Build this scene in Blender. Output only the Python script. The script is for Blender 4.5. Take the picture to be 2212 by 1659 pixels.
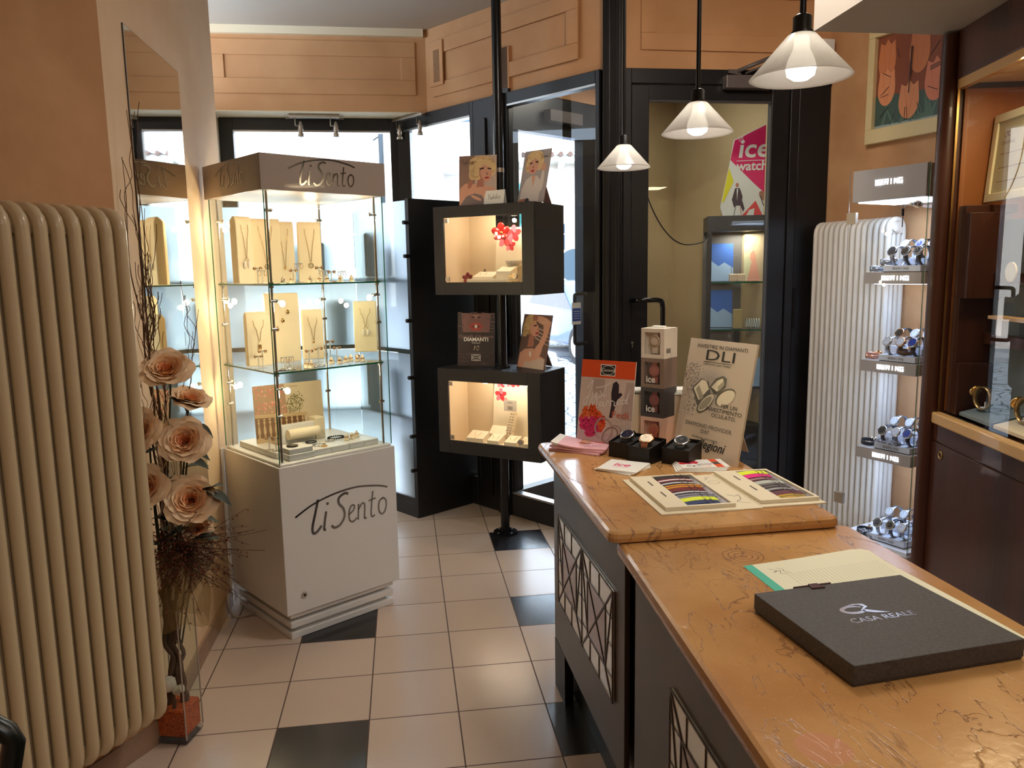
import bpy, math, random
from math import sin, cos, pi, radians, sqrt
from mathutils import Vector as V, Matrix
for o in list(bpy.data.objects): bpy.data.objects.remove(o)
SC = bpy.context.scene; COL = SC.collection
random.seed(7)
# ---------------------------------------------------------------- camera
FP = 1688.236                                   # focal length in pixels of the 2212 px wide frame
TH, PI_, RO, H = 0.136021125, 0.14653354, -0.0165192294, 1.64072
_F = V((0, cos(PI_), -sin(PI_))); _R0 = V((1, 0, 0)); _U0 = V((0, sin(PI_), cos(PI_)))
_R = cos(RO)*_R0 + sin(RO)*_U0; _U = -sin(RO)*_R0 + cos(RO)*_U0
RZ = Matrix.Rotation(-TH, 3, 'Z')
F, R, U = RZ@_F, RZ@_R, RZ@_U
cd = bpy.data.cameras.new('camera'); cam = bpy.data.objects.new('camera', cd); COL.objects.link(cam)
cd.sensor_width = 36; cd.lens = FP/2212*36; cd.clip_start = .02; cd.clip_end = 200
m = Matrix.Identity(4)
for i in range(3): m[i][0], m[i][1], m[i][2] = R[i], U[i], -F[i]
m[0][3], m[1][3], m[2][3] = 0, 0, H
cam.matrix_world = m; SC.camera = cam
# ---------------------------------------------------------------- world, sun, exposure
SC.view_settings.view_transform = 'Standard'; SC.view_settings.look = 'None'
SC.view_settings.gamma = 1; SC.view_settings.use_curve_mapping = False
SC.view_settings.exposure = 0.0
w = bpy.data.worlds.new('world'); SC.world = w; w.use_nodes = True
bg = w.node_tree.nodes['Background']; bg.inputs[0].default_value = (.66, .82, 1, 1); bg.inputs[1].default_value = 8.5
cy = SC.cycles
cy.max_bounces = 10; cy.diffuse_bounces = 4; cy.glossy_bounces = 4; cy.transmission_bounces = 8; cy.transparent_max_bounces = 24
cy.sample_clamp_indirect = 6; cy.caustics_reflective = False; cy.caustics_refractive = False
def light(kind, name, loc, energy, color=(1, 1, 1), size=.1, rot=None, sy=None, spot=None, blend=.3):
    d = bpy.data.lights.new(name, kind); d.energy = energy; d.color = color
    if kind == 'AREA':
        d.size = size
        if sy: d.shape = 'RECTANGLE'; d.size_y = sy
    elif kind == 'SUN': d.angle = radians(1)
    else: d.shadow_soft_size = size
    if kind == 'SPOT': d.spot_size = spot; d.spot_blend = blend
    o = bpy.data.objects.new(name, d); COL.objects.link(o); o.location = loc
    if rot: o.rotation_euler = rot
    return o
light('SUN', 'sun', (0, -5, 20), 13.0, (1, .96, .9), rot=(radians(42), 0, radians(-12)))
# area fills added under the ceiling to brighten the room, no fixtures seen
light('AREA', 'ceiling_fill_light', (1.0, .1, 3.2), 11, (1, .84, .62), .5, sy=1.2)
light('AREA', 'ceiling_fill_light', (.7, -1.0, 3.2), 17, (.96, .98, 1), .5, sy=.5)
light('AREA', 'ceiling_fill_light', (1.15, 2.7, 3.22), 19, (1, .94, .88), .35, sy=.35)
def aimed(name, loc, to, energy, color, spot):
    d = V(to)-V(loc); o = light('SPOT', name, loc, energy, color, .06, spot=radians(spot), blend=.8); o.rotation_euler = d.to_track_quat('-Z', 'Y').to_euler(); return o
aimed('wall_wash_fill', (.95, 1.9, 3.15), (1.75, 4.4, 2.95), 70, (1, .84, .66), 62)  # added spot, brightens the wall above the inner door
aimed('wall_wash_fill', (.75, 2.1, 3.15), (2.7, 3.9, 2.3), 60, (1, .84, .66), 60)  # second added spot, lifts the right wall
# ---------------------------------------------------------------- picture geometry helpers
C0 = V((0, 0, H))
def ray(x, y): return F + (x-1106)/FP*R - (y-829.5)/FP*U
def pl(x, y, n, d):
    r = ray(x, y); return C0 + (d - n.dot(C0))/n.dot(r)*r
def G(x, y, z=0): return pl(x, y, V((0, 0, 1)), z)
def Yp(x, y, v): return pl(x, y, V((0, 1, 0)), v)
def Wp(x, y, a, b):
    n = V((b[1]-a[1], a[0]-b[0], 0)); return pl(x, y, n, n.dot(V((a[0], a[1], 0))))
# ---------------------------------------------------------------- materials
def c(r, g=None, b=None):
    if g is None: g = b = r
    f = lambda u: (u/255/12.92) if u/255 <= .04045 else ((u/255+.055)/1.055)**2.4
    return (f(r), f(g), f(b), 1)
MC = {}
def mat(name, col=None, rough=.5, metal=0, emit=None, es=1, trans=0, ior=1.45, coat=0, alpha=1, spec=.5, sheen=0):
    if name in MC: return MC[name]
    m = bpy.data.materials.new(name); m.use_nodes = True; MC[name] = m
    b = m.node_tree.nodes['Principled BSDF']; I = b.inputs
    if col is not None: I['Base Color'].default_value = col
    I['Roughness'].default_value = rough; I['Metallic'].default_value = metal
    I['IOR'].default_value = ior; I['Transmission Weight'].default_value = trans
    I['Coat Weight'].default_value = coat; I['Specular IOR Level'].default_value = spec
    if sheen: I['Sheen Weight'].default_value = sheen
    if emit is not None: I['Emission Color'].default_value = emit; I['Emission Strength'].default_value = es
    return m
def nt(m): return m.node_tree.nodes, m.node_tree.links, m.node_tree.nodes['Principled BSDF']
def noisy(name, c1, c2, scale, rough=.7, bump=0, bscale=None, detail=4, lo=.35, hi=.65, metal=0, coat=0, stretch=None):
    if name in MC: return MC[name]
    m = mat(name, c1, rough, metal, coat=coat); N, L, b = nt(m)
    g = N.new('ShaderNodeNewGeometry'); mp = N.new('ShaderNodeMapping')
    if stretch: mp.inputs['Scale'].default_value = stretch
    L.new(g.outputs['Position'], mp.inputs[0])
    n = N.new('ShaderNodeTexNoise'); n.inputs['Scale'].default_value = scale; n.inputs['Detail'].default_value = detail
    L.new(mp.outputs[0], n.inputs['Vector'])
    r = N.new('ShaderNodeValToRGB'); e = r.color_ramp.elements
    e[0].position = lo; e[1].position = hi; e[0].color = c1; e[1].color = c2
    L.new(n.outputs['Fac'], r.inputs[0]); L.new(r.outputs[0], b.inputs['Base Color'])
    if bump:
        n2 = N.new('ShaderNodeTexNoise'); n2.inputs['Scale'].default_value = bscale or scale*4; n2.inputs['Detail'].default_value = 5
        L.new(mp.outputs[0], n2.inputs['Vector'])
        bp = N.new('ShaderNodeBump'); bp.inputs['Strength'].default_value = bump; bp.inputs['Distance'].default_value = .01
        L.new(n2.outputs['Fac'], bp.inputs['Height']); L.new(bp.outputs[0], b.inputs['Normal'])
    return m
def glassmat(name, tint=(1, 1, 1, 1), refl=1.0, rough=0.0, base=.04):
    if name in MC: return MC[name]
    m = bpy.data.materials.new(name); m.use_nodes = True; MC[name] = m
    N = m.node_tree.nodes; L = m.node_tree.links; N.clear()
    o = N.new('ShaderNodeOutputMaterial'); t = N.new('ShaderNodeBsdfTransparent'); t.inputs[0].default_value = tint
    g = N.new('ShaderNodeBsdfGlossy'); g.inputs['Roughness'].default_value = rough
    lw = N.new('ShaderNodeFresnel'); lw.inputs[0].default_value = 1.5
    mu = N.new('ShaderNodeMath'); mu.operation = 'MULTIPLY'; mu.inputs[1].default_value = refl; mu.use_clamp = True
    mx = N.new('ShaderNodeMixShader')
    ge = N.new('ShaderNodeNewGeometry'); fb = N.new('ShaderNodeMath'); fb.operation = 'SUBTRACT'; fb.inputs[0].default_value = 1; L.new(ge.outputs['Backfacing'], fb.inputs[1])
    m3 = N.new('ShaderNodeMath'); m3.operation = 'MULTIPLY'; L.new(lw.outputs[0], mu.inputs[0]); L.new(mu.outputs[0], m3.inputs[0]); L.new(fb.outputs[0], m3.inputs[1]); L.new(m3.outputs[0], mx.inputs[0]); L.new(t.outputs[0], mx.inputs[1]); L.new(g.outputs[0], mx.inputs[2]); L.new(mx.outputs[0], o.inputs[0])
    return m
def frosted(name, col, mixt=.35):
    m = bpy.data.materials.new(name); m.use_nodes = True; MC[name] = m
    N = m.node_tree.nodes; L = m.node_tree.links; N.clear()
    o = N.new('ShaderNodeOutputMaterial'); t = N.new('ShaderNodeBsdfTransparent'); t.inputs[0].default_value = (.9, .96, 1, 1)
    tr = N.new('ShaderNodeBsdfTranslucent'); tr.inputs[0].default_value = col
    df = N.new('ShaderNodeBsdfGlossy'); df.inputs[0].default_value = (.5, .55, .55, 1); df.inputs['Roughness'].default_value = .35
    m1 = N.new('ShaderNodeMixShader'); m1.inputs[0].default_value = mixt
    m2 = N.new('ShaderNodeMixShader'); m2.inputs[0].default_value = .07
    L.new(tr.outputs[0], m1.inputs[1]); L.new(t.outputs[0], m1.inputs[2]); L.new(m1.outputs[0], m2.inputs[1]); L.new(df.outputs[0], m2.inputs[2]); L.new(m2.outputs[0], o.inputs[0])
    return m
# ---------------------------------------------------------------- mesh builder
class MB:
    def __init__(s, M=None): s.v = []; s.f = []; s.mi = []; s.sm = []; s.mats = []; s.M = M or Matrix.Identity(4)
    def idx(s, m):
        if m not in s.mats: s.mats.append(m)
        return s.mats.index(m)
    def add(s, vs, fs, m, smooth=False):
        k = len(s.v); i = s.idx(m)
        s.v += [s.M @ V(p) for p in vs]
        for f in fs: s.f.append([k+a for a in f]); s.mi.append(i); s.sm.append(smooth)
        return s
    def box(s, x0, y0, z0, x1, y1, z1, m, b=0):
        if b:
            return s.rbox(x0, y0, z0, x1, y1, z1, m, b)
        vs = [(x0, y0, z0), (x1, y0, z0), (x1, y1, z0), (x0, y1, z0), (x0, y0, z1), (x1, y0, z1), (x1, y1, z1), (x0, y1, z1)]
        return s.add(vs, [(0, 3, 2, 1), (4, 5, 6, 7), (0, 1, 5, 4), (1, 2, 6, 5), (2, 3, 7, 6), (3, 0, 4, 7)], m)
    def rbox(s, x0, y0, z0, x1, y1, z1, m, b):
        vs = []
        for z, i in ((z0, b), (z0+b, 0), (z1-b, 0), (z1, b)):
            a0, a1, c0, c1 = x0+i, x1-i, y0+i, y1-i
            k = b*.7
            if i: vs += [(a0+k*0, c0+k, z), (a0+k, c0, z), (a1-k, c0, z), (a1, c0+k, z), (a1, c1-k, z), (a1-k, c1, z), (a0+k, c1, z), (a0, c1-k, z)]
            else: vs += [(a0, c0+k, z), (a0+k, c0, z), (a1-k, c0, z), (a1, c0+k, z), (a1, c1-k, z), (a1-k, c1, z), (a0+k, c1, z), (a0, c1-k, z)]
        fs = [tuple(range(7, -1, -1)), tuple(range(24, 32))]
        for r in range(3):
            for i in range(8):
                j = (i+1) % 8; fs.append((r*8+i, r*8+j, r*8+8+j, r*8+8+i))
        return s.add(vs, fs, m)
    def prism(s, pts, z0, z1, m, smooth=False):
        n = len(pts); vs = [(p[0], p[1], z0) for p in pts]+[(p[0], p[1], z1) for p in pts]
        fs = [tuple(range(n-1, -1, -1)), tuple(range(n, 2*n))]+[(i, (i+1) % n, n+(i+1) % n, n+i) for i in range(n)]
        return s.add(vs, fs, m, smooth)
    def poly(s, pts, m, z=0): return s.add([(p[0], p[1], p[2] if len(p) > 2 else z) for p in pts], [tuple(range(len(pts)))], m)
    def ell(s, cx, cy, rx, ry, m, z=0, n=24, rot=0, a0=0, a1=2*pi):
        pts = []
        for i in range(n):
            a = a0+(a1-a0)*i/(n if a1-a0 > 6.2 else n-1); x, y = rx*cos(a), ry*sin(a)
            pts.append((cx+x*cos(rot)-y*sin(rot), cy+x*sin(rot)+y*cos(rot)))
        return s.poly(pts, m, z)
    def ring2(s, cx, cy, r, wd, m, z=0, n=28, ry=None, rot=0):
        ry = ry or r; vs = []
        for i in range(n):
            a = 2*pi*i/n
            for q in (0, wd):
                x, y = (r-q)*cos(a), (ry-q)*sin(a); vs.append((cx+x*cos(rot)-y*sin(rot), cy+x*sin(rot)+y*cos(rot), z))
        return s.add(vs, [(2*i, 2*((i+1) % n), 2*((i+1) % n)+1, 2*i+1) for i in range(n)], m)
    def cyl(s, p, q, r, m, n=16, r2=None, cap=True):
        p, q = V(p), V(q); r2 = r if r2 is None else r2; d = (q-p).normalized()
        a = d.orthogonal().normalized(); b = d.cross(a); vs = []
        for c_, rr in ((p, r), (q, r2)):
            vs += [c_+rr*(cos(2*pi*i/n)*a+sin(2*pi*i/n)*b) for i in range(n)]
        s.add(vs, [(i, (i+1) % n, n+(i+1) % n, n+i) for i in range(n)], m, True)
        if cap: s.add(vs, [tuple(range(n-1, -1, -1)), tuple(range(n, 2*n))], m)
        return s
    def tube(s, path, r, m, n=8, closed=False, flat=1.0, up=None):
        path = [V(p) for p in path]; L = len(path); vs = []; N_ = None
        for i, p in enumerate(path):
            t = (path[(i+1) % L]-path[i-1]) if closed else (path[min(i+1, L-1)]-path[max(i-1, 0)])
            t.normalize()
            if N_ is None: N_ = (V(up) if up else t.orthogonal()); 
            if up: N_ = V(up)
            N_ = (N_-t*N_.dot(t)); N_ = N_.normalized() if N_.length > 1e-6 else t.orthogonal().normalized()
            B = t.cross(N_); rr = r[i] if isinstance(r, (list, tuple)) else r
            vs += [p+rr*(cos(2*pi*k/n)*N_*flat+sin(2*pi*k/n)*B) for k in range(n)]
        fs = []
        for i in range(L if closed else L-1):
            j = (i+1) % L
            fs += [(i*n+k, i*n+(k+1) % n, j*n+(k+1) % n, j*n+k) for k in range(n)]
        if not closed: fs += [tuple(range(n-1, -1, -1)), tuple(range((L-1)*n, L*n))]
        return s.add(vs, fs, m, True)
    def lathe(s, prof, m, n=32, cx=0, cy=0, close=False):
        vs = []
        for r, z in prof: vs += [(cx+r*cos(2*pi*i/n), cy+r*sin(2*pi*i/n), z) for i in range(n)]
        fs = []; K = len(prof)
        for j in range(K if close else K-1):
            k = (j+1) % K
            fs += [(j*n+i, j*n+(i+1) % n, k*n+(i+1) % n, k*n+i) for i in range(n)]
        return s.add(vs, fs, m, True)
    def sph(s, c_, r, m, n=12, sx=1, sy=1, sz=1):
        c_ = V(c_); vs = []; h = max(4, n//2)
        for j in range(h+1):
            ph = pi*j/h
            vs += [(c_[0]+r*sx*sin(ph)*cos(2*pi*i/n), c_[1]+r*sy*sin(ph)*sin(2*pi*i/n), c_[2]+r*sz*cos(ph)) for i in range(n)]
        return s.add(vs, [(j*n+i, (j+1)*n+i, (j+1)*n+(i+1) % n, j*n+(i+1) % n) for j in range(h) for i in range(n)], m, True)
    def stroke(s, pts, wd, m, z=0, k=6, taper=False):
        pts = smooth2(pts, k); n = len(pts); vs = []
        for i, p in enumerate(pts):
            t = V(pts[min(i+1, n-1)])-V(pts[max(i-1, 0)])
            if t.length < 1e-9: t = V((1, 0))
            t.normalize(); nn = V((-t.y, t.x)); ww = wd/2
            if taper: ww *= .25+.75*sin(pi*min(1, (i+.5)/n))
            vs += [(p[0]+nn.x*ww, p[1]+nn.y*ww, z), (p[0]-nn.x*ww, p[1]-nn.y*ww, z)]
        return s.add(vs, [(2*i, 2*i+1, 2*i+3, 2*i+2) for i in range(n-1)], m)
    def text(s, st, size, m, x=0, y=0, z=0, align='LEFT', ext=0, shear=0, bold=0, sx=1.0, width=None, sp=1.0):
        cu = bpy.data.curves.new('t', 'FONT'); cu.body = st; cu.size = size; cu.align_x = align; cu.extrude = ext
        cu.shear = shear; cu.offset = bold; cu.resolution_u = 3; cu.space_character = sp
        o = bpy.data.objects.new('t', cu); COL.objects.link(o)
        dg = bpy.context.evaluated_depsgraph_get(); me = bpy.data.meshes.new_from_object(o.evaluated_get(dg))
        if width and len(me.vertices):
            xs = [v.co.x for v in me.vertices]; sx = width/(max(xs)-min(xs))
        s.add([(x+v.co.x*sx, y+v.co.y, z+v.co.z) for v in me.vertices], [tuple(p.vertices) for p in me.polygons], m)
        bpy.data.objects.remove(o); bpy.data.curves.remove(cu); bpy.data.meshes.remove(me)
        return s
    def build(s, name, parent=None, loc=None, rot=None, bevel=0, kind=None, seg=2):
        me = bpy.data.meshes.new(name); me.from_pydata([tuple(p) for p in s.v], [], s.f)
        for m_ in s.mats: me.materials.append(m_)
        me.polygons.foreach_set('material_index', s.mi); me.polygons.foreach_set('use_smooth', s.sm); me.update()
        o = bpy.data.objects.new(name, me); COL.objects.link(o)
        if parent: o.parent = parent
        if loc is not None: o.location = loc
        if rot is not None: o.rotation_euler = rot
        if bevel:
            b = o.modifiers.new('b', 'BEVEL'); b.width = bevel; b.segments = seg; b.limit_method = 'ANGLE'
        if kind: o['kind'] = kind
        return o
def smooth2(P, k=6):
    if len(P) < 3: return P
    out = []
    for i in range(len(P)-1):
        p0 = P[max(i-1, 0)]; p1 = P[i]; p2 = P[i+1]; p3 = P[min(i+2, len(P)-1)]
        for j in range(k):
            t = j/k
            out.append(tuple(.5*((2*p1[a])+(-p0[a]+p2[a])*t+(2*p0[a]-5*p1[a]+4*p2[a]-p3[a])*t*t+(-p0[a]+3*p1[a]-3*p2[a]+p3[a])*t**3) for a in range(len(p1))))
    out.append(tuple(P[-1])); return out
def thing(name, label, cat, loc=(0, 0, 0), rz=0, group=None, rot=None):
    o = bpy.data.objects.new(name, None); COL.objects.link(o); o.empty_display_size = .05
    o.location = loc; o.rotation_euler = rot if rot else (0, 0, rz)
    o['label'] = label; o['category'] = cat
    if group: o['group'] = group
    return o
def tag(o, label, cat, group=None, kind=None):
    o['label'] = label; o['category'] = cat
    if group: o['group'] = group
    if kind: o['kind'] = kind
    return o
def kids(o): return KID.get(o.name, [])
KID = {}
def dup(src, loc=None, rz=None, label=None, group=None, rot=None, parent=None):
    chm = {}
    for o in COL.objects:
        if o.parent: chm.setdefault(o.parent.name, []).append(o)
    def rec(o, par):
        n = o.copy(); COL.objects.link(n); n.parent = par
        for ch in chm.get(o.name, []): rec(ch, n)
        return n
    r = rec(src, parent)
    if loc is not None: r.location = loc
    if rot is not None: r.rotation_euler = rot
    elif rz is not None: r.rotation_euler = (0, 0, rz)
    if label: r['label'] = label
    if group: r['group'] = group
    return r
def struct(o):
    o['kind'] = 'structure'; return o
def frame(o, x, y, z=(0, 0, 1)):
    """matrix with origin o and the given axis directions"""
    x = V(x).normalized(); y = V(y).normalized(); z = x.cross(y); M = Matrix.Identity(4)
    for i in range(3): M[i][0], M[i][1], M[i][2], M[i][3] = x[i], y[i], z[i], o[i]
    return M
ORD = ['leftmost', 'second from left', 'third from left', 'fourth from left', 'fifth from left', 'sixth from left', 'seventh from left', 'eighth from left', 'ninth from left', 'tenth from left']
# ---------------------------------------------------------------- shared materials
black = noisy('black_aluminium', c(20, 19, 20), c(27, 25, 26), 6, .38)
black2 = mat('black_paint', c(16, 16, 18), .45)
chrome = mat('chrome', c(205, 205, 205), .15, 1)
steel = mat('brushed_steel', c(170, 168, 165), .35, 1)
gold = mat('gold', c(230, 180, 110), .2, 1)
brass = mat('brass', c(190, 150, 90), .3, 1)
white = mat('white_lacquer', c(226, 224, 220), .3, coat=.3)
cream = mat('cream_leatherette', c(238, 222, 190), .6)
paper = mat('white_paper', c(235, 232, 225), .6)
ink = mat('black_ink', c(28, 26, 26), .5)
glass = glassmat('clear_glass')
sglass = glassmat('showcase_glass', (.96, .985, .97, 1))
greenedge = mat('green_glass_edge', c(20, 120, 85), .15, trans=.3)
wallm = noisy('peach_wall_paint', c(196, 148, 104), c(212, 166, 122), 3.5, .75, .12, 30)
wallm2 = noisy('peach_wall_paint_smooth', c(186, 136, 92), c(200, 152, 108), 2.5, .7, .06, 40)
ceilm = mat('ceiling_paint', c(178, 168, 156), .85)
creamtrim = mat('cream_trim', c(222, 205, 175), .7)
radm = mat('radiator_enamel', c(208, 188, 152), .35, coat=.2)
wood = noisy('dark_mahogany', c(58, 30, 20), c(78, 40, 26), 7, .4, .1, 60, stretch=(1, 1, .08), coat=.15)
# floor tiles
fm = mat('floor_tiles', rough=.32, spec=.85); N, L, b = nt(fm)
g = N.new('ShaderNodeNewGeometry'); sx = N.new('ShaderNodeSeparateXYZ'); L.new(g.outputs['Position'], sx.inputs[0])
def mth(N, L, op, a, b_=None, c_=None):
    n = N.new('ShaderNodeMath'); n.operation = op
    for i, q in enumerate((a, b_, c_)):
        if q is None: continue
        if isinstance(q, (int, float)): n.inputs[i].default_value = q
        else: L.new(q, n.inputs[i])
    return n.outputs[0]
M_ = lambda *a: mth(N, L, *a)
u = M_('DIVIDE', M_('ADD', sx.outputs[0], .839+33*.3), .33); v = M_('DIVIDE', M_('SUBTRACT', 5.037+33*.3, sx.outputs[1]), .33)
u0 = M_('SUBTRACT', u, 30); v0 = M_('SUBTRACT', v, 30)
fu, fv = M_('FRACT', u), M_('FRACT', v)
g1 = M_('MINIMUM', M_('MINIMUM', fu, M_('SUBTRACT', 1, fu)), M_('MINIMUM', fv, M_('SUBTRACT', 1, fv)))
grout = M_('LESS_THAN', g1, .0075)
mu = M_('MODULO', M_('FLOOR', u), 3); mv = M_('MODULO', M_('FLOOR', v), 3)
blk = M_('MULTIPLY', M_('COMPARE', mu, 1, .1), M_('COMPARE', mv, 1, .1))
no = N.new('ShaderNodeTexNoise'); no.inputs['Scale'].default_value = 140; L.new(g.outputs['Position'], no.inputs[0])
wn = N.new('ShaderNodeTexWhiteNoise'); wn.noise_dimensions = '2D'; cx = N.new('ShaderNodeCombineXYZ')
L.new(M_('FLOOR', u), cx.inputs[0]); L.new(M_('FLOOR', v), cx.inputs[1]); L.new(cx.outputs[0], wn.inputs[0])
r1 = N.new('ShaderNodeMixRGB'); r1.inputs[1].default_value = c(192, 170, 152); r1.inputs[2].default_value = c(204, 184, 168); L.new(M_('ADD', M_('MULTIPLY', no.outputs[0], .7), M_('MULTIPLY', wn.outputs[0], .3)), r1.inputs[0])
r2 = N.new('ShaderNodeMixRGB'); r2.inputs[2].default_value = c(30, 28, 30); L.new(blk, r2.inputs[0]); L.new(r1.outputs[0], r2.inputs[1])
r3 = N.new('ShaderNodeMixRGB'); r3.inputs[2].default_value = c(70, 48, 38); L.new(grout, r3.inputs[0]); L.new(r2.outputs[0], r3.inputs[1])
L.new(r3.outputs[0], b.inputs['Base Color'])
bp = N.new('ShaderNodeBump'); bp.inputs['Strength'].default_value = .5; bp.inputs['Distance'].default_value = .002
L.new(M_('SUBTRACT', M_('MULTIPLY', no.outputs[0], .12), grout), bp.inputs['Height']); L.new(bp.outputs[0], b.inputs['Normal'])
L.new(M_('ADD', .24, M_('MULTIPLY', grout, .5)), b.inputs['Roughness'])
# stone counter top
st = mat('golden_brown_marble', rough=.22, coat=.25); N, L, b = nt(st)
g = N.new('ShaderNodeNewGeometry')
def noise(scale, det=5, dist=0, vec=None):
    n = N.new('ShaderNodeTexNoise'); n.inputs['Scale'].default_value = scale; n.inputs['Detail'].default_value = det
    n.inputs['Distortion'].default_value = dist; L.new(vec or g.outputs['Position'], n.inputs['Vector']); return n
n1 = noise(4, 6); r = N.new('ShaderNodeValToRGB'); e = r.color_ramp.elements
e[0].position = .32; e[1].position = .68; e[0].color = c(174, 122, 70); e[1].color = c(200, 152, 96)
L.new(n1.outputs['Fac'], r.inputs[0])
mpv = N.new('ShaderNodeMapping'); mpv.inputs['Rotation'].default_value = (0, 0, radians(28)); mpv.inputs['Scale'].default_value = (1, .38, 1); L.new(g.outputs['Position'], mpv.inputs[0])
def vein(scale, wdt, seedv):
    a = noise(scale, 7, .6, mpv.outputs[0]); a.noise_dimensions = '4D'; a.inputs['W'].default_value = seedv
    d = M_('ABSOLUTE', M_('SUBTRACT', a.outputs['Fac'], .5)); q = N.new('ShaderNodeMapRange'); q.inputs[1].default_value = 0; q.inputs[2].default_value = wdt; q.inputs[3].default_value = 1; q.inputs[4].default_value = 0
    L.new(d, q.inputs[0]); return q.outputs[0]
M_ = lambda *a: mth(N, L, *a)
patch = N.new('ShaderNodeMapRange'); patch.inputs[1].default_value = .42; patch.inputs[2].default_value = .6
L.new(noise(3.2, 2).outputs['Fac'], patch.inputs[0])
vv = M_('MAXIMUM', M_('MULTIPLY', vein(7.5, .009, 1.3), patch.outputs[0]), M_('MULTIPLY', vein(16, .009, 5.1), M_('SUBTRACT', 1, patch.outputs[0])))
vv = M_('MULTIPLY', vv, .75)
# fossil rings and pink inclusion
def dist(px, py):
    s_ = N.new('ShaderNodeVectorMath'); s_.operation = 'SUBTRACT'; s_.inputs[1].default_value = (px, py, .953); L.new(g.outputs['Position'], s_.inputs[0])
    l_ = N.new('ShaderNodeVectorMath'); l_.operation = 'LENGTH'; L.new(s_.outputs[0], l_.inputs[0])
    return M_('ADD', l_.outputs['Value'], M_('MULTIPLY', noise(20, 2).outputs['Fac'], .018))
d1 = dist(.779, 1.689); rings = M_('GREATER_THAN', M_('SINE', M_('MULTIPLY', d1, 480)), .72)
rings = M_('MULTIPLY', rings, M_('LESS_THAN', d1, .064))
vv = M_('MAXIMUM', vv, M_('MULTIPLY', rings, .6))
x1 = N.new('ShaderNodeMixRGB'); x1.inputs[2].default_value = c(98, 60, 38); L.new(vv, x1.inputs[0]); L.new(r.outputs[0], x1.inputs[1])
sp = noise(260, 2); spk = N.new('ShaderNodeMapRange'); spk.inputs[1].default_value = .68; spk.inputs[2].default_value = .72; L.new(sp.outputs['Fac'], spk.inputs[0])
x2 = N.new('ShaderNodeMixRGB'); x2.inputs[2].default_value = c(214, 180, 130); L.new(M_('MULTIPLY', spk.outputs[0], .6), x2.inputs[0]); L.new(x1.outputs[0], x2.inputs[1])
x3 = N.new('ShaderNodeMixRGB'); x3.inputs[2].default_value = c(196, 138, 100); L.new(M_('LESS_THAN', dist(.573, .959), .048), x3.inputs[0]); L.new(x2.outputs[0], x3.inputs[1])
L.new(x3.outputs[0], b.inputs['Base Color'])
bp = N.new('ShaderNodeBump'); bp.inputs['Strength'].default_value = .35; bp.inputs['Distance'].default_value = .002
L.new(M_('SUBTRACT', M_('MULTIPLY', noise(70, 4).outputs['Fac'], .5), vv), bp.inputs['Height']); L.new(bp.outputs[0], b.inputs['Normal'])
# cobblestones
cob = mat('cobblestones', rough=.7); N, L, b = nt(cob); g = N.new('ShaderNodeNewGeometry')
vo = N.new('ShaderNodeTexVoronoi'); vo.feature = 'DISTANCE_TO_EDGE'; vo.inputs['Scale'].default_value = 5.5; L.new(g.outputs['Position'], vo.inputs['Vector'])
r = N.new('ShaderNodeValToRGB'); r.color_ramp.elements[0].position = .02; r.color_ramp.elements[1].position = .07; r.color_ramp.elements[0].color = c(34, 42, 50); r.color_ramp.elements[1].color = c(140, 148, 156)
L.new(vo.outputs['Distance'], r.inputs[0]); L.new(r.outputs[0], b.inputs['Base Color'])
# ---------------------------------------------------------------- structure
def wallseg(name, a, b, z0, z1, t, m, ext=None):
    """vertical wall from a to b; thickness t to the left of a->b"""
    a, b = V((a[0], a[1])), V((b[0], b[1])); d = (b-a).normalized(); n = V((-d.y, d.x))*t
    B = MB(); B.prism([a, b, b+n, a+n] if t > 0 else [a, a+n, b+n, b], z0, z1, m)
    o = B.build(name); return struct(o)
f_ = MB(); f_.poly([(-3.9, -2.3), (4.4, -2.3), (4.4, 3.0), (2.95, 4.4), (3.2, 6.4), (-1.6, 6.4), (-1.6, 3)], fm, 0)
f_ = MB(); f_.box(-3.9, -2.3, -.1, 4.5, 6.6, 0, fm); struct(f_.build('floor'))
CZ = 3.27; P = (1.19, 4.39); A2 = V((.045, 5.943)); D2 = V((.5902, -.8073)).normalized(); N2 = V((-D2.y, D2.x))   # shop front line, outward normal
def S2(s, o=0): q = A2+D2*s+N2*o; return (q.x, q.y)
B = MB(); B.box(-3.9, -2.3, CZ, 4.5, 6.6, CZ+.2, ceilm); struct(B.build('ceiling'))
wallp = noisy('daylit_wall_paint', c(220, 188, 150), c(230, 202, 168), 2.5, .7, .06, 40)  # wall paint paled to carry the daylight from the door
wallseg('wall_left', (-.908, 2.72), (-.908, 4.29), 0, CZ, .3, wallp)
wallseg('wall_left_near', (-2.51, -.05), (-.908, 2.72), 0, CZ, .2, wallm)
wallseg('wall_left_far', (-1.24, 4.29), (-1.24, 5.93), 0, 2.725, .2, creamtrim)
wallseg('wall_back', (-2.51, -.05), (-2.7, -2.2), 0, CZ, -.1, wallm)
wallseg('wall_back', (-2.7, -2.2), (4.25, -2.2), 0, CZ, -.1, wallm)
WR = V((2.48, 4.41)); DR = V((cos(radians(-75)), sin(radians(-75))))
def SR(s, o=0): n = V((-DR.y, DR.x)); q = WR+DR*s+n*o; return (q.x, q.y)   # o > 0: into the wall
wallseg('wall_right', WR, SR(6.85), 0, CZ, .2, wallm)
QC = (.215, 5.70)
wallseg('wall_front_left', (-1.24, 5.70), QC, 2.731, CZ, .08, wallm2)
wallseg('wall_front', QC, P, 2.725, CZ, .06, wallm2)
wallseg('wall_front_right', (1.22, 4.40), (2.48, 4.41), 2.725, CZ, .1, wallm2)
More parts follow.
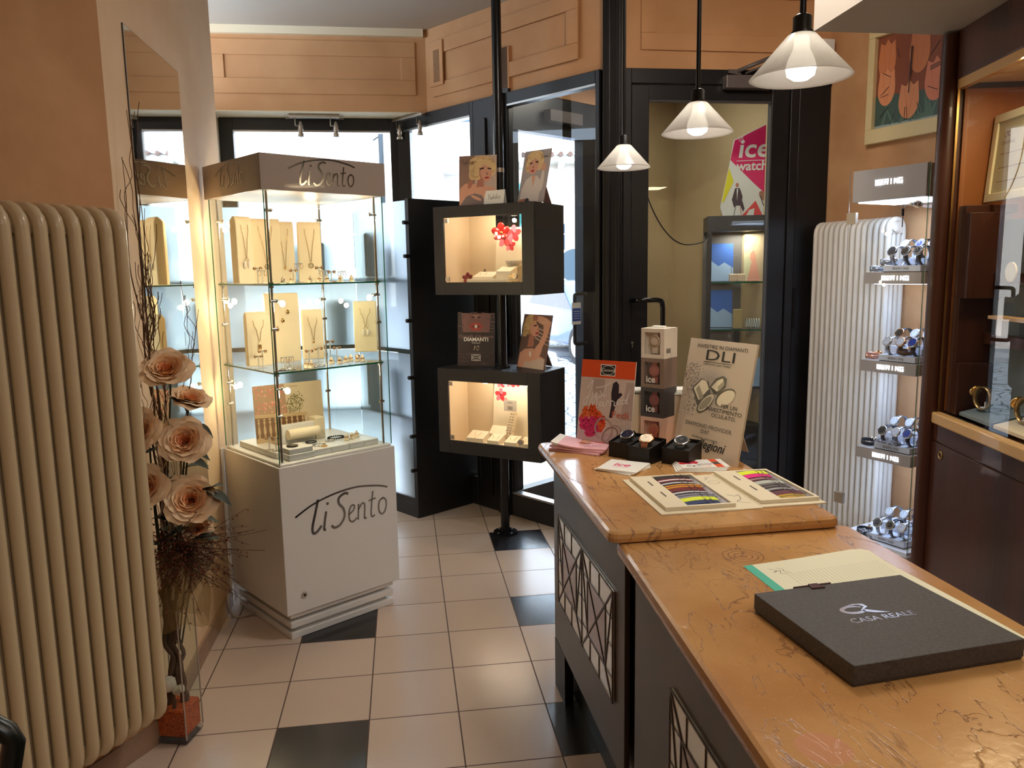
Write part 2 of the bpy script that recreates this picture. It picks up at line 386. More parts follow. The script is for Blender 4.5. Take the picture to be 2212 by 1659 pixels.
B = MB(); B.prism([(-1.24, 5.70), (.215, 5.70), (.045, 5.925), (-1.24, 5.925)], 2.7255, 2.7305, creamtrim); B.prism([(-1.24, 5.78), (.16, 5.78), (.045, 6.0), (-1.24, 6.0)], 2.7306, 2.80, creamtrim); struct(B.build('trim_1'))
# cornice strip along the ceiling
B = MB(); B.box(-1.24, 5.66, CZ-.05, .2, 5.70, CZ, creamtrim); struct(B.build('trim_2'))
# panel mouldings on the upper walls
def moulding(name, M, x0, z0, x1, z1, i):
    B = MB(M); h = .012
    B.prism([(x0, z0), (x1, z0), (x1, z0+i), (x0, z0+i)], 0, h, wallm2); B.prism([(x0, z1-i), (x1, z1-i), (x1, z1), (x0, z1)], 0, h, wallm2)
    B.prism([(x0, z0+i), (x0+i, z0+i), (x0+i, z1-i), (x0, z1-i)], 0, h, wallm2); B.prism([(x1-i, z0+i), (x1, z0+i), (x1, z1-i), (x1-i, z1-i)], 0, h, wallm2)
    return struct(B.build(name, bevel=.004))
moulding('trim_3', frame((0, 5.70, 0), (1, 0, 0), (0, 0, 1)), -1.23, 2.84, .143, 3.19, .1)
MW2 = frame((QC[0], QC[1], 0), (D2.x, D2.y, 0), (0, 0, 1))
moulding('trim_4', MW2, .08, 2.815, 1.40, 3.18, .09)
moulding('trim_5', frame((1.25, 4.40, 0), (1, .008, 0), (0, 0, 1)), .1, 2.825, 1.16, 3.2, .09)
# ventilation grille
t = thing('ventilation_grille', 'peach painted ventilation grille high on the wall left of the black pole', 'vent', (QC[0], QC[1], 0), math.atan2(D2.y, D2.x))
B = MB(frame((0, -.014, 0), (1, 0, 0), (0, 0, 1))); B.prism([(.07, 2.88), (.21, 2.88), (.21, 3.17), (.07, 3.17)], 0, .012, wallm2); B.build('plate', t, bevel=.003)
B = MB(); dk = mat('vent_shadow_gap', c(86, 58, 40), .8)
for i in range(22):
    z = 2.905+i*.0095; B.box(.115, -.0275, z, .178, -.0262, z+.0045, dk)
B.build('slots', t)
# tall black post
B = MB(); cx_, cy_ = 1.20, 4.40
B.M = Matrix.Translation((cx_, cy_, 0)) @ Matrix.Rotation(radians(-27), 4, 'Z')
B.box(-.055, -.045, 0, .055, .06, CZ, black); B.box(-.03, -.056, 0, -.012, -.045, CZ, black); B.box(.02, -.056, 0, .045, -.045, CZ, black)
struct(B.build('trim_6', bevel=.003))
# lowered ceiling
B = MB(); B.prism([(1.557, 2.898), (1.33, -2.2), (4.3, -2.2), (3.2, 2.898)], 2.5, CZ, ceilm); struct(B.build('ceiling_lowered'))
# skirting
skm = noisy('skirting_tile', c(140, 112, 92), c(158, 128, 106), 8, .35)
wallseg('baseboard_left', (-.9075, 2.74), (-.9075, 4.29), 0, .085, -.012, skm)
wallseg('baseboard_left_near', (-2.5, -.03), (-.907, 2.725), 0, .085, -.012, skm)
# ---------------------------------------------------------------- windows
def winpane(name, M, w_, h0, h1, fr, gl=glass, depth=.06, rail_t=None, rail_b=None, glow=False):
    rt = rail_t or fr; rb = rail_b or fr
    B = MB(M); B.prism([(0, h0), (fr, h0), (fr, h1), (0, h1)], -depth/2, depth/2, black); B.prism([(w_-fr, h0), (w_, h0), (w_, h1), (w_-fr, h1)], -depth/2, depth/2, black)
    B.prism([(fr, h0), (w_-fr, h0), (w_-fr, h0+rb), (fr, h0+rb)], -depth/2, depth/2, black); B.prism([(fr, h1-rt), (w_-fr, h1-rt), (w_-fr, h1), (fr, h1)], -depth/2, depth/2, black)
    o = B.build(name, bevel=.003); struct(o)
    G_ = MB(M); G_.prism([(fr-.005, h0+rb-.005), (w_-fr+.005, h0+rb-.005), (w_-fr+.005, h1-rt+.005), (fr-.005, h1-rt+.005)], -.004, .004, gl); G_.build('pane', o)
    S = MB(M); k = .012
    S.prism([(fr, h1-rt-k), (w_-fr, h1-rt-k), (w_-fr, h1-rt), (fr, h1-rt)], -depth/2, depth/2, steel)
    if glow: S.prism([(fr, h0+rb), (w_-fr, h0+rb), (w_-fr, h0+rb+k), (fr, h0+rb+k)], -depth/2, depth/2, steel)
    S.build('glazing_bead', o)
    return o
winpane('window_1', frame((-1.24, 5.95, 0), (1, 0, 0), (0, 0, 1)), 1.285, 0, 2.725, .095, rail_t=.085, rail_b=.2)
M2 = frame((A2.x, A2.y, 0), (D2.x, D2.y, 0), (0, 0, 1))
winpane('window_2', M2, .80, 0, 2.725, .035, rail_t=.085, rail_b=.2)
B = MB(M2); B.prism([(.80, 0), (1.10, 0), (1.10, 2.725), (.80, 2.725)], -.09, .03, black); B.prism([(.9, .1), (.93, .1), (.93, 2.6), (.9, 2.6)], .03, .045, black); B.prism([(1.0, 0), (1.1, 0), (1.1, 2.725), (1.0, 2.725)], .03, .05, black)
struct(B.build('trim_7', bevel=.003))
w3 = winpane('window_3', frame((S2(1.09)[0], S2(1.09)[1], 0), (D2.x, D2.y, 0), (0, 0, 1)), .775, 0, 2.725, .03, rail_t=.07, rail_b=.15, glow=True)
# blocks between the window line and corner post
B = MB(); B.prism([(.0, 5.90), (.09, 5.88), (.11, 5.96), (.03, 6.02)], 0, 2.725, black); struct(B.build('trim_8'))
# inner door
D1 = frame((1.245, 4.41, 0), (1, 0, 0), (0, 0, 1))
B = MB(D1); o1 = None
def R_(B, x0, z0, x1, z1, d0, d1, m=black): B.prism([(x0, z0), (x1, z0), (x1, z1), (x0, z1)], d0, d1, m)
R_(B, 0, 0, .05, 2.725, -.04, .03); R_(B, .055, 0, .155, 2.64, -.035, .02); R_(B, .05, 2.645, 1.235, 2.725, -.04, .03)
R_(B, .155, 2.56, .88, 2.64, -.035, .02); R_(B, .155, 0, .88, .22, -.035, .02); R_(B, .88, 0, .985, 2.64, -.035, .02)
R_(B, .99, 0, 1.04, 2.725, -.04, .03); R_(B, 1.045, 0, 1.235, 2.725, -.04, .022)
door = struct(B.build('door_1', bevel=.003))
B = MB(D1); R_(B, .15, .215, .885, 2.565, -.008, 0, glass); B.build('pane', door)
B = MB(D1); R_(B, .155, 2.548, .88, 2.56, 0, .024, mat('bead_grey', c(60, 58, 58), .4)); R_(B, .872, .22, .88, 2.56, 0, .024, MC['bead_grey']); B.build('glazing_bead', door)
B = MB(); pth = smooth2([(1.30, 4.375, 1.45), (1.31, 4.30, 1.452), (1.36, 4.28, 1.452), (1.43, 4.28, 1.45), (1.452, 4.28, 1.425), (1.455, 4.28, 1.3), (1.455, 4.28, 1.1), (1.452, 4.28, .975), (1.43, 4.28, .95), (1.36, 4.28, .948), (1.31, 4.30, .948), (1.30, 4.375, .95)], 4)
B.tube(pth, .014, mat('gloss_black', c(12, 12, 14), .15), 12); B.build('door_handle', door)
B = MB(frame((1.306, 4.378, 1.197), (1, 0, 0), (0, 0, 1))); B.ell(0, .008, .008, .008, steel, .004); B.prism([(-.004, -.02), (.004, -.02), (.004, .004), (-.004, .004)], 0, .004, steel); B.build('keyhole', door)
B = MB(D1); B.prism([(1.04, 1.26), (1.055, 1.26), (1.055, 1.50), (1.04, 1.50)], .02, .034, MC['gloss_black']); B.build('latch_pull', door)
B = MB(D1); B.prism([(.575, 2.615), (.85, 2.615), (.85, 2.685), (.575, 2.685)], .03, .09, mat('closer_grey', c(92, 84, 82), .4)); B.build('door_closer', door, bevel=.004)
B = MB(D1); B.prism([(.60, 2.70), (.67, 2.69), (.67, 2.72), (.60, 2.72)], .045, .06, MC['closer_grey']); B.tube([(.65, 2.71, .06), (.86, 2.79, .10)], .012, MC['closer_grey'], 6); B.tube([(.86, 2.79, .10), (.96, 2.80, .06)], .01, MC['closer_grey'], 6); B.tube([(.70, 2.70, .055), (.88, 2.77, .12)], .006, MC['closer_grey'], 6); B.build('closer_arm', door)
o = MB(); o.box(2.37, 4.33, 2.77, 2.46, 4.395, 2.89, white); o = o.build('alarm_sensor', bevel=.006); tag(o, 'small white alarm sensor box in the wall corner above the inner door', 'sensor')
# outer door, perpendicular to the shop front
E0 = V(S2(1.085)); MO = frame((E0.x, E0.y, 0), (N2.x, N2.y, 0), (0, 0, 1))
blueblk = mat('outer_door_black', c(24, 26, 32), .3)
B = MB(MO); R_(B, -.02, 0, .02, 3.0, -.04, .04, blueblk); R_(B, .02, 2.51, .72, 2.75, -.04, .04, blueblk); R_(B, .69, 0, .80, 2.75, -.04, .04, blueblk); R_(B, .02, 0, .69, .16, -.04, .04, blueblk)
R_(B, .80, 2.75, 1.74, 3.0, -.05, .05, wallm2); R_(B, -.02, 2.75, .80, 3.0, -.05, .05, wallm2)
d2 = struct(B.build('door_2', bevel=.002))
B = MB(MO); R_(B, .015, .155, .695, 2.515, -.005, .003, glass); B.build('pane', d2)
B = MB(MO); R_(B, .30, 2.585, .62, 2.66, .04, .10, MC['closer_grey']); B.build('door_closer', d2, bevel=.004)
B = MB(MO); B.tube(smooth2([(.68, .04+1.46-1.46, 0)]*1+[(.68, 0, 0)], 1), .001, blueblk) if False else None
B.tube(smooth2([(.69, 1.46, .06), (.60, 1.46, .07), (.568, 1.455, .07), (.56, 1.43, .07), (.56, 1.3, .07), (.56, 1.15, .07), (.568, 1.115, .07), (.60, 1.11, .07), (.69, 1.11, .06)], 4), .013, blueblk, 10); B.build('door_handle', d2)
o = MB(MO); R_(o, .515, 1.25, .605, 1.40, .084, .088, paper); R_(o, .518, 1.272, .602, 1.362, .088, .0885, mat('sign_blue', c(40, 82, 170), .5))
for k in range(4): R_(o, .53, 1.29+k*.016, .59, 1.293+k*.016, .0885, .089, paper)
tag(o.build('hanging_sign'), 'small white and blue card hanging on the glass door handle', 'sign')
# side glass right of the outer door + vestibule walls
B = MB(MO); R_(B, .80, 0, .93, 2.75, -.04, .04, blueblk); struct(B.build('trim_9'))
vw1 = V(E0+N2*.93); vw2 = V((2.13, 6.02))
wallv = noisy('vestibule_wall_paint', c(180, 162, 126), c(192, 176, 140), 2, .75)
wallseg('wall_vestibule_left', (vw1.x, vw1.y), (vw2.x, vw2.y), 0, 3.0, .1, wallv)
wallseg('wall_vestibule_right', (vw2.x, vw2.y), (2.60, 4.47), 0, 3.0, .1, wallv)
B = MB(); B.prism([(1.27, 4.47), (2.6, 4.47), (2.16, 6.05), (.69, 5.1)], 2.95, 3.02, ceilm); struct(B.build('ceiling_vestibule'))
light('AREA', 'vestibule_lamp', (1.7, 4.95, 2.9), 8, (1, .95, .80), .3)
# ---------------------------------------------------------------- display window unit behind the showcase
F0 = V((.052, 5.075)); K = V((-.322, 5.588)); PR = V((.511, 5.40))
fros = frosted('frosted_glass', (.95, .98, 1, 1), .3)
du = thing('window_display_unit', 'black framed shop window unit with frosted sliding glass backs behind the glass showcase', 'display unit', (F0.x, F0.y, 0))
org = V((F0.x, F0.y, 0))
def LU(p, z=0): return V((p[0], p[1], z))-org
dB = (K-F0).normalized()
def uface(a, b, z0, z1, t, m, name, off=0):
    a, b = V(a), V(b); d = (b-a).normalized(); n = V((-d.y, d.x)); B = MB(Matrix.Translation(-org)); a2, b2 = a+n*off, b+n*off
    B.prism([a2, b2, b2+n*t, a2+n*t] if t > 0 else [a2, a2+n*t, b2+n*t, b2], z0, z1, m); return B.build(name, du)
uface(F0, K, 0, .13, -.03, black, 'base'); uface(K, (-1.235, 5.588), 0, .13, -.03, black, 'base')
uface(F0, PR, 0, 2.09, .035, black, 'end_panel')
for (a, b) in ((F0+dB*.02, K), (K, V((-1.235, 5.588)))):
    L_ = (b-a).length; d_ = (b-a).normalized()
    uface(a, b, .135, 1.10, -.006, fros, 'glass_panel', -.004); uface(a, b, 1.13, 2.08, -.006, fros, 'glass_panel', -.004)
shm = mat('dark_green_shelf', c(44, 58, 56), .4)
for z in (.66, 1.10, 1.56):
    B = MB(Matrix.Translation(-org)); B.prism([tuple(F0+dB*.03+V((.03, .02))), tuple(K+V((.0, .03))), (-1.2, 5.62), (-1.2, 5.88), (.0, 5.84), (.36, 5.38)], z, z+.035, shm); B.build('shelf', du)
hm = mat('hinge_dark', c(50, 46, 44), .3, .8)
B = MB(Matrix.Translation(-org)); hs = []
for zz in (1.94, 1.73, 1.32, .95, .56, .33):
    p = F0+dB*.012; B = MB(Matrix.Translation(-org)); B.cyl((p.x-.028, p.y-.02, zz), (p.x+.012, p.y+.008, zz), .013, hm, 10); B.build('hinge', du)
# goods seen blurred through the frosted glass
blur = [(-.16, 5.50, 1.60, .16, .30, c(96, 108, 118)), (.02, 5.36, 1.60, .10, .22, c(120, 132, 136)), (-.62, 5.66, 1.60, .22, .24, c(120, 134, 144)), (-.95, 5.66, 1.14, .2, .2, c(128, 134, 142)), (-.45, 5.68, 1.14, .16, .3, c(110, 128, 138)),
        (-.10, 5.50, 1.14, .14, .25, c(110, 124, 130)), (-.16, 5.52, .70, .2, .32, c(120, 132, 128)), (-.72, 5.68, .70, .25, .3, c(150, 158, 160)), (.06, 5.35, .70, .12, .3, c(120, 130, 130)), (.12, 5.25, .13, .14, .42, c(170, 175, 172))]
bl_l = ['tall grey display block on top shelf behind frosted glass, nearest the corner', 'small grey display block on top shelf behind frosted glass near the black end panel', 'wide grey block on top shelf behind showcase necklaces', 'grey block low on middle shelf at far left of the window', 'tall grey block on middle shelf behind the showcase', 'grey block on middle shelf behind frosted glass beside glass corner', 'greenish block on low shelf behind frosted glass right of showcase', 'pale block on low shelf behind the balustrade picture', 'narrow grey block on low shelf beside the black end panel', 'pale tall block on window floor beside black end panel']
for (x, y, z, wd, hh, col), lb in zip(blur, bl_l):
    B = MB(); B.rbox(-wd/2, -.05, 0, wd/2, .05, hh, mat('blk%d' % int(col[0]*9999), col, .6), .012); o = B.build('display_block', loc=(x, y, z+.001), rot=(0, 0, radians(-20))); tag(o, lb, 'display block', 'display blocks in the shop window')
# ---------------------------------------------------------------- lettering strokes
def logo_tisento(B, x, y, h, m, z=0):
    """hand drawn 'tiSento' with its long crossbar; h = cap height"""
    def S(pts, wd=.07): B.stroke([(x+a*h, y+b*h) for a, b in pts], wd*h, m, z, taper=False)
    S([(-.46, .62), (.15, .90), (.9, 1.08), (1.7, 1.14), (2.5, 1.03), (2.92, .90)], .06)
    S([(.34, 1.02), (.22, .6), (.10, .18), (.12, -.02), (.25, 0), (.42, .16)], .085)
    S([(.60, .58), (.54, .3), (.50, .02), (.56, .0)], .08)
    B.ell(x+.66*h, y+.82*h, .05*h, .05*h, m, z, 12)
    S([(1.42, .98), (1.28, 1.02), (1.08, .92), (1.06, .74), (1.22, .52), (1.24, .26), (1.08, .04), (.88, -.02), (.76, .08)], .085)
    S([(1.40, .28), (1.58, .40), (1.62, .54), (1.52, .56), (1.42, .40), (1.42, .12), (1.54, .02), (1.70, .12)], .06)
    S([(1.78, .56), (1.76, .3), (1.74, .04)], .06); S([(1.76, .36), (1.90, .54), (2.0, .52), (2.0, .3), (1.98, .04), (2.06, .04)], .06)
    S([(2.34, .88), (2.28, .5), (2.24, .12), (2.28, .02), (2.38, .06)], .06); S([(2.16, .58), (2.44, .62)], .05)
    S([(2.72, .56), (2.58, .48), (2.54, .24), (2.60, .06), (2.72, .04), (2.82, .2), (2.84, .44), (2.74, .56), (2.66, .54)], .06)
def script_yukiko(B, x, y, h, m, z=0, wd=.09):
    def S(pts): B.stroke([(x+a*h, y+b*h) for a, b in pts], wd*h, m, z)
    S([(0, 1), (.25, .55)]); S([(.55, 1.05), (.3, .4), (.2, -.05)])
    S([(.62, .55), (.62, .15), (.75, .02), (.88, .4)]); S([(.88, .5), (.9, .1), (1.05, .05), (1.15, .5)])
    S([(1.32, 1.1), (1.28, .5), (1.28, 0)]); S([(1.62, .6), (1.32, .3)]); S([(1.38, .35), (1.65, 0)])
    S([(1.82, .55), (1.82, .02)])
    S([(2.02, 1.1), (1.98, .5), (1.98, 0)]); S([(2.32, .6), (2.02, .3)]); S([(2.08, .35), (2.35, 0)])
    B.ring2(x+2.72*h, y+.3*h, .27*h, wd*h, m, z, 20)
# ---------------------------------------------------------------- glass showcase on the left
SN = V((-.560, 3.405)); SA = radians(35.2); us = V((cos(SA), sin(SA))); ls = V((-sin(SA), cos(SA)))
SW, SD = .604, .578
def SP(x, y, z=0): q = SN+us*x+ls*y; return (q.x, q.y, z)
def Sx(px, py, yl):
    a = SN+ls*yl; q = Wp(px, py, a, a+us); return (V((q.x, q.y))-a).dot(us)
sc = thing('glass_showcase', 'tall white pedestal showcase with lit glass shelves and silver script logo, beside the left wall', 'showcase', (SN.x, SN.y, 0), SA)
for z, z1 in ((0, .03), (.05, .08), (.097, .118)):
    B = MB(); B.box(.02, .012, z, .57, .56, z1, white); B.build('plinth_board', sc, bevel=.003)
B = MB(); B.box(.05, .04, .03, .54, .53, .05, white); B.box(.05, .04, .08, .54, .53, .097, white); B.build('plinth_core', sc)
B = MB(); B.box(0, 0, .12, SW, SD, .80, white); B.box(.012, .012, .80, SW-.012, SD-.012, .812, white); B.build('cabinet_body', sc, bevel=.003)
logo_m = mat('silver_mirror_lettering', c(150, 150, 152), .12, 1)
B = MB(frame((0, -.001, 0), (1, 0, 0), (0, 0, 1))); logo_tisento(B, .13, .475, .145, logo_m); B.build('logo', sc)
B = MB(); B.cyl((.085, .004, .20), (.085, -.006, .20), .013, chrome, 18); B.cyl((.085, -.006, .20), (.085, -.009, .20), .006, ink, 10); B.build('lock', sc)
B = MB(); B.box(-.004, -.004, 1.98, SW+.002, SD+.002, 2.128, mat('header_beige', c(172, 158, 146), .3, coat=.2)); B.build('header', sc, bevel=.002)
B = MB(frame((0, -.0055, 0), (1, 0, 0), (0, 0, 1))); logo_tisento(B, .165, 2.012, .096, logo_m); B.build('header_logo', sc); B = MB()
B.M = frame((-.0055, SD, 0), (0, -1, 0), (0, 0, 1)); logo_tisento(B, .18, 2.02, .085, logo_m); B.build('header_logo', sc)
t_ = .005
for nm, (x0, y0, x1, y1) in {'a': (.012, .012, SW-.012, .012+t_), 'b': (.012, .018, .012+t_, SD-.018), 'c': (.012, SD-.017, SW-.012, SD-.012), 'd': (SW-.017, .018, SW-.012, SD-.018)}.items():
    B = MB(); B.box(x0, y0, .812, x1, y1, 1.98, sglass); B.build('glass_wall', sc)
    e = .0012; xe, ye = (x1, (y0+y1)/2) if nm in 'ac' else ((x0+x1)/2, y0)
B = MB()
for (x, y) in ((.010, .010), (SW-.012, .010), (.010, SD-.012)): B.box(x, y, .812, x+.0035, y+.0035, 1.98, greenedge)
B.build('glass_edge', sc)
posts = [(.035, .035), (SW-.04, .035), (.035, SD-.04), (SW-.04, SD-.04)]
for x, y in posts:
    B = MB(); B.cyl((x, y, .812), (x, y, 1.98), .0055, chrome, 12)
    for z in (1.21, 1.59): B.cyl((x, y, z-.014), (x, y, z-.005), .010, chrome, 12); B.cyl((x, y, z+.003), (x, y, z+.010), .010, chrome, 12)
    for z in (1.40, 1.02): B.cyl((x-.012, y, z), (x+.012, y, z), .007, chrome, 10)
    B.build('post', sc)
for z in (1.21, 1.59):
    B = MB(); B.box(.022, .022, z-.004, SW-.03, SD-.03, z+.003, sglass); g_ = B.build('shelf', sc)
    B = MB(); B.box(.022, .0205, z-.004, SW-.03, .022, z+.003, greenedge); B.box(.0205, .022, z-.004, .022, SD-.03, z+.003, greenedge); B.build('shelf_edge', g_)
bulb = mat('halogen_bulb', c(255, 240, 220), .3, emit=(1, .82, .58, 1), es=45)
spots = [(0, 1.90, 1, 1), (0, 1.52, 1, 0), (0, 1.14, 1, 0), (1, 1.90, -1, 1), (1, 1.53, -1, 0), (2, 1.88, 1, -1), (2, 1.52, 1, -1), (2, 1.12, 1, -1), (3, 1.90, -1, -1), (3, 1.50, -1, -1)]
for pi_, z, sx_, sy_ in spots:
    x, y = posts[pi_]; dx, dy = (.045*sx_, .02*sy_)
    B = MB(); B.cyl((x-.01*sx_, y, z), (x+.02*sx_, y+.3*dy, z), .0065, chrome, 10); B.sph((x+.02*sx_, y+.3*dy, z), .009, chrome, 10); s_ = B.build('clip_lamp', sc)
    B = MB(); B.sph((x+dx, y+dy, z-.012), .0125, bulb, 12, sz=1.15); B.build('bulb', s_)
    lx = SP(x+dx+.022*sx_, y+dy+.015*(1 if y < .3 else -1), z-.035); light('POINT', 'showcase_lamp', lx, 2.0, (1, .80, .54), .012)
# --- contents
ringm = mat('rose_gold', c(226, 172, 130), .2, 1); silver = mat('silver', c(214, 210, 204), .18, 1); pearl = mat('pearl', c(235, 225, 212), .25)
def bust_mesh(w_, h_, d_):
    B = MB(); n = 10; prof = []
    for i in range(n+1):                       # front edge curved over the top
        a = pi/2*i/n; prof.append((-d_/2+.018-.018*cos(a)+0, h_-.05+.05*sin(a)))
    pts = [(-d_/2, 0)]+[(y, z) for y, z in prof]+[(d_/2-.02, h_), (d_/2, h_-.02), (d_/2, 0)]
    B.M = Matrix(((0, 0, 1, 0), (1, 0, 0, 0), (0, 1, 0, 0), (0, 0, 0, 1)))
    B.prism(pts, -w_/2, w_/2, cream); return B
def put_bust(x, y, z, w_, h_, rz, lab, grp):
    o = bust_mesh(w_, h_, .045).build('necklace_stand', loc=SP(x, y, z+.0005), rot=(0, 0, SA+rz), bevel=.004); tag(o, lab, 'jewellery stand', grp); return o
def put_necklace(x, y, z, w_, h_, rz, lab, grp, metal=gold, pend=0, drop=.6):
    t = thing('necklace', lab, 'necklace', SP(x, y, z), SA+rz, grp)
    B = MB(); k = w_*.22; yb = -.0245
    B.tube(smooth2([(-k, .0, h_+.0012), (-k, yb+.012, h_-.012), (-k*.9, yb-.0025, h_-.06), (-k*.45, yb-.0025, h_*(1-drop*.6)), (0, yb-.0025, h_*(1-drop)), (k*.45, yb-.0025, h_*(1-drop*.6)), (k*.9, yb-.0025, h_-.06), (k, yb+.012, h_-.012), (k, 0, h_+.0012)], 5), .0011, metal, 5)
    B.build('chain', t)
    B = MB(); zc = h_*(1-drop)
    if pend == 0: B.M = frame((0, yb-.004, zc), (1, 0, 0), (0, 0, 1)); B.sph((0, -.022, 0), .009, metal, 12, sy=1.9, sz=.25)
    elif pend == 1:
        for q in (-.012, .012): B.sph((q, yb-.004, zc-.03), .008, pearl, 12, sy=.4, sz=2.2)
        B.tube([(-.012, yb-.003, zc-.01), (0, yb-.003, zc+.005), (.012, yb-.003, zc-.01)], .001, metal, 5)
    elif pend == 2: B.M = frame((0, yb-.004, zc-.014), (1, 0, 0), (0, 0, 1)); B.ring2(0, 0, .013, .003, metal, 0, 20); B.ring2(0, 0, .007, .002, metal, .001, 20)
    else: B.sph((0, yb-.004, zc-.006), .005, metal, 10, sz=1.6)
    B.build('pendant', t); return t
RINGP = {}
def put_ring(x, y, z, lab, grp, metal=ringm, s=1.0, tall=.032):
    t = thing('ring_cone', lab, 'ring display', SP(x, y, z+.0003), 0, grp)
    B = MB(); B.lathe([(0, 0), (.0125*s, 0), (.0115*s, .004), (.0045*s, tall*.86), (.002*s, tall), (0, tall+.0005)], cream, 14); B.build('cone', t)
    B = MB(); B.tube([(.0082*s*cos(a), .0082*s*sin(a), tall*.5+.002*cos(a)) for a in [2*pi*i/18 for i in range(18)]], .0019, metal, 6, closed=True); B.sph((-.004, -.0085*s, tall*.54), .0038, metal, 8); B.build('ring', t)
    return t
def put_ear(x, y, z, lab, grp, metal=ringm, hgt=.05, style=0):
    t = thing('earring_stand', lab, 'earrings', SP(x, y, z+.0003), SA-.2, grp)
    acr = mat('clear_acrylic', c(240, 236, 228), .1, trans=.6)
    B = MB(); B.box(-.018, -.009, 0, .018, .009, .002, acr); B.box(-.003, -.001, .002, .003, .001, hgt, acr); B.box(-.02, -.001, hgt-.006, .02, .001, hgt, acr); B.build('stand', t)
    for q in (-.013, .013):
        B = MB(); B.M = frame((q, -.003, hgt-.004), (1, 0, 0), (0, 0, 1))
        if style == 0: B.sph((0, 0, 0), .0065, metal, 12, sz=.35); B.ring2(0, 0, .0078, .0018, silver, .002, 16)
        else: B.tube([(.006*sin(a), -.012-.012*cos(a), 0) for a in [2*pi*i/14 for i in range(14)]], .0011, metal, 5, closed=True)
        B.build('earring', t)
    return t
def put_brac(x, y, z, lab, grp, r=.03, th=.0035, metal=silver, beads=0, tilt=0, cat='bracelet'):
    B = MB()
    if beads:
        for i in range(beads): a = 2*pi*i/beads; B.sph((r*cos(a), r*.75*sin(a), th), th, metal, 8)
    else: B.tube([(r*cos(a), r*.8*sin(a), th) for a in [2*pi*i/28 for i in range(28)]], th, metal, 6, closed=True)
    o = B.build('bracelet', loc=SP(x, y, z+.0005), rot=(tilt, 0, SA)); tag(o, lab, cat, grp); return o
zs = 1.593
g1 = 'necklace stands on the upper showcase shelf'
L1 = [('narrow cream necklace stand, leftmost on the upper showcase shelf', .10, .44, .09, .30, .5), ('wide cream necklace stand behind the near chrome post, upper showcase shelf', .19, .46, .15, .30, .12), ('bright cream necklace stand left of the gap on the upper showcase shelf', .33, .47, .10, .29, 0), ('cream necklace stand, rightmost on the upper showcase shelf', .44, .45, .11, .29, -.12)]
N1 = [('long gold necklace with two teardrop pendants on the leftmost upper stand', 1, .62), ('long gold necklace with flat pendant on the wide upper stand', 2, .7), ('fine gold station necklace on the bright upper stand', 3, .74), ('long gold double chain with ring pendant on the rightmost upper stand', 2, .68)]
xs = [Sx(524, 550, .36), Sx(572, 550, .46), Sx(612, 550, .47), Sx(669, 550, .43)]
for i, (lb, x, y, w_, h_, rz) in enumerate(L1):
    x = xs[i]; y = (.36, .46, .47, .43)[i]; put_bust(x, y, zs, w_, h_, rz-.25, lb, g1); put_necklace(x, y, zs, w_, h_, rz-.25, N1[i][0], 'necklaces in the glass showcase', gold, N1[i][1], N1[i][2])
rx = [(611, .08), (630, .12), (670, .09), (690, .11), (706, .14), (735, .09), (759, .10)]
for i, (px, yl) in enumerate(rx): put_ring(Sx(px, 600, yl), yl, zs, 'gold ring on pale cone, %s of seven, upper showcase shelf' % ORD[i], 'ring cones on the upper shelf')
for i, (px, yl, hh) in enumerate([(557, .16, .07), (567, .2, .06), (634, .26, .06), (646, .3, .09), (690, .2, .07), (700, .24, .055), (716, .18, .05), (739, .16, .05)]):
    put_ear(Sx(px, 600, yl), yl, zs, 'round earrings on a clear stand, %s of eight, upper showcase shelf' % ORD[i], 'earring stands on the upper shelf', ringm, hh, i % 2)
put_brac(Sx(726, 610, .12), .12, zs, 'thin chain bracelet lying between rings near the right end of the upper showcase shelf', 'bracelets in the showcase', .02, .0018, gold)
zs = 1.213
L2 = [('cream necklace stand, leftmost on the lower showcase shelf', 556, .34, .11, .25, .1), ('tall white board with three gold charms on the lower showcase shelf', 610, .40, .16, .33, 0), ('slim cream necklace stand right of the tall charm board, lower showcase shelf', 675, .40, .10, .245, -.1), ('cream necklace stand at the far right end of the lower showcase shelf', 790, .48, .12, .27, -.3)]
N2_ = [('two fine gold chains with wing pendants on the leftmost lower stand', 0, .55), None, ('gold chain with drop pendant on the slim lower stand', 3, .62), ('pale pearl necklace on the far right lower stand', 1, .5)]
for i, (lb, px, y, w_, h_, rz) in enumerate(L2):
    x = Sx(px, 720, y); put_bust(x, y, zs, w_, h_, rz-.25, lb, 'necklace stands on the lower showcase shelf')
    if N2_[i]: put_necklace(x, y, zs, w_, h_, rz-.25, N2_[i][0], 'necklaces in the glass showcase', gold, N2_[i][1], N2_[i][2])
    else:
        for j, (dx, dz, nm) in enumerate(((-.028, .16, 'bottom left'), (.0, .20, 'middle'), (.026, .24, 'top right'))):
            a_ = SA+rz-.25; q = V(SP(x, y, zs))+V((cos(a_)*dx+sin(a_)*.026, sin(a_)*dx-cos(a_)*.026, dz)); B = MB(); B.sph((0, 0, 0), .009, gold, 12, sy=.3, sz=1.1); B.sph((0, 0, .010), .004, gold, 8)
            tag(B.build('charm', loc=q, rot=(0, 0, a_)), 'round gold charm, %s one of the three on the tall white board' % nm, 'charm', 'charms on the white board')
for i, (px, yl) in enumerate([(662, .10), (672, .08), (716, .13), (734, .10), (747, .13), (758, .15), (772, .11), (783, .10)]):
    put_ring(Sx(px, 780, yl), yl, zs, 'gold ring on pale cone, %s of eight, lower showcase shelf' % ORD[i], 'ring cones on the lower shelf', ringm, 1.15, .034)
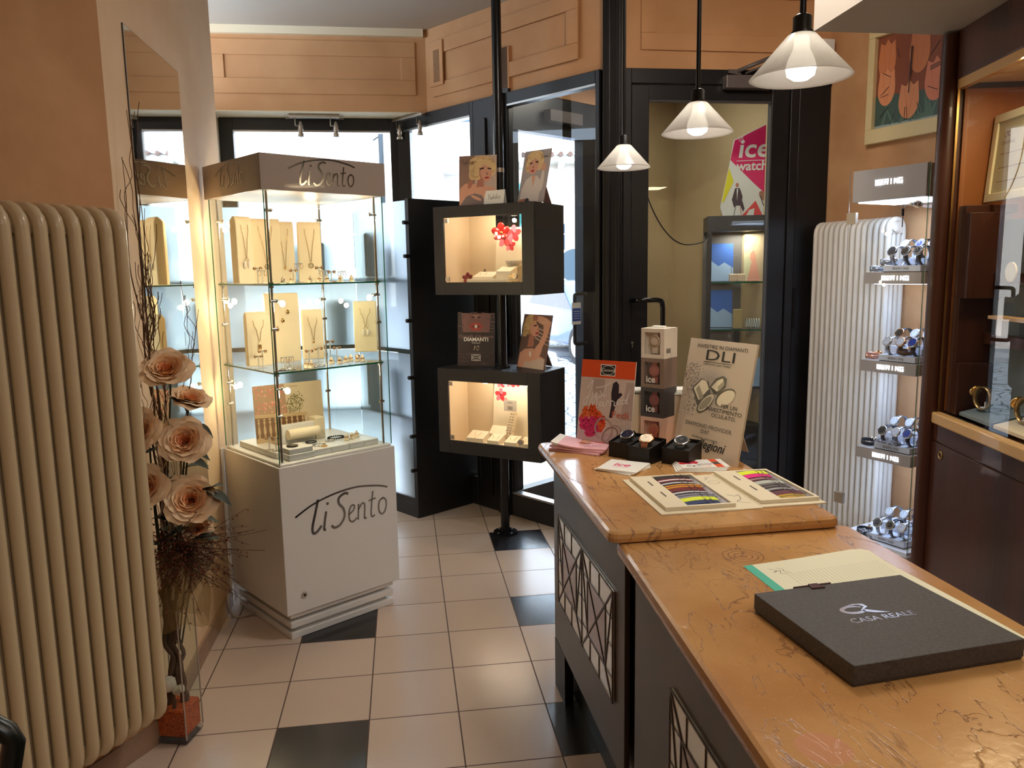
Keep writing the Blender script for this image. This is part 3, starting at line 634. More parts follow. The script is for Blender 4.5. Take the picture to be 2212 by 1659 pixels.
for i, (px, yl, hh, st_) in enumerate([(558, .22, .06, 0), (567, .24, .08, 0), (615, .16, .05, 1), (625, .16, .05, 1), (668, .26, .06, 0), (688, .24, .07, 0), (714, .22, .1, 0), (728, .2, .07, 0)]):
    put_ear(Sx(px, 770, yl), yl, zs, 'gold earrings on a stand, %s of eight, lower showcase shelf' % ORD[i], 'earring stands on the lower shelf', ringm, hh, st_)
blkb = mat('black_beads', c(18, 18, 20), .2)
for px, yl, r, m_, lb in [(622, .09, .034, silver, 'thin silver bangle near the front corner of the lower showcase shelf'), (612, .07, .022, blkb, 'black bangle by the front corner of the lower showcase shelf'), (670, .13, .03, gold, 'gold chain bracelet heap at the centre of the lower showcase shelf'), (690, .11, .03, silver, 'silver chain bracelet right of the gold chain heap, lower shelf')]:
    put_brac(Sx(px, 790, yl), yl, zs, lb, 'bracelets in the showcase', r, .0022, m_, 0)
put_brac(Sx(770, 740, .3), .3, zs, 'small round brown medallion standing near the right end, lower shelf', 'bracelets in the showcase', .011, .004, ringm, 0, 1.3, 'medallion')
# base display
zs = .8125
B = MB(); pm = paper
W_, H_ = .34, .30; PW = W_
skc = mat('print_beige', c(214, 194, 160), .6); B.prism([(0, 0), (W_, 0), (W_, H_), (0, H_)], -.006, 0, skc)
pk = [mat('print_pink', c(226, 120, 104), .6), mat('print_pale_pink', c(238, 170, 150), .6), mat('print_wall', c(176, 140, 108), .6)]
B.prism([(0, .0), (.17, .0), (.15, H_), (0, H_)], 0, .0004, pk[2]); rnd = random.Random(3)
for i in range(110): B.ell(rnd.uniform(.005, .15), rnd.choice((rnd.uniform(.16, .22), rnd.uniform(.24, .295))), rnd.uniform(.002, .0055), rnd.uniform(.002, .005), pk[rnd.choice((0, 0, 1))], .0008+i*.000004, 6)
gr = [mat('print_leaf', c(88, 84, 40), .6), mat('print_leaf_light', c(136, 128, 70), .6)]
for i in range(170):
    a, rr = rnd.uniform(0, 2*pi), rnd.random()**.5; B.ell(.20+.042*rr*cos(a)+.012*rr*sin(a), .20+.055*rr*sin(a), .0045, .002, gr[i % 2], .0015+i*.000003, 5, rnd.uniform(0, 3))
bal = mat('print_stone', c(204, 172, 128), .6); bald = mat('print_stone_shadow', c(120, 82, 52), .6)
B.prism([(0, .05), (.24, .05), (.24, .148), (0, .16)], .002, .0022, bald); B.prism([(0, .148), (.255, .136), (.255, .152), (0, .166)], .0024, .0032, bal); B.prism([(0, .02), (.25, .02), (.25, .05), (0, .05)], .0024, .003, bal)
for i in range(9):
    x = .015+i*.027; B.poly([(x-.007, .05), (x+.007, .05), (x+.0025, .062), (x+.0072, .078), (x+.006, .095), (x+.0022, .115), (x+.0065, .125), (x+.002, .132), (x+.007, .142), (x-.007, .142), (x-.002, .132), (x-.0065, .125), (x-.0022, .115), (x-.006, .095), (x-.0072, .078), (x-.0025, .062)], bal, .0026)
B.text('MILANO', .010, bald, .18, .28, .0006)
bx = Sx(552, 900, .36); o = B.build('backdrop_picture', loc=SP(bx, .36, zs+.0005), rot=(radians(86), 0, SA-.12)); tag(o, 'pale backdrop picture of a stone balustrade with pink blossom inside the showcase base', 'picture')
def tray(x0, y0, x1, y1, z0, z1, lb, m_=white):
    B = MB(); B.rbox(x0, y0, z0, x1, y1, z1, m_, .002); o = B.build('display_block', loc=SP(0, 0, 0), rot=(0, 0, SA)); tag(o, lb, 'display block', 'white display blocks in the showcase base'); return o
tr = [('low white tray block at the left end of the showcase base', .05, .12, .13, .50, .028), ('white block at the front corner, lowest of two stacked, showcase base', .07, .035, .195, .16, .028), ('white front block second from the near corner, showcase base', .197, .05, .29, .25, .028), ('white front block in the middle of the row, showcase base', .292, .05, .385, .25, .028), ('white front block next to the rightmost, showcase base', .387, .05, .465, .25, .028), ('rightmost white front block, showcase base', .467, .05, .545, .25, .028)]
for lb, x0, y0, x1, y1, h_ in tr: tray(x0, y0, x1, y1, zs+.0005, zs+h_, lb)
tray(.075, .04, .19, .15, zs+.0285, zs+.052, 'thin white block stacked on the front corner block, showcase base')
tray(.16, .27, .36, .30, zs+.0005, zs+.115, 'upright white block behind the trays in the showcase base')
tray(.33, .26, .38, .33, zs+.0005, zs+.13, 'tall narrow white block right of the bracelet roll', cream)
B = MB(); B.cyl((0, 0, 0), (.16, 0, 0), .024, cream, 20); tag(B.build('bracelet_roll', loc=SP(.17, .235, zs+.075), rot=(0, 0, SA)), 'cream bracelet roll leaning before the balustrade picture', 'bracelet roll')
B = MB(); B.cyl((0, 0, 0), (0, 0, .007), .026, blkb, 24); tag(B.build('bracelet', loc=SP(.115, .09, zs+.0525), rot=(0, 0, SA)), 'flat black bangle on the stacked white block at the front corner', 'bracelet', 'bracelets in the showcase')
for px, py, yl, r, m_, bd, lb in [(690, 965, .12, .03, silver, 0, 'silver bangle lying on white blocks right of the black bangle'), (672, 955, .2, .026, blkb, 0, 'slim black and silver bangle behind the silver bangle'), (725, 935, .2, .04, blkb, 26, 'black beaded bracelet on the white blocks at right'), (712, 940, .16, .02, silver, 14, 'small bracelet of silver beads left of the black beaded bracelet'), (700, 950, .08, .012, gold, 0, 'tiny gold ring lying on the middle white block')]:
    put_brac(Sx(px, py, yl), yl, zs+.028, lb, 'bracelets in the showcase', r, .0042 if bd else .003, m_, bd)
for i, (px, yl) in enumerate([(748, .12), (760, .13), (770, .15)]): put_ring(Sx(px, 930, yl), yl, zs+.028, 'gold ring on pale cone, %s of three, showcase base' % ORD[i], 'ring cones in the base', ringm, 1.1, .032)
for i, (px, yl) in enumerate([(582, .2), (596, .16)]):
    put_ear(Sx(px, 960, yl), yl, zs+(.028), 'cream earring stand, %s of two at the left of the showcase base' % ORD[i], 'earring stands in the base', ringm, .06, 0)
# cable
B = MB(); B.tube(smooth2([(-.905, 3.80, .30), (-.88, 3.72, .22), (-.87, 3.66, .10), (-.85, 3.66, .03), (-.80, 3.70, .012), (-.76, 3.74, .01)], 5), .004, mat('cable_grey', c(168, 150, 130), .5), 6); tag(B.build('power_cable'), 'thin grey power cable hanging behind the showcase plinth', 'cable')
B = MB(); B.box(-.905, 3.865, 0, -.893, 3.89, .80, mat('trunking', c(240, 236, 226), .4)); tag(B.build('cable_trunking'), 'narrow white cable trunking on the wall behind the showcase', 'trunking')
# ---------------------------------------------------------------- spotlight bars over the shop window
satin = mat('satin_nickel', c(176, 164, 150), .35, .9)
sb = thing('spotlight_bar', 'two lamp nickel spotlight bar above the left shop window', 'spotlight', (-.567, 5.80, 2.723), 0, 'spotlight bars over the shop windows')
B = MB(); B.box(-.17, -.03, -.02, .17, .03, 0, satin); B.build('plate', sb, bevel=.003)
B = MB(); B.tube([(-.20, -.03, -.012), (.20, .03, -.02)], .003, satin, 6); B.tube([(-.20, .03, -.02), (.20, -.03, -.012)], .003, satin, 6); B.build('rail', sb)
for q, tl in ((-.13, .04), (.11, .04)):
    B = MB(); B.tube([(q, -.02, -.02), (q, -.02, -.075), (q+.02, -.02, -.075)], .004, satin, 6); a = B.build('arm', sb)
    B = MB(Matrix.Translation((q+.035, -.02, -.045))); B.lathe([(0, 0), (.008, -.005), (.017, -.035), (.018, -.06), (.012, -.078), (.018, -.085), (.023, -.105), (.019, -.105), (0, -.09)], satin, 18); B.build('spot_head', a)
c2 = G(919, 243, 2.72)
q = S2(.14, -.045); sb2 = dup(sb, (q[0], q[1], 2.722), math.atan2(D2.y, D2.x), 'two lamp nickel spotlight bar at the window bend, left of the black pole')
# ---------------------------------------------------------------- wall mirror
mir = mat('mirror', (.82, .82, .80, 1), .02, 1)
mo = thing('wall_mirror', 'tall frameless mirror on the left wall behind the flower arrangement', 'mirror', (-.908, 3.27, 0))
B = MB(); B.box(.001, -.33, .34, .006, .33, 2.48, mir); B.build('mirror_glass', mo)
B = MB(); B.box(.0005, -.333, .337, .004, -.33, 2.483, mat('mirror_edge', c(60, 50, 40), .4)); B.box(.0005, .33, .337, .004, .332, 2.483, MC['mirror_edge']); B.box(.0005, -.333, 2.48, .004, .332, 2.483, MC['mirror_edge']); B.build('edge', mo)
# ---------------------------------------------------------------- radiators
def section(hgt, dep, r, m_, tubes=4):
    B = MB(); yy = [-dep/2+dep*i/(tubes-1) for i in range(tubes)]
    a = dep/2
    top = [(0, -a, .05)]+[(0, -a, hgt*k/8) for k in range(1, 8)]+[(0, -a, hgt-.055), (0, -a*.92, hgt-.03), (0, -a*.7, hgt-.012), (0, -a*.35, hgt-.002), (0, 0, hgt), (0, a*.35, hgt-.002), (0, a*.7, hgt-.012), (0, a*.92, hgt-.03), (0, a, hgt-.055)]+[(0, a, hgt*k/8) for k in range(7, 0, -1)]+[(0, a, .05), (0, a*.92, .028), (0, a*.7, .01), (0, a*.3, .001), (0, -a*.3, .001), (0, -a*.7, .01), (0, -a*.92, .028)]
    B.tube(top, r, m_, 10, closed=True, up=(1, 0, 0))
    for y in yy[1:-1]: B.cyl((0, y, .02), (0, y, hgt-.012), r*.85, m_, 10, cap=False)
    B.box(-r*.8, -a*.8, hgt-.07, r*.8, a*.8, hgt-.015, m_); B.box(-r*.8, -a*.8, .012, r*.8, a*.8, .06, m_)
    B.cyl((-r*1.45, -a*.5, hgt-.045), (r*1.45, -a*.5, hgt-.045), .018, m_, 10); B.cyl((-r*1.45, -a*.5, .045), (r*1.45, -a*.5, .045), .018, m_, 10)
    return B
def radiator(loc, rz, n, pitch, hgt, dep, r, label, radm=radm):
    t = thing('column_radiator', label, 'radiator', loc, rz)
    first = section(hgt, dep, r, radm).build('section', t)
    for i in range(1, n):
        o = first.copy(); COL.objects.link(o); o.parent = t; o.location = (i*pitch, 0, 0)
    return t
# left: runs along wall_left_near; local x towards the far end
an = radians(30); dn = V((sin(an), cos(an))); nn = V((cos(an), -sin(an)))
p0 = V((-.817, 2.53))-nn*.07-dn*.0215
nse = 11; st0 = p0-dn*.0515*(nse-1)
radiator((st0.x, st0.y, .205), pi/2-an, nse, .0515, 1.62, .135, .0185, 'tall cream column radiator at the left edge, beside the flower arrangement')
q0 = SR(.10, -.10)
radiator((q0[0], q0[1], .14), radians(-75), 14, .0385, 1.72, .10, .0155, 'tall cream column radiator on the right wall behind the lit watch display', mat('radiator_white_enamel', c(224, 218, 208), .35, coat=.2))
# radiator feet/valve
# ---------------------------------------------------------------- black bent metal tube at lower left (chair back)
B = MB(); q1 = C0+ray(58, 1586)*1.0; q0_ = C0+ray(-160, 1490)*1.0; q2 = q1+V((-.035, .0, -.16)); q3 = q1+V((-.06, -.01, -.60))
ch = thing('metal_chair', 'black metal chair back corner at the lower left edge before the radiator', 'chair', (q1.x-.2, q1.y, 0))
B = MB(Matrix.Translation((-(q1.x-.2), -q1.y, 0)))
q3 = V((q1.x-.26, q1.y, 0.0)); B.tube([tuple(q0_), tuple(q1+V((-.022, 0, .004))), tuple(q1+V((-.016, 0, -.008))), tuple(q3)], .0135, mat('dark_green_metal', c(14, 20, 17), .3), 14); B.build('back_frame', ch)
# ---------------------------------------------------------------- black pole with two display boxes
pb = mat('matt_black_laminate', c(34, 30, 30), .5); 
PX, PY = .585, 4.69
t = thing('floor_to_ceiling_pole', 'black floor to ceiling metal pole carrying two display boxes', 'pole', (PX, PY, 0))
pm_ = mat('pole_black', c(16, 16, 17), .25)
for za, zb in ((0, .519), (1.046, 1.489), (2.011, CZ)):
    B = MB(); B.cyl((0, 0, za), (0, 0, zb), .028, pm_, 24)
    if za: B.cyl((0, 0, za), (0, 0, za+.008), .05, pm_, 24)
    B.build('pole', t)
B = MB(); B.cyl((0, 0, 0), (0, 0, .010), .075, MC['pole_black'], 32); B.cyl((0, 0, .01), (0, 0, .03), .036, MC['pole_black'], 24); B.build('floor_flange', t, bevel=.002)
for q in range(4):
    a = q*pi/2+.6; B = MB(); B.cyl((.058*cos(a), .058*sin(a), .01), (.058*cos(a), .058*sin(a), .014), .006, steel, 8); B.build('screw', t)
B = MB(); B.cyl((0, 0, 2.20), (0, 0, 2.225), .031, satin, 24); B.build('collar', t)
def pole_box(Rc, ang, W_, D_, z0, z1, fx, fz, label, nm):
    """front right corner Rc; local origin front-left bottom, x along the front"""
    d = V((cos(ang), sin(ang))); n = V((-d.y, d.x)); L_ = V(Rc)-d*W_
    t = thing('display_box', label, 'display box', (L_.x, L_.y, z0), ang, 'black display boxes on the pole'); h = z1-z0; B = MB()
    inner = mat('box_inside_cream', c(224, 204, 172), .6)
    B.box(0, 0, 0, W_, D_, .02, pb); B.box(0, 0, h-.02, W_, D_, h, pb); B.box(0, 0, .02, .02, D_, h-.02, pb); B.box(W_-.02, 0, .02, W_, D_, h-.02, pb)
    B.build('carcass', t)
    B = MB(); x0, x1 = fx; a0, a1 = fz
    B.box(0, -.018, 0, x0, -.001, h, pb); B.box(x1, -.018, 0, W_, -.001, h, pb); B.box(x0, -.018, 0, x1, -.001, a0, pb); B.box(x0, -.018, a1, x1, -.001, h, pb); B.build('front_frame', t, bevel=.002)
    B = MB(); B.box(.02, .022, .02, .024, D_-.02, h-.02, inner); B.box(W_-.024, .022, .02, W_-.02, D_-.02, h-.02, inner); B.box(.02, .022, .02, W_-.02, D_-.02, .024, inner); B.box(.02, .022, h-.024, W_-.02, D_-.02, h-.02, inner); B.box(.02, D_-.024, .02, .22, D_-.02, h-.02, inner)
    B.box(W_-.14, D_-.024, .02, W_-.02, D_-.02, h-.02, inner); B.build('lining', t)
    B = MB(); B.box(.22, D_-.008, .02, W_-.14, D_-.004, h-.02, glass); B.build('back_glass', t)
    B = MB(); B.box(x0+.003, -.012, a0+.003, x1-.003, -.007, a1-.003, glass); dr = B.build('glass_door', t)
    B = MB(); B.box(x0+.003, -.014, a1-.03, x0+.03, -.004, a1-.006, satin); B.box(x0+.003, -.014, a0+.006, x0+.03, -.004, a0+.03, satin); B.build('hinge', dr)
    B = MB(); B.cyl((x1-.045, -.012, a0+.035), (x1-.045, -.032, a0+.035), .016, satin, 18)
    if nm: B.box(x1-.08, -.034, a0+.031, x1-.04, -.031, a0+.039, brass)
    B.build('lock', dr)
    for k in range(3):
        lx = W_*(.35+.2*k); B = MB(); B.cyl((lx, D_*.45, h-.03), (lx, D_*.45, h-.024), .028, satin, 20); lo = B.build('downlight', t)
        B = MB(); B.cyl((lx, D_*.45, h-.032), (lx, D_*.45, h-.0305), .02, mat('puck_bulb', c(255), .3, emit=(1, .88, .66, 1), es=25), 16); B.build('bulb', lo)
        q = L_+d*lx+n*D_*.45; light('POINT', 'display_box_lamp', (q.x, q.y, z1-.06), 1.0, (1, .84, .64), .015)
    return t, L_, d, n, z0
U1 = pole_box((.75, 4.40), radians(-37), .68, .37, 1.49, 2.01, (.07, .60), (.075, .455), 'upper black display box on the pole, lit from inside, with brass key lock', 1)
U2 = pole_box((.77, 4.37), radians(-37), .71, .31, .52, 1.045, (.075, .625), (.08, .45), 'lower black display box on the pole, lit from inside', 0)
def inbox(u, x, y, z=0): t, L_, d, n, z0 = u; q = L_+d*x+n*y; return (q.x, q.y, z0+z)
BA = radians(-37); ivory = mat('ivory_card', c(238, 226, 200), .55)
def ib(u, x0, y0, z0, x1, y1, z1, lab, m_=ivory, slope=0, rz=0, grp='ivory display steps in the pole boxes'):
    B = MB(); cx_, cy_ = (x0+x1)/2, (y0+y1)/2; w_, d_, h_ = (x1-x0)/2, (y1-y0)/2, z1-z0
    if slope:
        B.add([(-w_, -d_, 0), (w_, -d_, 0), (w_, d_, 0), (-w_, d_, 0), (-w_, -d_, h_*(1-slope)), (w_, -d_, h_*(1-slope)), (w_, d_, h_), (-w_, d_, h_)], [(0, 3, 2, 1), (4, 5, 6, 7), (0, 1, 5, 4), (1, 2, 6, 5), (2, 3, 7, 6), (3, 0, 4, 7)], m_)
    else: B.rbox(-w_, -d_, 0, w_, d_, h_, m_, .002)
    o = B.build('jewellery_block', loc=inbox(u, cx_, cy_, z0), rot=(0, 0, BA+rz)); tag(o, lab, 'display block', grp); return o
def inneck(u, x, y, z, lab, h=.07):
    t = thing('necklace', lab, 'necklace', inbox(u, x, y, z), BA, 'necklaces in the pole boxes'); B = MB(); B.tube(smooth2([(-.025, .02, .0), (-.012, 0, -.015), (0, -.02, -.028), (.012, 0, -.015), (.025, .02, 0)], 5), .001, gold, 5); B.build('chain', t)
    B = MB(); B.sph((0, -.024, -.03), .005, gold, 8); B.build('pendant', t); return t
# upper box contents
ib(U1, .10, .05, .0245, .62, .20, .062, 'long ivory base step in the upper pole box'); ib(U1, .17, .07, .0625, .45, .19, .092, 'second ivory step on the long base step, upper box')
ib(U1, .20, .09, .0925, .34, .18, .135, 'sloped ivory stand on the second step, upper box', slope=.7); ib(U1, .36, .10, .0925, .46, .18, .165, 'taller sloped ivory stand in the middle of the upper box', slope=.4)
ib(U1, .55, .06, .0625, .62, .16, .14, 'small sloped ivory stand at the right end of the upper box', slope=.5)
def orchid_card(u, x, y, z, w_, h_, lab, fl):
    B = MB(); B.box(0, 0, 0, w_, .004, h_, ivory); B.M = frame((0, -.0004, 0), (1, 0, 0), (0, 0, 1)); rr = random.Random(int(w_*1000))
    rc = [mat('orchid_red', c(200, 50, 60), .5), mat('orchid_pink', c(232, 120, 140), .5), mat('orchid_dark', c(140, 26, 44), .5)]
    for fx, fy, s in fl:
        for k in range(5): a = 2*pi*k/5+.3; B.ell(fx+s*.55*cos(a), fy+s*.55*sin(a), s*.55, s*.38, rc[k % 2], .0004+k*.0001, 14, a)
        B.ell(fx, fy, s*.2, s*.2, rc[2], .0012, 10)
    B.stroke([(.01, h_*.8), (w_*.25, h_*.93), (w_*.5, h_*.9), (w_*.62, h_*.72)], .002, mat('orchid_stem', c(120, 96, 60), .6), .0002)
    script_yukiko(B, w_*.62, h_*.77, .042, ink, .0006)
    for k, ww in enumerate((.06, .08, .09, .07)): B.prism([(w_*.72, h_*.62-k*.018), (w_*.72+ww, h_*.62-k*.018), (w_*.72+ww, h_*.62-k*.018+.0015), (w_*.72, h_*.62-k*.018+.0015)], .0002, .0004, mat('grey_print', c(120, 112, 104), .6))
    o = B.build('orchid_card', loc=inbox(u, x, y, z), rot=(radians(-6), 0, BA)); tag(o, lab, 'backdrop card'); return o
orchid_card(U1, .255, .26, .0245, .38, .38, 'backdrop card with an orchid print standing in the upper pole box', [(.06, .31, .05), (.12, .34, .05), (.10, .27, .035)])
orchid_card(U2, .23, .24, .0245, .42, .42, 'backdrop card with orchid branch and lettering in the lower pole box', [(.05, .39, .035), (.12, .40, .04), (.16, .395, .03), (.05, .31, .04), (.09, .27, .022)])
redm = mat('red_glass_flower', c(200, 40, 34), .15, trans=.5)
def flower3(loc, r, lab, m1, name='silk_flower', n=5):
    B = MB(); 
    for k in range(n):
        a = 2*pi*k/n+.4; Mx = Matrix.Rotation(a, 4, 'Z') @ Matrix.Rotation(radians(-25), 4, 'Y'); B.M = Mx; B.sph((r*.55, 0, 0), r*.55, m1, 12, sy=.75, sz=.16)
    B.M = Matrix.Identity(4); B.sph((0, 0, 0), r*.22, brass, 8); o = B.build(name, loc=loc, rot=(radians(70), 0, BA+.2)); tag(o, lab, 'flower'); return o
flower3(inbox(U1, .335, .22, .365), .06, 'red glass blossom hanging before the card in the upper pole box', redm)
flower3(inbox(U1, .145, .13, .095), .035, 'dark red silk flower at the left of the upper pole box', mat('crimson_silk', c(120, 20, 36), .7))
B = MB(); B.add([(0, 0, 0), (.05, 0, 0), (.03, .0, .06), (0, .01, 0), (.05, .01, 0), (.03, .01, .06)], [(0, 1, 2), (5, 4, 3), (0, 3, 4, 1), (1, 4, 5, 2), (2, 5, 3, 0)], mat('grey_leaf', c(110, 98, 86), .6)); tag(B.build('leaf', loc=inbox(U1, .19, .20, .0925), rot=(0, 0, BA)), 'grey leaf point behind the dark red silk flower', 'leaf')
B = MB(); B.lathe([(0, 0), (.03, 0), (.03, .004), (.012, .012), (.010, .06), (.012, .075), (.045, .11), (.052, .135), (.048, .135), (0, .10)], mat('pale_glass', c(236, 228, 210), .1, trans=.5), 24); tag(B.build('glass_goblet', loc=inbox(U1, .42, .215, .0635)), 'pale glass goblet in front of the orchid card, upper pole box', 'goblet')
B = MB(); B.tube([(.004*sin(i*1.9), 0, .012*i) for i in range(19)], [.006-.002*(i % 2) for i in range(19)], pearl, 7); tag(B.build('pearl_strand', loc=inbox(U1, .525, .18, .075), rot=(0, 0, BA)), 'vertical pearl strand hanging in the upper pole box', 'pearl strand')
for i, (x, y, z) in enumerate([(.25, .12, .128), (.33, .15, .125), (.41, .13, .15)]): put = inneck(U1, x, y, z, 'fine gold chain on the %s ivory stand of the upper pole box' % ('left', 'middle', 'taller')[i])
for i, x in enumerate((.47, .495, .52)):
    B = MB(); B.sph((0, 0, .007), .0065, mat('dark_stone', c(60, 44, 40), .2), 10, sz=1.0); B.tube([(.008*cos(a), .004, .008+.008*sin(a)) for a in [2*pi*k/14 for k in range(14)]], .001, gold, 5, closed=True); tag(B.build('ring', loc=inbox(U1, x, .11-.01*i, .0625)), '%s of three small dark stone rings lying in the upper pole box' % ('leftmost', 'middle', 'rightmost')[i], 'ring', 'stone rings in the upper pole box')
# lower box contents
ib(U2, .12, .045, .0245, .66, .21, .06, 'long ivory base step in the lower pole box')
lw = [(.15, .27, 'leftmost', .06), (.30, .38, 'second from left', .05), (.42, .50, 'third from left', .05), (.52, .60, 'rightmost front', .05)]
for x0, x1, nm, h_ in lw:
    ib(U2, x0, .06, .0605, x1, .14, .0605+h_, 'sloped ivory jewellery stand, %s in the lower pole box' % nm, slope=.55); inneck(U2, (x0+x1)/2, .09, .0605+h_*.95, 'fine gold chain on the %s stand of the lower pole box' % nm)
ib(U2, .26, .15, .0605, .38, .20, .15, 'tall sloped ivory stand at the back left of the lower box', slope=.5); ib(U2, .58, .15, .0605, .66, .20, .14, 'tall sloped ivory stand at the back right of the lower box', slope=.5)
B = MB()
for k in range(11):
    z = .008+k*.016; w_ = .05-.0012*k
    B.box(-w_/2, -.0+.006*k, z-.008, w_/2, .006*k+.03, z+.006, ivory); B.box(-w_*.3, .006*k-.0012, z-.002, -w_*.1, .006*k, z+.002, gold); B.box(w_*.15, .006*k-.0012, z-.002, w_*.35, .006*k, z+.002, gold)
tag(B.build('earring_ladder', loc=inbox(U2, .39, .145, .0605), rot=(0, 0, BA-.15)), 'tall stepped ivory ladder stand holding rows of tiny earrings, lower box', 'earring stand')
B = MB(); B.box(-.045, 0, 0, .045, .003, .07, mat('grey_card', c(205, 196, 184), .6)); B.M = frame((0, -.0006, 0), (1, 0, 0), (0, 0, 1)); script_yukiko(B, -.02, .05, .013, ink, 0)
for k in range(3): B.prism([(-.018, .028-k*.008), (.018, .028-k*.008), (.018, .030-k*.008), (-.018, .030-k*.008)], 0, .0003, ink)
tag(B.build('info_card', loc=inbox(U2, .385, .205, .245), rot=(0, 0, BA)), 'small grey lettered card above the earring ladder in the lower pole box', 'card')
# cards standing on the boxes
hair = mat('print_blond', c(222, 188, 136), .6); hair2 = mat('print_blond_shadow', c(176, 128, 84), .6); skin = mat('print_skin', c(214, 158, 132), .6); skin2 = mat('print_skin_shade', c(176, 116, 96), .6); lipm = mat('print_lips', c(168, 44, 52), .5); lash = mat('print_lash', c(60, 36, 32), .6); gown = mat('print_grey_cloth', c(128, 112, 110), .6); bgp = mat('print_room', c(150, 118, 104), .6); bgl = mat('print_room_light', c(196, 172, 158), .6); blouse = mat('print_blouse', c(214, 202, 194), .6)
def portrait(B, w_, h_, kind):
    """photo print drawn in the card plane, card units 1 x 1.55 scaled by w_"""
    s = w_; T = h_/w_
    vy = (h_/w_)/(1.50, 1.78, 1.60)[kind]
    def e(x, y, rx, ry, m_, z, rot=0):
        pts = []
        for i_ in range(22):
            a_ = 2*pi*i_/22; u1, v1 = rx*cos(a_), ry*sin(a_); pts.append((min(.995, max(.005, x+u1*cos(rot)-v1*sin(rot)))*s, (y+u1*sin(rot)+v1*cos(rot))*vy*s))
        B.poly(pts, m_, z*.0001)
    def curls(cx_, cy_, rx_, ry_, n_, z):
        q = random.Random(int(cx_*999)+kind)
        for i_ in range(n_):
            a_ = q.uniform(0, 6.28); r_ = q.uniform(.35, .95); x_, y_ = cx_+rx_*r_*cos(a_), cy_+ry_*r_*sin(a_); b_ = a_+1.6; l_ = q.uniform(.05, .11)
            B.stroke([(x_*s, y_*vy*s), ((x_+l_*.5*cos(b_))*s, (y_+l_*.5*sin(b_))*vy*s), ((x_+l_*cos(b_+.7))*s, (y_+l_*sin(b_+.7))*vy*s)], .012*s, hair2 if i_ % 2 else mat('print_blond_light', c(240, 216, 170), .6), (z+i_*.02)*.0001, 3)
    def pg(pts, m_, z): B.poly([(a*s, min(b_*vy, T)*s) for a, b_ in pts], m_, z*.0001)
    if kind == 0:
        pg([(.42, .0), (1, 0), (1, T/vy), (.42, T/vy)], bgl, 1); pg([(0, T*.45), (.35, T*.5), (.35, T*.62), (0, T*.6)], bgp, 2)
        pg([(.02, 0), (.0, .25), (.03, .52), (.16, .66), (.34, .66), (.52, .62), (.68, .60), (.92, .52), (.99, .40), (.99, 0)], skin, 4)
        pg([(.02, .0), (.2, .28), (.42, .36), (.60, .30), (.75, .0)], gown, 6); e(.46, .22, .16, .045, skin, 8, -.5); e(.30, .66, .06, .16, skin2, 8, -.25); pg([(.46, .55), (.66, .55), (.66, .82), (.50, .82)], skin2, 5)
        e(.62, 1.12, .36, .34, hair2, 9); e(.44, 1.05, .17, .30, hair, 10, .2); e(.60, 1.28, .34, .20, hair, 10); e(.86, 1.12, .13, .26, hair, 10); e(.36, .92, .10, .16, hair, 10)
        curls(.44, 1.05, .16, .28, 26, 10.2); curls(.6, 1.28, .32, .18, 30, 10.8); curls(.86, 1.12, .12, .24, 18, 11.4); e(.70, .96, .17, .27, skin, 12, .15); e(.62, .93, .07, .2, skin2, 12.2, .15); e(.72, .97, .15, .25, skin, 12.4, .15); e(.70, 1.14, .03, .006, hair2, 14, 0)
        pg([(.55, 1.10), (.66, 1.14), (.67, 1.09), (.56, 1.06)], lash, 14); pg([(.76, 1.12), (.86, 1.10), (.86, 1.06), (.76, 1.08)], lash, 14); pg([(.74, 1.02), (.79, .90), (.72, .90)], skin2, 14); e(.74, .82, .065, .028, lipm, 15, .1); e(.52, 1.22, .14, .10, hair, 16, .5); e(.80, 1.24, .12, .09, hair, 16, -.5)
        script_yukiko(B, .06*s, (T-.22)*s, .11*s, mat('print_grey', c(84, 70, 66), .6), .0018, .08)
    elif kind == 1:
        pg([(0, 0), (1, 0), (1, T/vy), (0, T/vy)], mat('print_wall_grey', c(170, 160, 158), .6), 1)
        pg([(.06, 0), (.08, .45), (.20, .80), (.40, .92), (.60, .90), (.78, .72), (.80, 0)], blouse, 4); pg([(.40, .92), (.55, .90), (.50, .52)], skin, 6)
        e(.42, 1.46, .33, .28, hair2, 8); e(.25, 1.30, .14, .26, hair, 9); e(.64, 1.36, .15, .28, hair, 9); e(.42, 1.58, .30, .18, hair, 9)
        curls(.25, 1.3, .13, .25, 20, 9.2); curls(.64, 1.36, .14, .26, 20, 9.6); curls(.42, 1.56, .28, .16, 26, 10); e(.42, 1.24, .19, .28, skin, 11); pg([(.26, 1.36), (.36, 1.38), (.36, 1.33), (.27, 1.31)], lash, 13); pg([(.47, 1.40), (.57, 1.40), (.57, 1.34), (.47, 1.35)], lash, 13); pg([(.41, 1.30), (.45, 1.17), (.37, 1.17)], skin2, 13); e(.41, 1.08, .06, .04, lipm, 14); e(.34, 1.52, .12, .08, hair, 14, .5); e(.56, 1.52, .10, .09, hair, 14, -.6)
        for k in range(4): e(.82, 1.26-.06*k, .09, .032, skin, 15, -.1)
        e(.82, .72, .07, .36, blouse, 12); pg([(.02, .0), (.05, .14), (.30, .16), (.34, 0)], skin2, 16); e(.36, .10, .08, .07, ink, 17); pg([(.30, .06), (.5, .07), (.5, .03), (.32, .0)], ink, 17)
        script_yukiko(B, .66*s, (T-.26)*s, .10*s, mat('print_grey', c(84, 70, 66), .6), .0018, .08)
    else:
        pg([(0, 0), (1, 0), (1, T/vy), (0, T/vy)], mat('print_dark_silk', c(110, 84, 74), .6), 1)
        for k in range(4): pg([(.5, .9+.1*k), (1, .7+.12*k), (1, .72+.12*k), (.5, .94+.1*k)], bgl, 2)
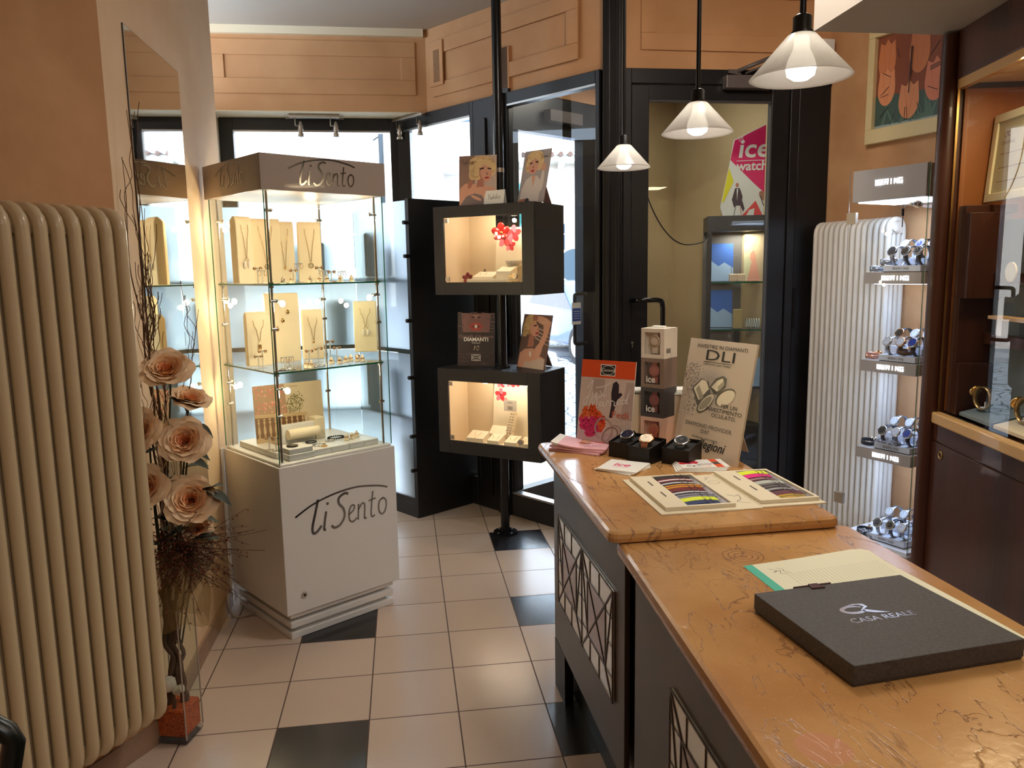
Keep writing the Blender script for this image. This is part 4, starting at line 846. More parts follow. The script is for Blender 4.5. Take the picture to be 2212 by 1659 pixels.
        pg([(.02, 0), (.04, .42), (.2, .56), (.5, .60), (.62, .42), (.9, .34), (.92, 0)], skin, 4); pg([(.2, 0), (.3, .22), (.6, .30), (.95, .32), (.96, 0)], mat('print_satin', c(206, 184, 168), .6), 6)
        e(.66, .5, .13, .26, skin, 7, -.3); pg([(.98, 1.30), (.92, .95), (.78, .56), (.62, .62), (.78, 1.05), (.74, 1.30)], skin, 5); e(.72, 1.42, .34, .11, skin, 8, -.32); e(.42, 1.50, .09, .10, skin2, 12, .4)
        e(.26, 1.28, .24, .30, hair2, 9); e(.16, 1.20, .12, .22, hair, 10); e(.30, 1.46, .20, .14, hair, 10); e(.12, 1.02, .09, .10, hair, 10)
        curls(.22, 1.28, .2, .26, 34, 10.2); e(.44, 1.16, .16, .23, skin, 11, .5); pg([(.40, 1.28), (.52, 1.30), (.51, 1.26), (.41, 1.24)], lash, 13); pg([(.56, 1.22), (.64, 1.14), (.56, 1.12)], skin2, 13); e(.56, 1.05, .06, .03, lipm, 14, .5)
        pg([(.28, .6), (.5, .66), (.46, .98), (.30, .98)], skin2, 9); e(.42, .42, .035, .09, pearl, 15, .2); e(.46, .24, .15, .035, skin, 16, .3)
        script_yukiko(B, .60*s, (T-.2)*s, .10*s, mat('print_pale', c(214, 190, 170), .6), .0018, .07)
def card(loc, rz, w_, h_, tilt, lab, draw, name='picture_card', base=None, back=True, cat='picture card', grp=None, th=.004):
    t = thing(name, lab, cat, loc, 0, grp, rot=(0, 0, rz)); Mt = Matrix.Rotation(-tilt, 4, 'X') @ Matrix.Translation((-w_/2, 0, 0)) if tilt >= 0 else None
    B = MB(Mt); B.box(0, 0, 0, w_, th, h_, base or paper); B.build('board', t)
    B = MB(Mt @ frame((0, -.0005, 0), (1, 0, 0), (0, 0, 1))); draw(B, w_, h_); B.build('print', t)
    if back:
        B = MB(Matrix.Translation((0, 0, 0))); d = h_*sin(tilt); B.add([(-.02, d*.75+th, h_*.7*cos(tilt)), (.02, d*.75+th, h_*.7*cos(tilt)), (.03, d+h_*.25, .001), (-.03, d+h_*.25, .001), (-.02, d*.75+th+.002, h_*.7*cos(tilt)), (.02, d*.75+th+.002, h_*.7*cos(tilt)), (.03, d+h_*.25+.002, .001), (-.03, d+h_*.25+.002, .001)], [(0, 1, 2, 3), (7, 6, 5, 4), (0, 4, 5, 1), (1, 5, 6, 2), (2, 6, 7, 3), (3, 7, 4, 0)], base or paper); B.build('easel_back', t)
    return t
def pos_at(px, py, z): q = G(px, py, z); return (q.x, q.y, z)
def on(u, x, y, ztop): q = inbox(u, x, y, 0); return (q[0], q[1], ztop)
cardbg = mat('print_room', c(150, 118, 104), .6)
card((.453, 4.655, 2.0105), radians(-18.2), .224, .288, radians(5.9), 'portrait card of a blond woman with bare shoulders, looking down, on the upper box', lambda B, w_, h_: portrait(B, w_, h_, 0), base=cardbg)
card((.740, 4.515, 2.0105), radians(-50), .198, .312, radians(14.8), 'portrait card of a blond woman in a pale blouse, at right on the upper box', lambda B, w_, h_: portrait(B, w_, h_, 1), base=cardbg)
t = thing('name_card', 'small white folded card with handwritten lettering on the upper display box', 'card', (.537, 4.592, 2.0105), radians(-42))
B = MB(Matrix.Rotation(radians(-12), 4, 'X')); B.box(-.07, 0, 0, .07, .002, .083, paper); B.build('front_leaf', t)
B = MB(Matrix.Rotation(radians(-12), 4, 'X') @ frame((0, -.0005, 0), (1, 0, 0), (0, 0, 1))); script_yukiko(B, -.045, .03, .030, ink, 0, .07); B.build('lettering', t)
B = MB(Matrix.Translation((0, .036, 0)) @ Matrix.Rotation(radians(12), 4, 'X')); B.box(-.07, 0, 0, .07, .002, .083, paper); B.build('rear_leaf', t)
def diamanti(B, w_, h_):
    s = w_; dkr = mat('print_dark_red', c(44, 28, 30), .5); rnd = random.Random(5); sk = mat('print_dusky_skin', c(128, 86, 86), .5); z = .0001
    B.prism([(0, 0), (w_, 0), (w_, h_), (0, h_)], 0, .0001, dkr); B.prism([(.14*s, .86*s), (.86*s, .86*s), (.90*s, h_*.99), (.10*s, h_*.99)], 0, .0002, sk)
    for k in range(60): x = rnd.uniform(0, 1); y = rnd.uniform(.85, 1.36); l_ = rnd.uniform(.05, .22); B.prism([(max(0, x-l_/2)*s, y*s), (min(1, x+l_/2)*s, y*s), (min(1, x+l_/2)*s, (y+.012)*s), (max(0, x-l_/2)*s, (y+.012)*s)], .0002, .00025+.000003*k, sk if abs(x-.5) > .3 and k % 2 else dkr if abs(x-.5) > .3 else sk)
    B.ell(.42*s, 1.24*s, .045*s, .025*s, lash, .0006, 12); B.ell(.58*s, 1.24*s, .045*s, .025*s, lash, .0006, 12); B.ell(.5*s, 1.26*s, .10*s, .05*s, mat('print_nose', c(160, 110, 108), .5), .0005, 14)
    lm = mat('print_red_lips', c(176, 56, 52), .4); B.poly([(.30*s, 1.0*s), (.40*s, 1.09*s), (.46*s, 1.115*s), (.5*s, 1.10*s), (.54*s, 1.115*s), (.60*s, 1.09*s), (.70*s, 1.0*s), (.60*s, .92*s), (.5*s, .90*s), (.40*s, .92*s)], lm, .0007)
    B.poly([(.33*s, 1.0*s), (.45*s, 1.03*s), (.55*s, 1.03*s), (.67*s, 1.0*s), (.5*s, .975*s)], mat('print_mouth', c(90, 24, 26), .5), .0008); B.poly([(.5*s, 1.07*s), (.545*s, 1.01*s), (.5*s, .95*s), (.455*s, 1.01*s)], paper, .0009)
    B.text("Gioielli d'Autore", .115*s, mat('print_rosy_grey', c(150, 110, 112), .6), .5*s, .715*s, .0006, 'CENTER', width=.92*s)
    B.text('DIAMANTI', .13*s, paper, .5*s, .635*s, .0008, 'CENTER', width=.66*s, bold=.001); B.text('Collections', .05*s, paper, .5*s, .575*s, .0008, 'CENTER')
    B.ring2(.55*s, .46*s, .035*s, .008*s, silver, .0008, 20, .065*s, -.2); B.poly([(.42*s, .40*s), (.47*s, .46*s), (.49*s, .52*s), (.45*s, .50*s), (.46*s, .42*s)], silver, .0008)
    B.ring2(.5*s, .22*s, .13*s, .008*s, paper, .0008, 4, .13*s, pi/4) if False else None
    for a in ((.38, .135, .62, .145), (.38, .285, .62, .295), (.38, .135, .39, .295), (.61, .135, .62, .295)): B.prism([(a[0]*s, a[1]*s), (a[2]*s, a[1]*s), (a[2]*s, a[3]*s), (a[0]*s, a[3]*s)], .0007, .0008, paper)
    B.ring2(.5*s, .215*s, .105*s, .008*s, paper, .0009, 24, .06*s); B.text('Gemma', .055*s, paper, .5*s, .2*s, .0009, 'CENTER')
    for k in range(40): x = rnd.uniform(.03, .97); y = rnd.uniform(.02, .34); 
    rp = mat('print_water', c(92, 66, 74), .4)
    for k in range(46): x, y, l_ = rnd.uniform(.0, .9), rnd.uniform(.02, .36), rnd.uniform(.05, .2); B.prism([(x*s, y*s), (min(1, x+l_)*s, y*s), (min(1, x+l_)*s, (y+.006)*s), (x*s, (y+.006)*s)], .0002, .0003+.000003*k, rp)
card((.435, 4.813, 1.0455), radians(-25.6), .243, .328, radians(3.6), 'dark advertising card with red lips and DIAMANTI lettering on the lower box', diamanti, 'advertising_card', mat('print_dark_red', c(44, 28, 30), .5), True, 'advertising card')
card((.744, 4.609, 1.0455), radians(-59.6), .262, .326, radians(12), 'portrait card of a blond woman with raised arm on the lower box', lambda B, w_, h_: portrait(B, w_, h_, 2), base=cardbg)
# ---------------------------------------------------------------- counters
cab = noisy('grey_brown_laminate', c(74, 66, 62), c(82, 73, 68), 5, .35)
artm = mat('leaded_mirror_glass', c(226, 220, 208), .12, .55); lead = mat('lead_strip', c(70, 58, 52), .35, .6); dglass = mat('rosy_leaded_glass', c(150, 126, 118), .12, .55)
def round_top(B, pts, z0, z1, m_, r=.014):
    """slab with rounded edge from 2d outline"""
    n = len(pts); cx_ = sum(p[0] for p in pts)/n; cy_ = sum(p[1] for p in pts)/n; vs = []; prof = [(-.004-r*.4, z0), (-.002, z0+.004), (0, (z0+z1)/2), (-.0035, z1-.005), (-.010, z1-.0005), (-.03, z1)]
    for off, z in prof:
        for i in range(n):
            p = V(pts[i]); a = (p-V(pts[i-1])).normalized(); b_ = (V(pts[(i+1) % n])-p).normalized(); nn_ = (V((a.y, -a.x))+V((b_.y, -b_.x))); nn_ = nn_/max(.3, nn_.length**2/2)
            q = p+nn_*off; vs.append((q.x, q.y, z))
    K_ = len(prof); fs = [tuple(range(n-1, -1, -1)), tuple(range((K_-1)*n, K_*n))]
    for j in range(K_-1): fs += [(j*n+i, j*n+(i+1) % n, (j+1)*n+(i+1) % n, (j+1)*n+i) for i in range(n)]
    B.add(vs, fs, m_, False)
def corners(pts, r, k=5):
    out = []; n = len(pts)
    for i in range(n):
        p = V(pts[i]); a = (V(pts[i-1])-p).normalized(); b_ = (V(pts[(i+1) % n])-p).normalized()
        for j in range(k+1):
            t_ = j/k; q = p+a*r*(1-t_)**2+b_*r*t_**2; out.append((q.x, q.y))
    return out
ct1 = thing('sales_counter', 'far sales counter with brown stone top carrying the cards and watch boxes', 'counter', (.8, 2.35, 0))
o1_ = Matrix.Translation((-.8, -2.35, 0))
B = MB(o1_); round_top(B, corners([(.486, 1.815), (1.115, 1.83), (1.118, 2.885), (.484, 2.872)], .035), .955, .985, st); B.build('stone_top', ct1)
B = MB(o1_); B.prism([(.567, 1.955), (.583, 1.955), (.566, 2.868), (.548, 2.868)], .20, .954, cab); B.build('front_panel', ct1, bevel=.002)
B = MB(o1_); B.prism([(.60, 1.95), (1.05, 1.95), (1.05, 2.82), (.585, 2.82)], .18, .953, cab); B.build('cabinet_body', ct1)
B = MB(o1_); B.prism([(.552, 2.70), (.585, 2.70), (.58, 2.86), (.546, 2.86)], 0, .2, black2); B.prism([(.62, 1.97), (1.03, 1.97), (1.03, 2.8), (.60, 2.8)], 0, .18, black2); B.build('plinth', ct1)
ct2 = thing('sales_counter', 'near sales counter with veined brown stone top at lower right, under the grey box', 'counter', (.8, .9, 0))
o2_ = Matrix.Translation((-.8, -.9, 0))
B = MB(o2_); round_top(B, corners([(.425, -.35), (1.16, -.35), (1.150, 1.868), (.513, 1.872)], .04), .921, .9545, st); B.build('stone_top', ct2)
B = MB(o2_); B.prism([(.545, -.3), (.565, -.3), (.585, 1.862), (.568, 1.862)], .05, .919, cab); B.build('front_panel', ct2, bevel=.002)
B = MB(o2_); B.prism([(.60, -.3), (1.08, -.3), (1.08, 1.85), (.60, 1.85)], .05, .918, cab); B.build('cabinet_body', ct2)
B = MB(o2_); B.prism([(.62, -.3), (1.05, -.3), (1.05, 1.83), (.62, 1.83)], 0, .05, black2); B.build('plinth', ct2)
B = MB(); B.prism([(.61, 1.865), (1.05, 1.865), (1.05, 1.947), (.60, 1.947)], 0, .92, black2); tag(B.build('filler_panel'), 'black recessed filler between the two stone topped counters', 'panel')
def artpanel(ct, om, a, b, z0, z1):
    """leaded mirror panel with two crossed squares on the counter front, from a (far) to b (near)"""
    a, b = V(a), V(b); L_ = (b-a).length; hh = z1-z0; d = (b-a)/L_; Mx = om @ frame((a.x, a.y, z0), (d.x, d.y, 0), (0, 0, 1)); 
    B = MB(Mx); B.box(0, 0, .0005, L_, hh, .006, artm); pnl = B.build('leaded_glass_panel', ct)
    B = MB(Mx); g_ = MB(Mx); hw = .0035
    def ln(p, q, w_=hw):
        p, q = V(p), V(q); t_ = (q-p).normalized(); n_ = V((-t_.y, t_.x))*w_/2; B.prism([p-n_, q-n_, q+n_, p+n_], .006, .0085, lead)
    for k in range(2):
        x0, x1 = k*L_/2, (k+1)*L_/2; i = .075
        g_ = MB(Mx); g_.prism([(x0+i, i), (x1-i, i), (x1-i, hh-i), (x0+i, hh-i)], .006, .0066, dglass); g_.build('rosy_glass', pnl)
        ln((x0+i, i), (x1-i, i), .005); ln((x1-i, i), (x1-i, hh-i), .005); ln((x1-i, hh-i), (x0+i, hh-i), .005); ln((x0+i, hh-i), (x0+i, i), .005)
        ln((x0, 0), (x1, hh), .006); ln((x0, hh), (x1, 0), .006); ln((x0, 0), (x1-i, hh-i)); ln((x0+i, hh-i), (x1, 0)); ln((x0, hh), (x0+i, i)); ln((x1, hh), (x1-i, i))
        for q in (.25, .5, .78): ln((x0, hh*q), (x0+i, hh*q), .002); ln((x1-i, hh*(1-q)), (x1, hh*(1-q)), .002)
        for q in (.3, .6): ln((x0+(x1-x0)*q, 0), (x0+(x1-x0)*q, i), .002); ln((x0+(x1-x0)*q, hh-i), (x0+(x1-x0)*q, hh), .002)
    for p_, q_ in (((0, 0), (L_, 0)), ((L_, 0), (L_, hh)), ((L_, hh), (0, hh)), ((0, hh), (0, 0)), ((L_/2, 0), (L_/2, hh))): ln(p_, q_, .005)
    B.build('lead_lines', pnl)
artpanel(ct1, o1_, (.5495, 2.765), (.564, 2.045), .392, .732)
artpanel(ct2, o2_, (.566, 1.565), (.5575, .845), .365, .708)
artpanel(ct2, o2_, (.552, .5), (.548, -.2), .365, .708)
# ---------------------------------------------------------------- things on the far counter (top at z = .985)
ZC = .9853
orange = mat('print_orange', c(226, 84, 36), .5); pinkp = mat('print_pink_booklet', c(232, 180, 186), .5)
def married(B, w_, h_):
    s = w_; T = h_/w_; bgm = mat('print_pale_wedding', c(214, 196, 184), .6); bg2 = mat('print_blur', c(188, 166, 156), .6); blk_ = mat('print_black_suit', c(46, 36, 44), .6)
    def q(pts, m_, z): B.poly([(a*s, b_*s) for a, b_ in pts], m_, z*.0001)
    q([(0, 0), (1, 0), (1, T), (0, T)], bgm, 0); q([(0, T*.80), (1, T*.80), (1, T*.98), (0, T*.98)], orange, 6); q([(0, T*.98), (1, T*.98), (1, T), (0, T)], orange, 6); q([(0, 0), (1, 0), (1, .10), (0, .10)], orange, 6)
    q([(.78, .5), (1, .5), (1, 1.12), (.86, 1.12)], bg2, 1); q([(.25, .9), (.45, .9), (.46, 1.15), (.22, 1.15)], bg2, 1)
    q([(.58, .52), (.64, .52), (.70, .80), (.80, .92), (.76, .95), (.73, .93), (.72, 1.08), (.67, 1.13), (.61, 1.09), (.59, .92), (.61, .74)], blk_, 2)
    q([(.0, .10), (1, .10), (1, .22), (0, .30)], mat('print_lilac', c(204, 176, 178), .6), 2)
    fl = [mat('print_magenta_flower', c(214, 46, 108), .5), orange, mat('print_red_flower', c(214, 52, 44), .5), mat('print_orange_flower', c(238, 110, 50), .5)]; rr = random.Random(2)
    for i in range(75):
        a, r_ = rr.uniform(0, 2*pi), .22*rr.random()**.5; x, y = .27+r_*cos(a), .44+1.1*r_*sin(a); m_ = fl[0] if y < .5 and x < .4 else fl[rr.choice((1, 2, 3))]
        if y > .52: m_ = fl[rr.choice((1, 3))]
        for k in range(6): aa = k*pi/3; B.ell((x+.026*cos(aa))*s, (y+.026*sin(aa))*s, .028*s, .019*s, m_, (3+i*.02)*.0001, 10, aa)
        B.ell(x*s, y*s, .009*s, .009*s, lash, (3.01+i*.02)*.0001, 8)
    rg = mat('print_ring_silver', c(196, 176, 172), .3, .4); B.ring2(.50*s, .32*s, .17*s, .03*s, rg, .0007, 30, .20*s, .3); B.ring2(.66*s, .26*s, .19*s, .03*s, rg, .0008, 30, .13*s, .6); B.ring2(.62*s, .23*s, .17*s, .022*s, mat('print_ring_shade', c(160, 138, 136), .3, .4), .00085, 30, .12*s, .7)
    q([(.36, T*.825), (.64, T*.825), (.64, T*.955), (.36, T*.955)], paper, 8); q([(.373, T*.834), (.627, T*.834), (.627, T*.946), (.373, T*.946)], ink, 9); B.ring2(.5*s, T*.89*s, .125*s, .008*s, paper, .001, 26, .078*s); B.text('Gemma', .075*s, paper, .5*s, T*.874*s, .001, 'CENTER', shear=.2)
    S = lambda pts, wd=.016: B.stroke([(a*s, b_*s) for a, b_ in pts], wd*s, paper, .0012)
    S([(.14, .98), (.20, 1.08), (.24, 1.12), (.20, .95), (.14, .74), (.10, .70), (.09, .78), (.18, .86)]); S([(.25, .92), (.24, .84), (.28, .83), (.32, .93), (.31, .84), (.34, .85)]); S([(.38, .95), (.42, .90), (.38, .84), (.35, .86)]); S([(.50, 1.06), (.45, .90), (.46, .86), (.50, .90)]); S([(.30, 1.0), (.44, 1.03), (.58, 1.10)])
    S([(.18, .62), (.24, .82), (.26, .70), (.33, .84), (.34, .66), (.37, .68)]); S([(.45, .76), (.40, .76), (.39, .70), (.44, .72), (.46, .77), (.46, .70), (.49, .71)]); S([(.51, .70), (.53, .79), (.57, .78)]); S([(.58, .71), (.60, .80), (.65, .79)]); S([(.67, .79), (.66, .73), (.69, .73)]); S([(.72, .77), (.77, .81), (.74, .84), (.71, .79), (.72, .75), (.78, .77)]); S([(.87, .83), (.81, .83), (.80, .77), (.86, .80), (.93, 1.0), (.88, .79), (.91, .79)])
    B.text('Fedi', .155*s, mat('print_rust', c(200, 84, 56), .5), .62*s, .53*s, .0012, width=.30*s); B.text('collection', .05*s, mat('print_pale_text', c(196, 182, 172), .5), .64*s, .46*s, .0012)
card((.701, 2.72, ZC), radians(-43), .22, .322, radians(9.1), 'orange and white Just Married advertising card with bouquet on the far counter', married, 'advertising_card', paper, True, 'advertising card')
def dli(B, w_, h_):
    s = h_; W1 = w_; pal = mat('print_cream_grey', c(216, 200, 176), .55); z = .0001
    B.prism([(0, 0), (W1, 0), (W1, h_), (0, h_)], 0, .0001, pal); gh = mat('print_grey_haze', c(178, 168, 152), .55); gh2 = mat('print_grey_haze2', c(158, 154, 142), .55)
    for k in range(6): B.ell(.42*W1, .57*s, (.34-.035*k)*W1, (.22-.02*k)*s, [mat('print_haze%d' % j, c(212-j*7, 198-j*6, 176-j*4), .55) for j in range(6)][k], .0002+k*.00002, 26)
    rr = random.Random(9); dm = [mat('print_sparkle_dark', c(110, 104, 96), .5), mat('print_sparkle_mid', c(158, 150, 138), .5), paper]
    for i in range(430):
        t_ = rr.random(); x = .10+.12*rr.gauss(0, 1)*.7+.05*sin(t_*6); y = .33+.46*t_; x = min(max(x+.06, .02), .34); B.poly([((x+a)*W1, y*s+b_) for a, b_ in ((-.008, 0), (0, -.0022), (.008, 0), (0, .0022))], dm[i % 3], .0005+i*.0000005)
    def q(pts, m_, zz): B.poly([(a*W1, b_*s) for a, b_ in pts], m_, zz)
    md = mat('print_metal_dark', c(86, 84, 74), .35, .3); ml = mat('print_metal_light', c(222, 212, 190), .3, .3); mm_ = mat('print_metal_mid', c(156, 148, 130), .3, .3)
    q([(.16, .56), (.28, .66), (.40, .64), (.46, .54), (.30, .40)], md, .0008); q([(.18, .565), (.29, .65), (.36, .645), (.42, .58), (.29, .47)], ml, .0009); q([(.22, .56), (.26, .60), (.36, .50), (.31, .47)], mm_, .00095)
    q([(.42, .60), (.50, .68), (.60, .71), (.66, .69), (.66, .62), (.56, .54), (.50, .55)], md, .0008); q([(.45, .60), (.52, .66), (.60, .69), (.62, .66), (.55, .57)], ml, .0009); q([(.54, .61), (.62, .67), (.64, .64), (.58, .58)], mm_, .00095)
    B.ell(.40*W1, .455*s, .15*W1, .055*s, md, .001, 24, .75); B.ell(.41*W1, .46*s, .135*W1, .045*s, ml, .0011, 24, .75); B.ell(.40*W1, .455*s, .11*W1, .034*s, mm_, .0012, 24, .75)
    B.ell(.68*W1, .535*s, .15*W1, .065*s, md, .001, 24, .5); B.ell(.69*W1, .53*s, .135*W1, .058*s, ml, .0011, 24, .5)
    T_ = lambda st_, x0, x1, y, sz, m_=ink, bold=0: B.text(st_, sz, m_, x0*W1, y*s, .0014, width=(x1-x0)*W1, bold=bold)
    T_('INVESTIRE IN DIAMANTI', .13, .88, .925, .018); T_('DLI', .27, .70, .825, .052); q([(.27, .808), (.70, .808), (.70, .812), (.27, .812)], ink, .0014); T_('Diamond Laser Invest', .27, .68, .782, .013)
    T_('PER UN', .64, .87, .445, .019); T_('INVESTIMENTO', .42, .95, .400, .019); T_('OCULATO.', .52, .88, .355, .019)
    gt = mat('print_grey_text', c(104, 98, 90), .5); T_('DIAMOND PROVIDER', .14, .85, .245, .020, gt); T_('D47', .40, .53, .2, .018, gt); T_('Oreficeria - Orologeria', .28, .68, .15, .010)
    B.text('ellegioni', .045, ink, .34*W1, .075*s, .0014, shear=.35, width=.46*W1, bold=.0006)
card((1.006, 2.52, ZC), radians(-70.9), .328, .406, radians(11.1), 'tall pale diamond investment board with ring photo, leaning at the right of the far counter', dli, 'advertising_board', mat('board_cream', c(216, 200, 176), .55), True, 'advertising board', th=.008)
# tower of four watch cartons
def watch_parts(t, dial_c, case_m, strap_m, flat=True, s=1.0, z0=0):
    """watch lying with its face up, strap arched below"""
    B = MB(); B.lathe([(0, z0), (.019*s, z0), (.0205*s, z0+.002), (.0205*s, z0+.006), (.018*s, z0+.008), (.0175*s, z0+.0075), (0, z0+.0075)], case_m, 28); B.cyl((.0205*s, 0, z0+.004), (.024*s, 0, z0+.004), .0025*s, case_m, 8)
    for a in (1, -1):
        for b_ in (1, -1): B.box(b_*.009*s-.0015, a*.017*s-.003*s, z0, b_*.009*s+.0015, a*.017*s+.005*s*1, z0+.004, case_m)
    B.build('case', t)
    B = MB(); B.ell(0, 0, .0172*s, .0172*s, dial_c, z0+.0078, 28)
    mk = silver if dial_c.name != 'dial_cream' else MC.get('rose_gold')
    for k in range(12):
        a = k*pi/6; x, y = .0145*s*cos(a), .0145*s*sin(a); B.poly([(x-.0004*s-.0012*s*cos(a), y-.0012*s*sin(a)-.0003*s), (x+.0012*s*cos(a)+.0003*s, y+.0012*s*sin(a)-.0003*s), (x+.0012*s*cos(a), y+.0012*s*sin(a)+.0004*s), (x-.0012*s*cos(a), y-.0012*s*sin(a)+.0004*s)], mk, z0+.0080)
    B.stroke([(-.002*s, -.003*s), (.005*s, .0075*s)], .0008*s, mk, z0+.0082); B.stroke([(.002*s, -.002*s), (-.007*s, .010*s)], .0006*s, mk, z0+.0083); B.build('dial', t)
    B = MB(); 
    for a in (1, -1):
        pts = smooth2([(0, a*.019*s, z0+.003), (0, a*.027*s, z0-.002), (0, a*.032*s, z0-.012), (0, a*.033*s, z0-.028)], 4)
        B.tube(pts, .0092*s, strap_m, 8, flat=.16, up=(0, 0, 1)) if False else B.add([(x_, p[1]+dy, p[2]) for p in pts for (x_, dy) in ((-.009*s, 0), (.009*s, 0), (.009*s, -a*.0025), (-.009*s, -a*.0025))], [(4*i+k, 4*i+(k+1) % 4, 4*i+4+(k+1) % 4, 4*i+4+k) for i in range(len(pts)-1) for k in range(4)]+[(0, 3, 2, 1)]+[tuple(4*(len(pts)-1)+k for k in range(4))], strap_m)
    B.build('strap', t)
TQ = V((.919, 2.685)); ta = radians(-48.7); td = V((cos(ta), sin(ta))); tn = V((-td.y, td.x)); tc = TQ-td*.0475+tn*.0475
tc_cols = [('pale pink', c(226, 190, 172), c(190, 110, 96)), ('charcoal', c(72, 68, 70), c(150, 84, 80)), ('taupe', c(140, 118, 104), c(176, 110, 96)), ('white', c(232, 222, 208), c(222, 206, 190))]
wnm = ['pale pink carton at the bottom of the watch carton tower', 'charcoal carton with white lettering, second from the bottom of the tower', 'taupe carton with white lettering, directly under the white one', 'white carton with barcode on top of the watch carton tower']
for k, (nm, col, wc) in enumerate(tc_cols):
    z0 = ZC+k*.1085; hh = .108; t = thing('watch_carton', wnm[k], 'carton', (tc.x, tc.y, z0), ta, 'tower of watch cartons'); m_ = mat('carton_%d' % k, col, .5); h2 = .0475
    B = MB(); B.box(-h2, -h2+.02, 0, h2, h2, hh, m_); B.box(-h2, -h2, 0, h2, -h2+.02, .014, m_); B.box(-h2, -h2, hh-.014, h2, -h2+.02, hh, m_); B.box(-h2, -h2, .014, -h2+.014, -h2+.02, hh-.014, m_); B.box(h2-.016, -h2, .014, h2, -h2+.02, hh-.014, m_); B.build('carton', t)
    B = MB(); B.box(-h2+.014, -h2+.0005, .014, h2-.016, -h2+.0015, hh-.014, glass); B.build('window_film', t)
    sm = mat('carton_strap_%d' % k, wc, .4); B = MB(frame((0.004, -h2+.013, .062), (1, 0, 0), (0, 0, 1)))
    B.lathe([(0, 0), (.021, 0), (.022, .004), (.018, .007), (0, .006)], sm, 24); B.box(-.011, -.045, -.006, .011, -.015, .003, sm); B.box(-.010, .015, -.006, .010, .034, .003, sm); B.ring2(0, 0, .0185, .002, gold if k in (0, 3) else sm, .0085, 24); B.build('watch', t)
    if k in (1, 2): B = MB(frame((0, -h2-.0003, 0), (1, 0, 0), (0, 0, 1))); B.text('ICE', .027, paper, -.026, .018, 0, bold=.0012) if False else B.text('ice', .034, paper, -.026, .02, 0, bold=.0009); B.build('lettering', t)
    if k == 3:
        B = MB(frame((h2+.0003, 0, 0), (0, 1, 0), (0, 0, 1)))
        for j in range(9): B.prism([(-.03+j*.0035, .018), (-.03+j*.0035+(.0012 if j % 3 else .0022), .018), (-.03+j*.0035+(.0012 if j % 3 else .0022), .036), (-.03+j*.0035, .036)], 0, .0001, ink)
        B.build('barcode', t); B = MB(); B.rbox(-.024, -.012, hh, .024, .012, hh+.007, paper, .002); B.box(-.03, -.02, hh, .03, .02, hh+.0015, m_); B.build('hang_tab', t)
# cream carton and sheets behind
B = MB(); B.rbox(-.13, -.05, 0, .13, .05, .185, mat('carton_cream', c(216, 200, 172), .6), .003); B.M = frame((0, -.0505, 0), (1, 0, 0), (0, 0, 1)); B.text('F', .03, ink, -.075, .13, 0); B.M = Matrix.Identity(4); o = B.build('storage_carton', loc=(.955, 2.80, ZC), rot=(0, 0, radians(-20))); tag(o, 'cream carton behind the watch carton tower on the far counter', 'carton')
B = MB(); 
for k in range(4): B.M = Matrix.Rotation(radians(6*k-8), 4, 'Z'); B.box(-.12, -.045, k*.004, .12, .045, k*.004+.003, paper)
o = B.build('leaflet_stack', loc=(.955, 2.80, ZC+.1855), rot=(0, 0, radians(-20))); tag(o, 'white leaflets lying on the cream carton behind the tower', 'leaflets')
# pink booklets
for k, (dz, rz, lb) in enumerate([(0, -.12, 'pink booklet at the bottom of the small pile at the counter corner'), (.0065, .05, 'pink booklet in the middle of the small pile at the counter corner'), (.013, .16, 'pink booklet with a smiling face print on top of the pile at the counter corner')]):
    t = thing('booklet', lb, 'booklet', (.627, 2.725, ZC+dz), radians(-35)+rz, 'pink booklets'); B = MB(); n = 8
    for i in range(n):
        x0, x1 = -.10+.2*i/n, -.10+.2*(i+1)/n; f2 = lambda x: .010*((x+.1)/.2*-1+1)**3*k
        B.add([(x0, -.07, f2(x0)), (x1, -.07, f2(x1)), (x1, .07, f2(x1)), (x0, .07, f2(x0)), (x0, -.07, f2(x0)+.006), (x1, -.07, f2(x1)+.006), (x1, .07, f2(x1)+.006), (x0, .07, f2(x0)+.006)], [(0, 3, 2, 1), (4, 5, 6, 7), (0, 1, 5, 4), (2, 3, 7, 6)]+([(3, 0, 4, 7)] if i == 0 else [])+([(1, 2, 6, 5)] if i == n-1 else []), pinkp if k < 2 or i > 0 else paper)
    B.build('pages', t)
    if k == 2:
        B = MB(); z = .0095; B.ell(-.02, .02, .05, .036, skin, z, 24); B.ell(-.03, .055, .06, .014, hair2, z+.0003, 20); B.ell(.0, .005, .014, .006, lipm, z+.0006, 12); B.ell(-.045, .02, .008, .003, lash, z+.0006, 8); B.ell(.015, .03, .008, .003, lash, z+.0006, 8); B.text('NOE KOS', .018, mat('print_purple', c(120, 60, 110), .5), 0, -.04, z+.0004); 
        B.text('gioielli', .012, MC['print_purple'], .02, -.056, z+.0004); B.stroke([(-.08, -.03), (-.06, -.01), (-.05, -.04), (-.02, -.03), (-.03, -.05)], .002, MC['print_purple'], z+.0005); B.build('print', t)
# ice cards
for k in range(4):
    lb = ['square white card at the bottom of the white leaflet pile', 'square white card low in the white leaflet pile', 'square white card just under the top of the white leaflet pile', 'square white card with pink lettering on top of its pile'][k]
    B = MB(); B.box(-.068, -.068, 0, .068, .068, .0022, paper)
    if k == 3: mg = mat('print_magenta', c(220, 40, 110), .5); B.M = Matrix.Rotation(radians(0), 4, 'Z'); B.text('ice', .05, mg, -.035, -.008, .0025, bold=.001, shear=.1); B.text('watch.com', .012, mg, -.032, -.022, .0025)
    tag(B.build('leaflet_card', loc=(.695+.001*k, 2.428, ZC+.0024*k), rot=(0, 0, radians(-42+2*k-6*(k == 0)))), lb, 'leaflet', 'white leaflet pile')
